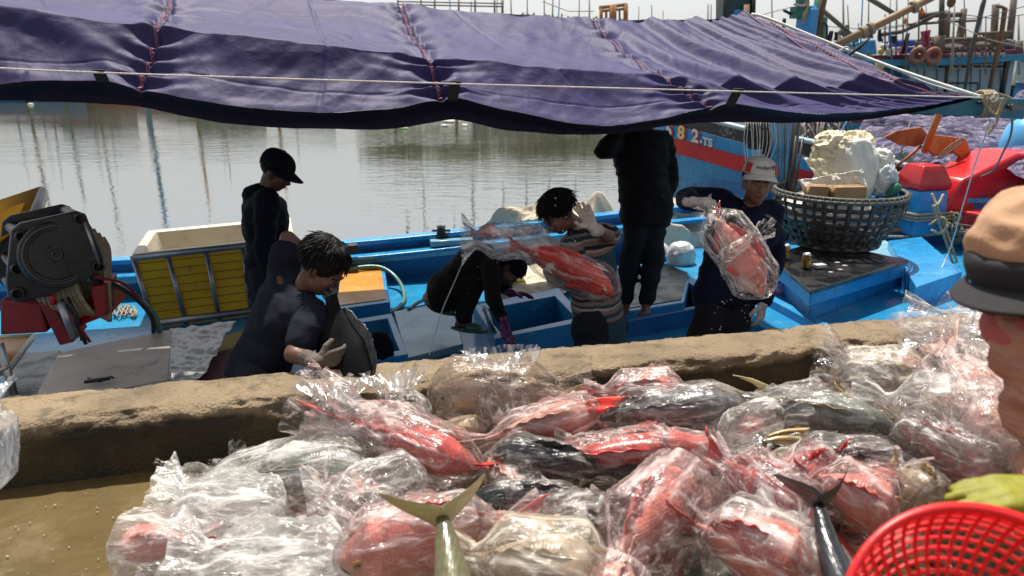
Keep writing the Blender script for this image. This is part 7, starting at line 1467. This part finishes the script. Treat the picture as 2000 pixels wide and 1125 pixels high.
fb((1500, 870, 2.28), (1765, 912, 2.20), .13, .11, 'dark', 'thin', 'dark fish with an open mouth below the silver-green one', 'clear bag over the dark open-mouthed fish', T, .3, 30, True, om=True)
fb((1490, 880, 2.24), (1580, 925, 2.18), .10, .08, 'olive', None, 'short olive fish under the yellowish tail fin', '', T, .3, eye=False)
fb((1640, 770, 2.56), (1815, 890, 2.36), .12, .10, 'cream', 'brown', 'brownish slender fish pointing down right behind the silver-green one', 'brownish clear bag on the slender fish at the right', T, .2, 31, True)
fb((1690, 810, 2.50), (1990, 935, 2.14), .19, .15, 'pink', 'milky', 'long pink fish pointing to the red basket', 'milky bag over the long pink fish above the red basket', T, .3, 32, True, grow=1.2)
fb((1870, 740, 2.60), (1630, 745, 2.72), .17, .15, 'cream', 'cream', 'cream fish inside the cream bag by the kerb', 'crinkled cream bag by the kerb left of the tall white bag', T, 0, 33, grow=1.35, cr=.3)
b = bag(.30, .20, .13, 'clear', 'clear peaked mouth of the cream bag at its left end', 34, flare=1.2, neck=.6, cr=.45); place(b, (1610, 720, 2.72), (1740, 760, 2.62), T)
fb((1840, 665, 2.64), (1960, 900, 2.12), .20, .16, 'pale', 'pinkf', 'pale pink fish standing in the tall bag at the right', 'tall clear bag with pink streaks at the right edge of the pile', (.5, -.5, .7), 0, 35, grow=1.4, cr=.32, flare=.9)
b = bag(.48, .30, .24, 'milky', 'large milky bag in the middle of the right side', 36, flare=.6, cr=.3); place(b, (1720, 800, 2.5), (1950, 830, 2.3), T)
b = bag(.50, .30, .24, 'cream', 'large cream bag behind the woman arm at the right edge', 37, flare=.7, cr=.3); place(b, (1860, 700, 2.66), (2080, 790, 2.4), T)
b = bag(.55, .22, .20, 'cream', 'cream bag under the woman sleeve at the right edge', 38, flare=.7, cr=.3); place(b, (1900, 850, 2.25), (2100, 900, 2.1), T)
b = bag(.50, .16, .22, 'clear', 'flat clear bag lying over the right end of the kerb', 39, flare=1.0, cr=.42, neck=.7); place(b, (1800, 628, 3.30), (1990, 640, 3.1), (0, -.3, .9))
fb((1640, 890, 2.20), (1530, 950, 2.08), .15, .12, 'red', 'pinkf', 'red fish piece left of the dark forked tail', 'pinkish film over the red piece left of the dark tail', T, .2, 40)
fb((1560, 915, 2.10), (1752, 1010, 1.98), .19, .14, 'pink', 'pinkf', 'pink fish right behind the dark forked tail', 'streaked pink bag right behind the dark forked tail', T, .3, 41)
fb((1640, 915, 2.16), (1765, 960, 2.12), .10, .09, 'red', 'thin', 'dark red fish deep in the pile above the red basket', 'film over the dark red fish above the basket', T, .3, 42)
fb((1740, 905, 2.14), (1830, 990, 2.02), .14, .11, 'cream', 'thin', 'cream-bellied fish right above the red basket', 'thin film over the cream-bellied fish above the basket', (.5, -.5, .7), .3, 43)
b = bag(.16, .09, .09, 'white', 'small bright white scrap of bag right of the salmon-pink fish', 44, flare=1.0, neck=.6, cr=.4, nx=40, na=30); place(b, (1492, 1005, 1.84), (1556, 1045, 1.80), T)
b = bag(.26, .16, .12, 'clear', 'grey clear bag at the bottom left of the dark forked tail', 45, flare=.9, cr=.35); place(b, (1560, 1060, 1.74), (1620, 1140, 1.66), T)
fb((880, 1085, 1.72), (1180, 1120, 1.68), .17, .15, 'cream', 'cream', 'cream fish in the wide bag at the bottom centre', 'wide cream bag at the bottom centre of the picture', T, 0, 46, grow=1.25, cr=.2)
fb((1230, 1080, 1.74), (1180, 1190, 1.6), .12, .12, 'pale', 'pinkf', 'pale fish cut by the bottom edge in the centre', 'pinkish bag cut by the bottom edge in the centre', T, 0, 47)
b = bag(.30, .16, .08, 'clear', 'clear bag hanging in at the left edge in front of the kerb', 48, flare=.8, cr=.3); place(b, (-38, 760, 1.9), (-36, 960, 1.8), (1, 0, 0))
# deeper layer that fills the gaps
random.seed(77)
CW = dict(pale='pale', pink='pink', cream='cream', dark='blackish', silver='silvery', red='red', grey='grey'); FWD = dict(clear='clear', milky='milky', pinkf='pinkish', thin='wet')
MARK = [(1300, 790, 'dark-headed grey fish'), (1180, 890, 'long red fish'), (1580, 800, 'silver-green fish'), (850, 1000, 'pale forked tail'), (1600, 970, 'dark forked tail'), (1070, 980, 'slim dark fish'), (1270, 1010, 'steep pink bag'), (1460, 1070, 'salmon-pink fish'), (1850, 1080, 'red basket'), (1480, 950, 'red scaled fish'), (1840, 870, 'long pink fish'), (760, 850, 'blood-stained bag'), (1740, 745, 'cream bag'), (1900, 780, 'tall right bag'), (1660, 890, 'open-mouthed fish'), (1000, 1100, 'wide cream bag'), (970, 740, 'peaked bag'), (560, 1080, 'wide white bag')]
def where(x, y, k=0):
    q = sorted(MARK, key=lambda m_: (m_[0] - x) ** 2 + (m_[1] - y) ** 2)
    def rel(m_):
        dx, dy = x - m_[0], y - m_[1]; return ('right of' if dx > 0 else 'left of') if abs(dx) > abs(dy) else ('below' if dy > 0 else 'above')
    return rel(q[0]) + ' ' + q[0][2] + ', ' + rel(q[1]) + ' ' + q[1][2]
KK = ['pale', 'pink', 'cream', 'silver', 'pale', 'red', 'pink']; FLM = ['clear', 'milky', 'pinkf', 'thin']
spots = [(1015, 955), (1080, 1010), (1290, 900), (1420, 930), (1340, 960), (1460, 850), (1560, 960), (1650, 980), (1700, 860), (1800, 860), (1850, 940), (1900, 780), (1980, 860), (1780, 740), (980, 830), (1100, 850), (880, 840), (780, 870), (1450, 1020), (1600, 1050), (1280, 1060), (1380, 1060), (1120, 1090), (1000, 1110), (800, 1130), (1700, 1060), (1800, 1050), (1900, 1000), (1560, 800), (1380, 820), (1240, 1140), (1460, 1150), (700, 960), (640, 1040), (2050, 950), (2040, 760)]
for k, (x, y) in enumerate(spots):
    a_ = (562.5 - y) / F; zt = .10 + .10 * smooth((x - 500) / 500); d = (1.5 - zt) / (-(a_ * cos(PITCH) - sin(PITCH))); L = random.uniform(.32, .44); an = random.uniform(0, 6.28)
    c = pt(x, y, d=d); dr = V((cos(an), sin(an), random.uniform(-.1, .15)))
    f = fish(L, random.uniform(.13, .17), .11, KK[k % 7], CW[KK[k % 7]] + ' half-buried fish ' + where(x, y), slim=k % 3 == 0, grp='fish deeper in the pile'); orient(f, c, dr, (0, -.8, .5)); FISH.append(f)
    if k % 3 == 0: b = bag(L * 1.1, .16, .13, FLM[k % 4], FWD[FLM[k % 4]] + ' deep film bundle ' + where(x, y), 60 + k, cr=.3, grp='bags deeper in the pile', nx=60, na=44); orient(b, c, dr, (0, -.8, .5))
# loose film draped over the heap, relaxed on to what lies below
from mathutils.bvhtree import BVHTree
vv, pp = [], []
def addbvh(o):
    M = WM(o); o0 = len(vv); vv.extend([M @ v.co for v in o.data.vertices]); pp.extend([tuple(i + o0 for i in p.vertices) for p in o.data.polygons])
for f in FISH:
    for c in kids(f):
        if c.name.startswith('body'): addbvh(c)
addbvh(kerb)
o0 = len(vv); vv.extend([V((-5, -1, .012)), V((5, -1, .012)), V((5, 5, .012)), V((-5, 5, .012))]); pp.append((o0, o0 + 1, o0 + 2, o0 + 3))
TREE = BVHTree.FromPolygons(vv, pp)
def drape(c, w, l, rot, kind, label, seed, amp=.018, n=64, it=14, fs=11, grp=None, lift=0.0, hole=.0):
    R = Rz(rot); Hh = [[0] * (n + 1) for _ in range(n + 1)]; XY = [[None] * (n + 1) for _ in range(n + 1)]; sd2 = V((seed * 1.7, seed * .9, 0))
    for i in range(n + 1):
        for j in range(n + 1):
            a, b = i / n - .5, j / n - .5; q = V((a * 3, b * 3, 0)) + sd2; sc = 1 + .28 * nz(q * .8) * (abs(a) + abs(b))
            p = V((c.x, c.y, 0)) + R @ V((a * w * sc + .05 * w * nz(q * 1.4), b * l * sc + .05 * l * nz(q * 1.4 + V((9, 9, 0))), 0)); XY[i][j] = p
            h = TREE.ray_cast(V((p.x, p.y, 1.2)), V((0, 0, -1)))[0]; Hh[i][j] = (h.z if h else 0) + .004
    Z = [r[:] for r in Hh]
    for k in range(it):
        Z2 = [r[:] for r in Z]
        for i in range(n + 1):
            for j in range(n + 1):
                s_ = 0; m = 0
                for di, dj in ((1, 0), (-1, 0), (0, 1), (0, -1)):
                    if 0 <= i + di <= n and 0 <= j + dj <= n: s_ += Z[i + di][j + dj]; m += 1
                Z2[i][j] = max(Hh[i][j], s_ / m - .0008)
        Z = Z2
    vs = []
    for i in range(n + 1):
        for j in range(n + 1):
            p = XY[i][j]; a, b = i / n - .5, j / n - .5; ed = max(abs(a), abs(b)) * 2; q = V((p.x * .8, p.y * 1.2, 0)) * fs + sd2; cr_ = crinkle(q)
            vs.append(V((p.x + .010 * nz(q * .7), p.y + .010 * nz(q * .7 + V((4, 4, 4))), Z[i][j] + lift + amp * (cr_ - .25) * (.8 + .9 * ed ** 3) + amp * 1.2 * max(0, nz(q * .25)) + .03 * ed ** 8 * (.5 + nz(q * .5)))))
    fs_ = [(i * (n + 1) + j, (i + 1) * (n + 1) + j, (i + 1) * (n + 1) + j + 1, i * (n + 1) + j + 1) for i in range(n) for j in range(n)]
    me = bpy.data.meshes.new('loose_film'); cc_ = V((c.x, c.y, 0)); me.from_pydata([v - cc_ for v in vs], [], fs_); me.materials.append(FILM[kind]); me.polygons.foreach_set('use_smooth', [True] * len(fs_)); o = bpy.data.objects.new('loose_film', me); o.location = cc_; COL.objects.link(o)
    return tag(o, label, 'plastic film', grp)
random.seed(31)
DR = [(1230, 800, .42, .20, .2, 'thin', 'clear film sheet draped over the dark-headed grey fish'), (1040, 810, .36, .26, -.3, 'pinkf', 'pinkish film sheet left of the dark-headed grey fish'), (1200, 880, .34, .22, .5, 'thin', 'wet film sheet across the long red fish'),
      (1380, 900, .34, .26, -.4, 'milky', 'milky film sheet right of the long red fish head'), (1450, 830, .30, .20, .3, 'clear', 'clear film sheet between the dark head and the silver-green fish'), (1600, 810, .44, .24, -.2, 'thin', 'clear film sheet over the silver-green fish'),
      (1760, 850, .42, .28, -.6, 'milky', 'milky film sheet over the long pink fish'), (1880, 780, .42, .36, .8, 'cream', 'cream film sheet at the right of the heap'), (1700, 740, .40, .26, .2, 'cream', 'cream film sheet near the kerb on the right'), (1950, 720, .44, .34, -.3, 'milky', 'milky film sheet behind the peach sleeve'),
      (1270, 990, .30, .34, .2, 'pinkf', 'pinkish film sheet over the steep pink fish'), (1440, 980, .30, .30, -.5, 'clear', 'clear film sheet over the red scaled fish'), (1460, 1080, .38, .24, .1, 'clear', 'clear film sheet over the salmon-pink fish'), (1660, 960, .30, .24, -.4, 'pinkf', 'pinkish film sheet behind the dark forked tail'),
      (1110, 990, .28, .22, .4, 'clear', 'clear film sheet over the slim dark fish'), (1010, 1090, .38, .20, 0, 'cream', 'cream film sheet at the bottom centre'), (820, 1060, .38, .24, .3, 'clear', 'clear film sheet behind the pale forked tail'), (880, 770, .44, .24, .2, 'brown', 'brownish film sheet against the kerb'),
      (740, 850, .46, .26, -.35, 'blood', 'blood-stained film sheet spread over the red fish at the left'), (620, 900, .50, .30, .5, 'milky', 'milky film sheet running down to the left'), (480, 960, .52, .34, .3, 'white', 'white crumpled film sheet on the wet concrete'), (400, 1030, .44, .26, -.2, 'milky', 'milky crumpled film sheet at the lower left'),
      (700, 980, .40, .30, .6, 'milky', 'milky film sheet left of the pale forked tail'), (430, 930, .30, .20, .9, 'clear', 'clear film sheet lying flat nearest the kerb on the left'), (320, 1050, .26, .20, .2, 'clear', 'clear film sheet at the far lower left'), (1880, 640, .56, .20, .15, 'clear', 'clear film sheet on top of the kerb at the right'), (1820, 940, .30, .22, .3, 'thin', 'wet film sheet above the red basket'), (1560, 900, .26, .2, .9, 'thin', 'wet film sheet under the yellowish tail fin')]
for k, (x, y, w_, l_, ro, kd, lab) in enumerate(DR):
    a_ = (562.5 - y) / F; zt = .06 if x < 650 else .26; zt = .26 if y < 660 else zt; d = (1.5 - zt) / (-(a_ * cos(PITCH) - sin(PITCH))); drape(pt(x, y, d=d), w_, l_, ro + AL, kd, lab, k + 3, amp=.034 if x < 750 else .022, fs=9 if x < 750 else 12)
# two tails sticking up close to the camera
def tailup(name, base, fork_, lobes, kind, label, thick=.05, fm=None):
    r = root('fish', (0, 0, 0), label, 'fish'); b0 = [pt(*p) if False else pt(p[0], p[1], d=p[2]) for p in base]; mb = MB(); P_ = catmull(b0, 6); n = len(P_)
    R_ = []
    for i, p in enumerate(P_):
        k = i / (n - 1); tg = (P_[min(i + 1, n - 1)] - P_[max(i - 1, 0)]).normalized(); X = V((1, 0, 0)); X = (X - tg * X.dot(tg)).normalized(); Y = tg.cross(X); w_ = thick * (1 - .78 * k ** .8) ; h_ = w_ * .8
        R_.append([p + X * w_ * cos(2 * pi * j / 20) + Y * h_ * sin(2 * pi * j / 20) for j in range(20)])
    mb.loft(R_); mb.build('body', fm or FM[kind], r)
    c = P_[-1]; mb = MB()
    for lp in lobes:
        Q_ = catmull([c] + [pt(p[0], p[1], d=p[2]) for p in lp], 5); m_ = len(Q_); rr = []
        for i, q in enumerate(Q_):
            k = i / (m_ - 1); tg = (Q_[min(i + 1, m_ - 1)] - Q_[max(i - 1, 0)]).normalized(); Z = V((0, -.3, 1)); Z = (Z - tg * Z.dot(tg)).normalized(); w_ = (.042 * (1 - k) ** .7 + .001) * thick / .05; yv = tg.cross(Z) * .004 * (1 - k * .7)
            rr.append([q + Z * w_, q + yv, q - Z * w_, q - yv])
        mb.loft(rr)
    mb.build('tail_fin', FF[kind], r, sub=1); 
    mb = MB()
    for i in range(3, 12): q = P_[int(n * i / 13)]; mb.tube([q + V((-.0, -thick * .6, .005)), q + V((0, -thick * .85, .0))], .004, 5)
    return r
tailup('fish', [(900, 1290, 1.30), (890, 1180, 1.42), (876, 1080, 1.52), (864, 1012, 1.58)], 0, [[(830, 1000, 1.58), (785, 985, 1.58), (735, 962, 1.57)], [(895, 985, 1.60), (925, 955, 1.62), (948, 925, 1.63)]], 'olive', 'pale yellowish fish with its forked tail standing up at the bottom', .066)
tailup('fish', [(1665, 1300, 1.36), (1655, 1180, 1.50), (1620, 1070, 1.62), (1598, 985, 1.70)], 0, [[(1575, 962, 1.71), (1545, 945, 1.72), (1510, 925, 1.73)], [(1622, 968, 1.70), (1642, 945, 1.70), (1658, 910, 1.69)]], 'dark', 'dark fish with its black forked tail standing up left of the red basket', .062, fm=FM['dark'])
# red basket
RBK = mat('red_basket_plastic', (.85, .015, .018), (.72, .012, .015), 5, .35, .05, 20)
rb = root('plastic_basket', pt(1930, 1250, d=.95), 'red plastic lattice basket held by the yellow glove at the lower right', 'basket')
bcen = pt(1952, 1284, d=.93); AX = V((-.10, -.62, .66)).normalized(); Q = AX.to_track_quat('Z', 'Y').to_matrix(); RBR = .185; DP = .14
def bw(a, k): rr = RBR * (.16 + .84 * sin(pi / 2 * k)); return bcen + Q @ V((rr * cos(a), rr * sin(a), -DP * cos(pi / 2 * k)))
mb = MB()
for i in range(56):
    a = 2 * pi * i / 56; P_ = [bw(a, .06 + .94 * j / 22) for j in range(23)]; mb.tube(P_, [.0022, .0036], 5)
mb.build('rib', RBK, rb)
mb = MB()
for k in (.08, .16, .24, .32, .40, .48, .56, .64, .72, .79, .85, .90): mb.tube([bw(2 * pi * i / 72, k) for i in range(73)], .0030, 5)
mb.build('hoop', RBK, rb)
mb = MB()
R_ = [[bw(2 * pi * i / 80, k) + Q @ V((o * cos(2 * pi * i / 80), o * sin(2 * pi * i / 80), 0)) for k, o in ((.94, 0), (1.0, 0), (1.0, .007), (1.015, .008), (1.015, -.003), (.94, -.003))] for i in range(81)]
mb.loft(R_, cap=False); mb.build('rim', RBK, rb)
mb = MB(); mb.lathe([(.001, -.001), (RBR * .25, -.001), (RBR * .25, .003), (.001, .003)], 30, bcen - AX * DP, Q, cap=False); mb.build('base_disc', RBK, rb)
# spray of droplets, and glints on the floor
DRP = mat('water_drop', (.75, .78, .8), rough=.05, bump=0); random.seed(4); mb = MB()
for k in range(60):
    if k < 45: x, y, d = random.gauss(1115, 35), random.gauss(450, 50), random.uniform(3.7, 4.0)
    else: x, y, d = random.gauss(1000, 70), random.gauss(560, 60), random.uniform(3.8, 4.4)
    r_ = random.uniform(.001, .003); mb.ball(pt(x, y, d=d), (r_, r_, r_ * 1.3), n=6, m=5)
for k in range(22): r_ = random.uniform(.0015, .0035); mb.ball(pt(random.gauss(1435, 30), random.gauss(610, 30), d=random.uniform(3.7, 4.0)), r_, n=6, m=5)
tag(mb.build('water_spray', DRP), kind='stuff')
random.seed(14); mb = MB()  # pale beads added for glints on the wet floor
for k in range(45):
    x, y = random.gauss(110, 110), random.gauss(1020, 70)
    if y < 945: continue
    c = pt(x, y, z=.008); r_ = random.uniform(.001, .003) * (1 if k % 9 else 1.7); mb.ball(c, (r_ * 1.6, r_, r_ * .5), n=7, m=5)
tag(mb.build('floor_glints', mat('glint_bead', (.5, .45, .36), rough=.15, bump=0)), kind='stuff')
print('TOTAL', len(bpy.data.objects))
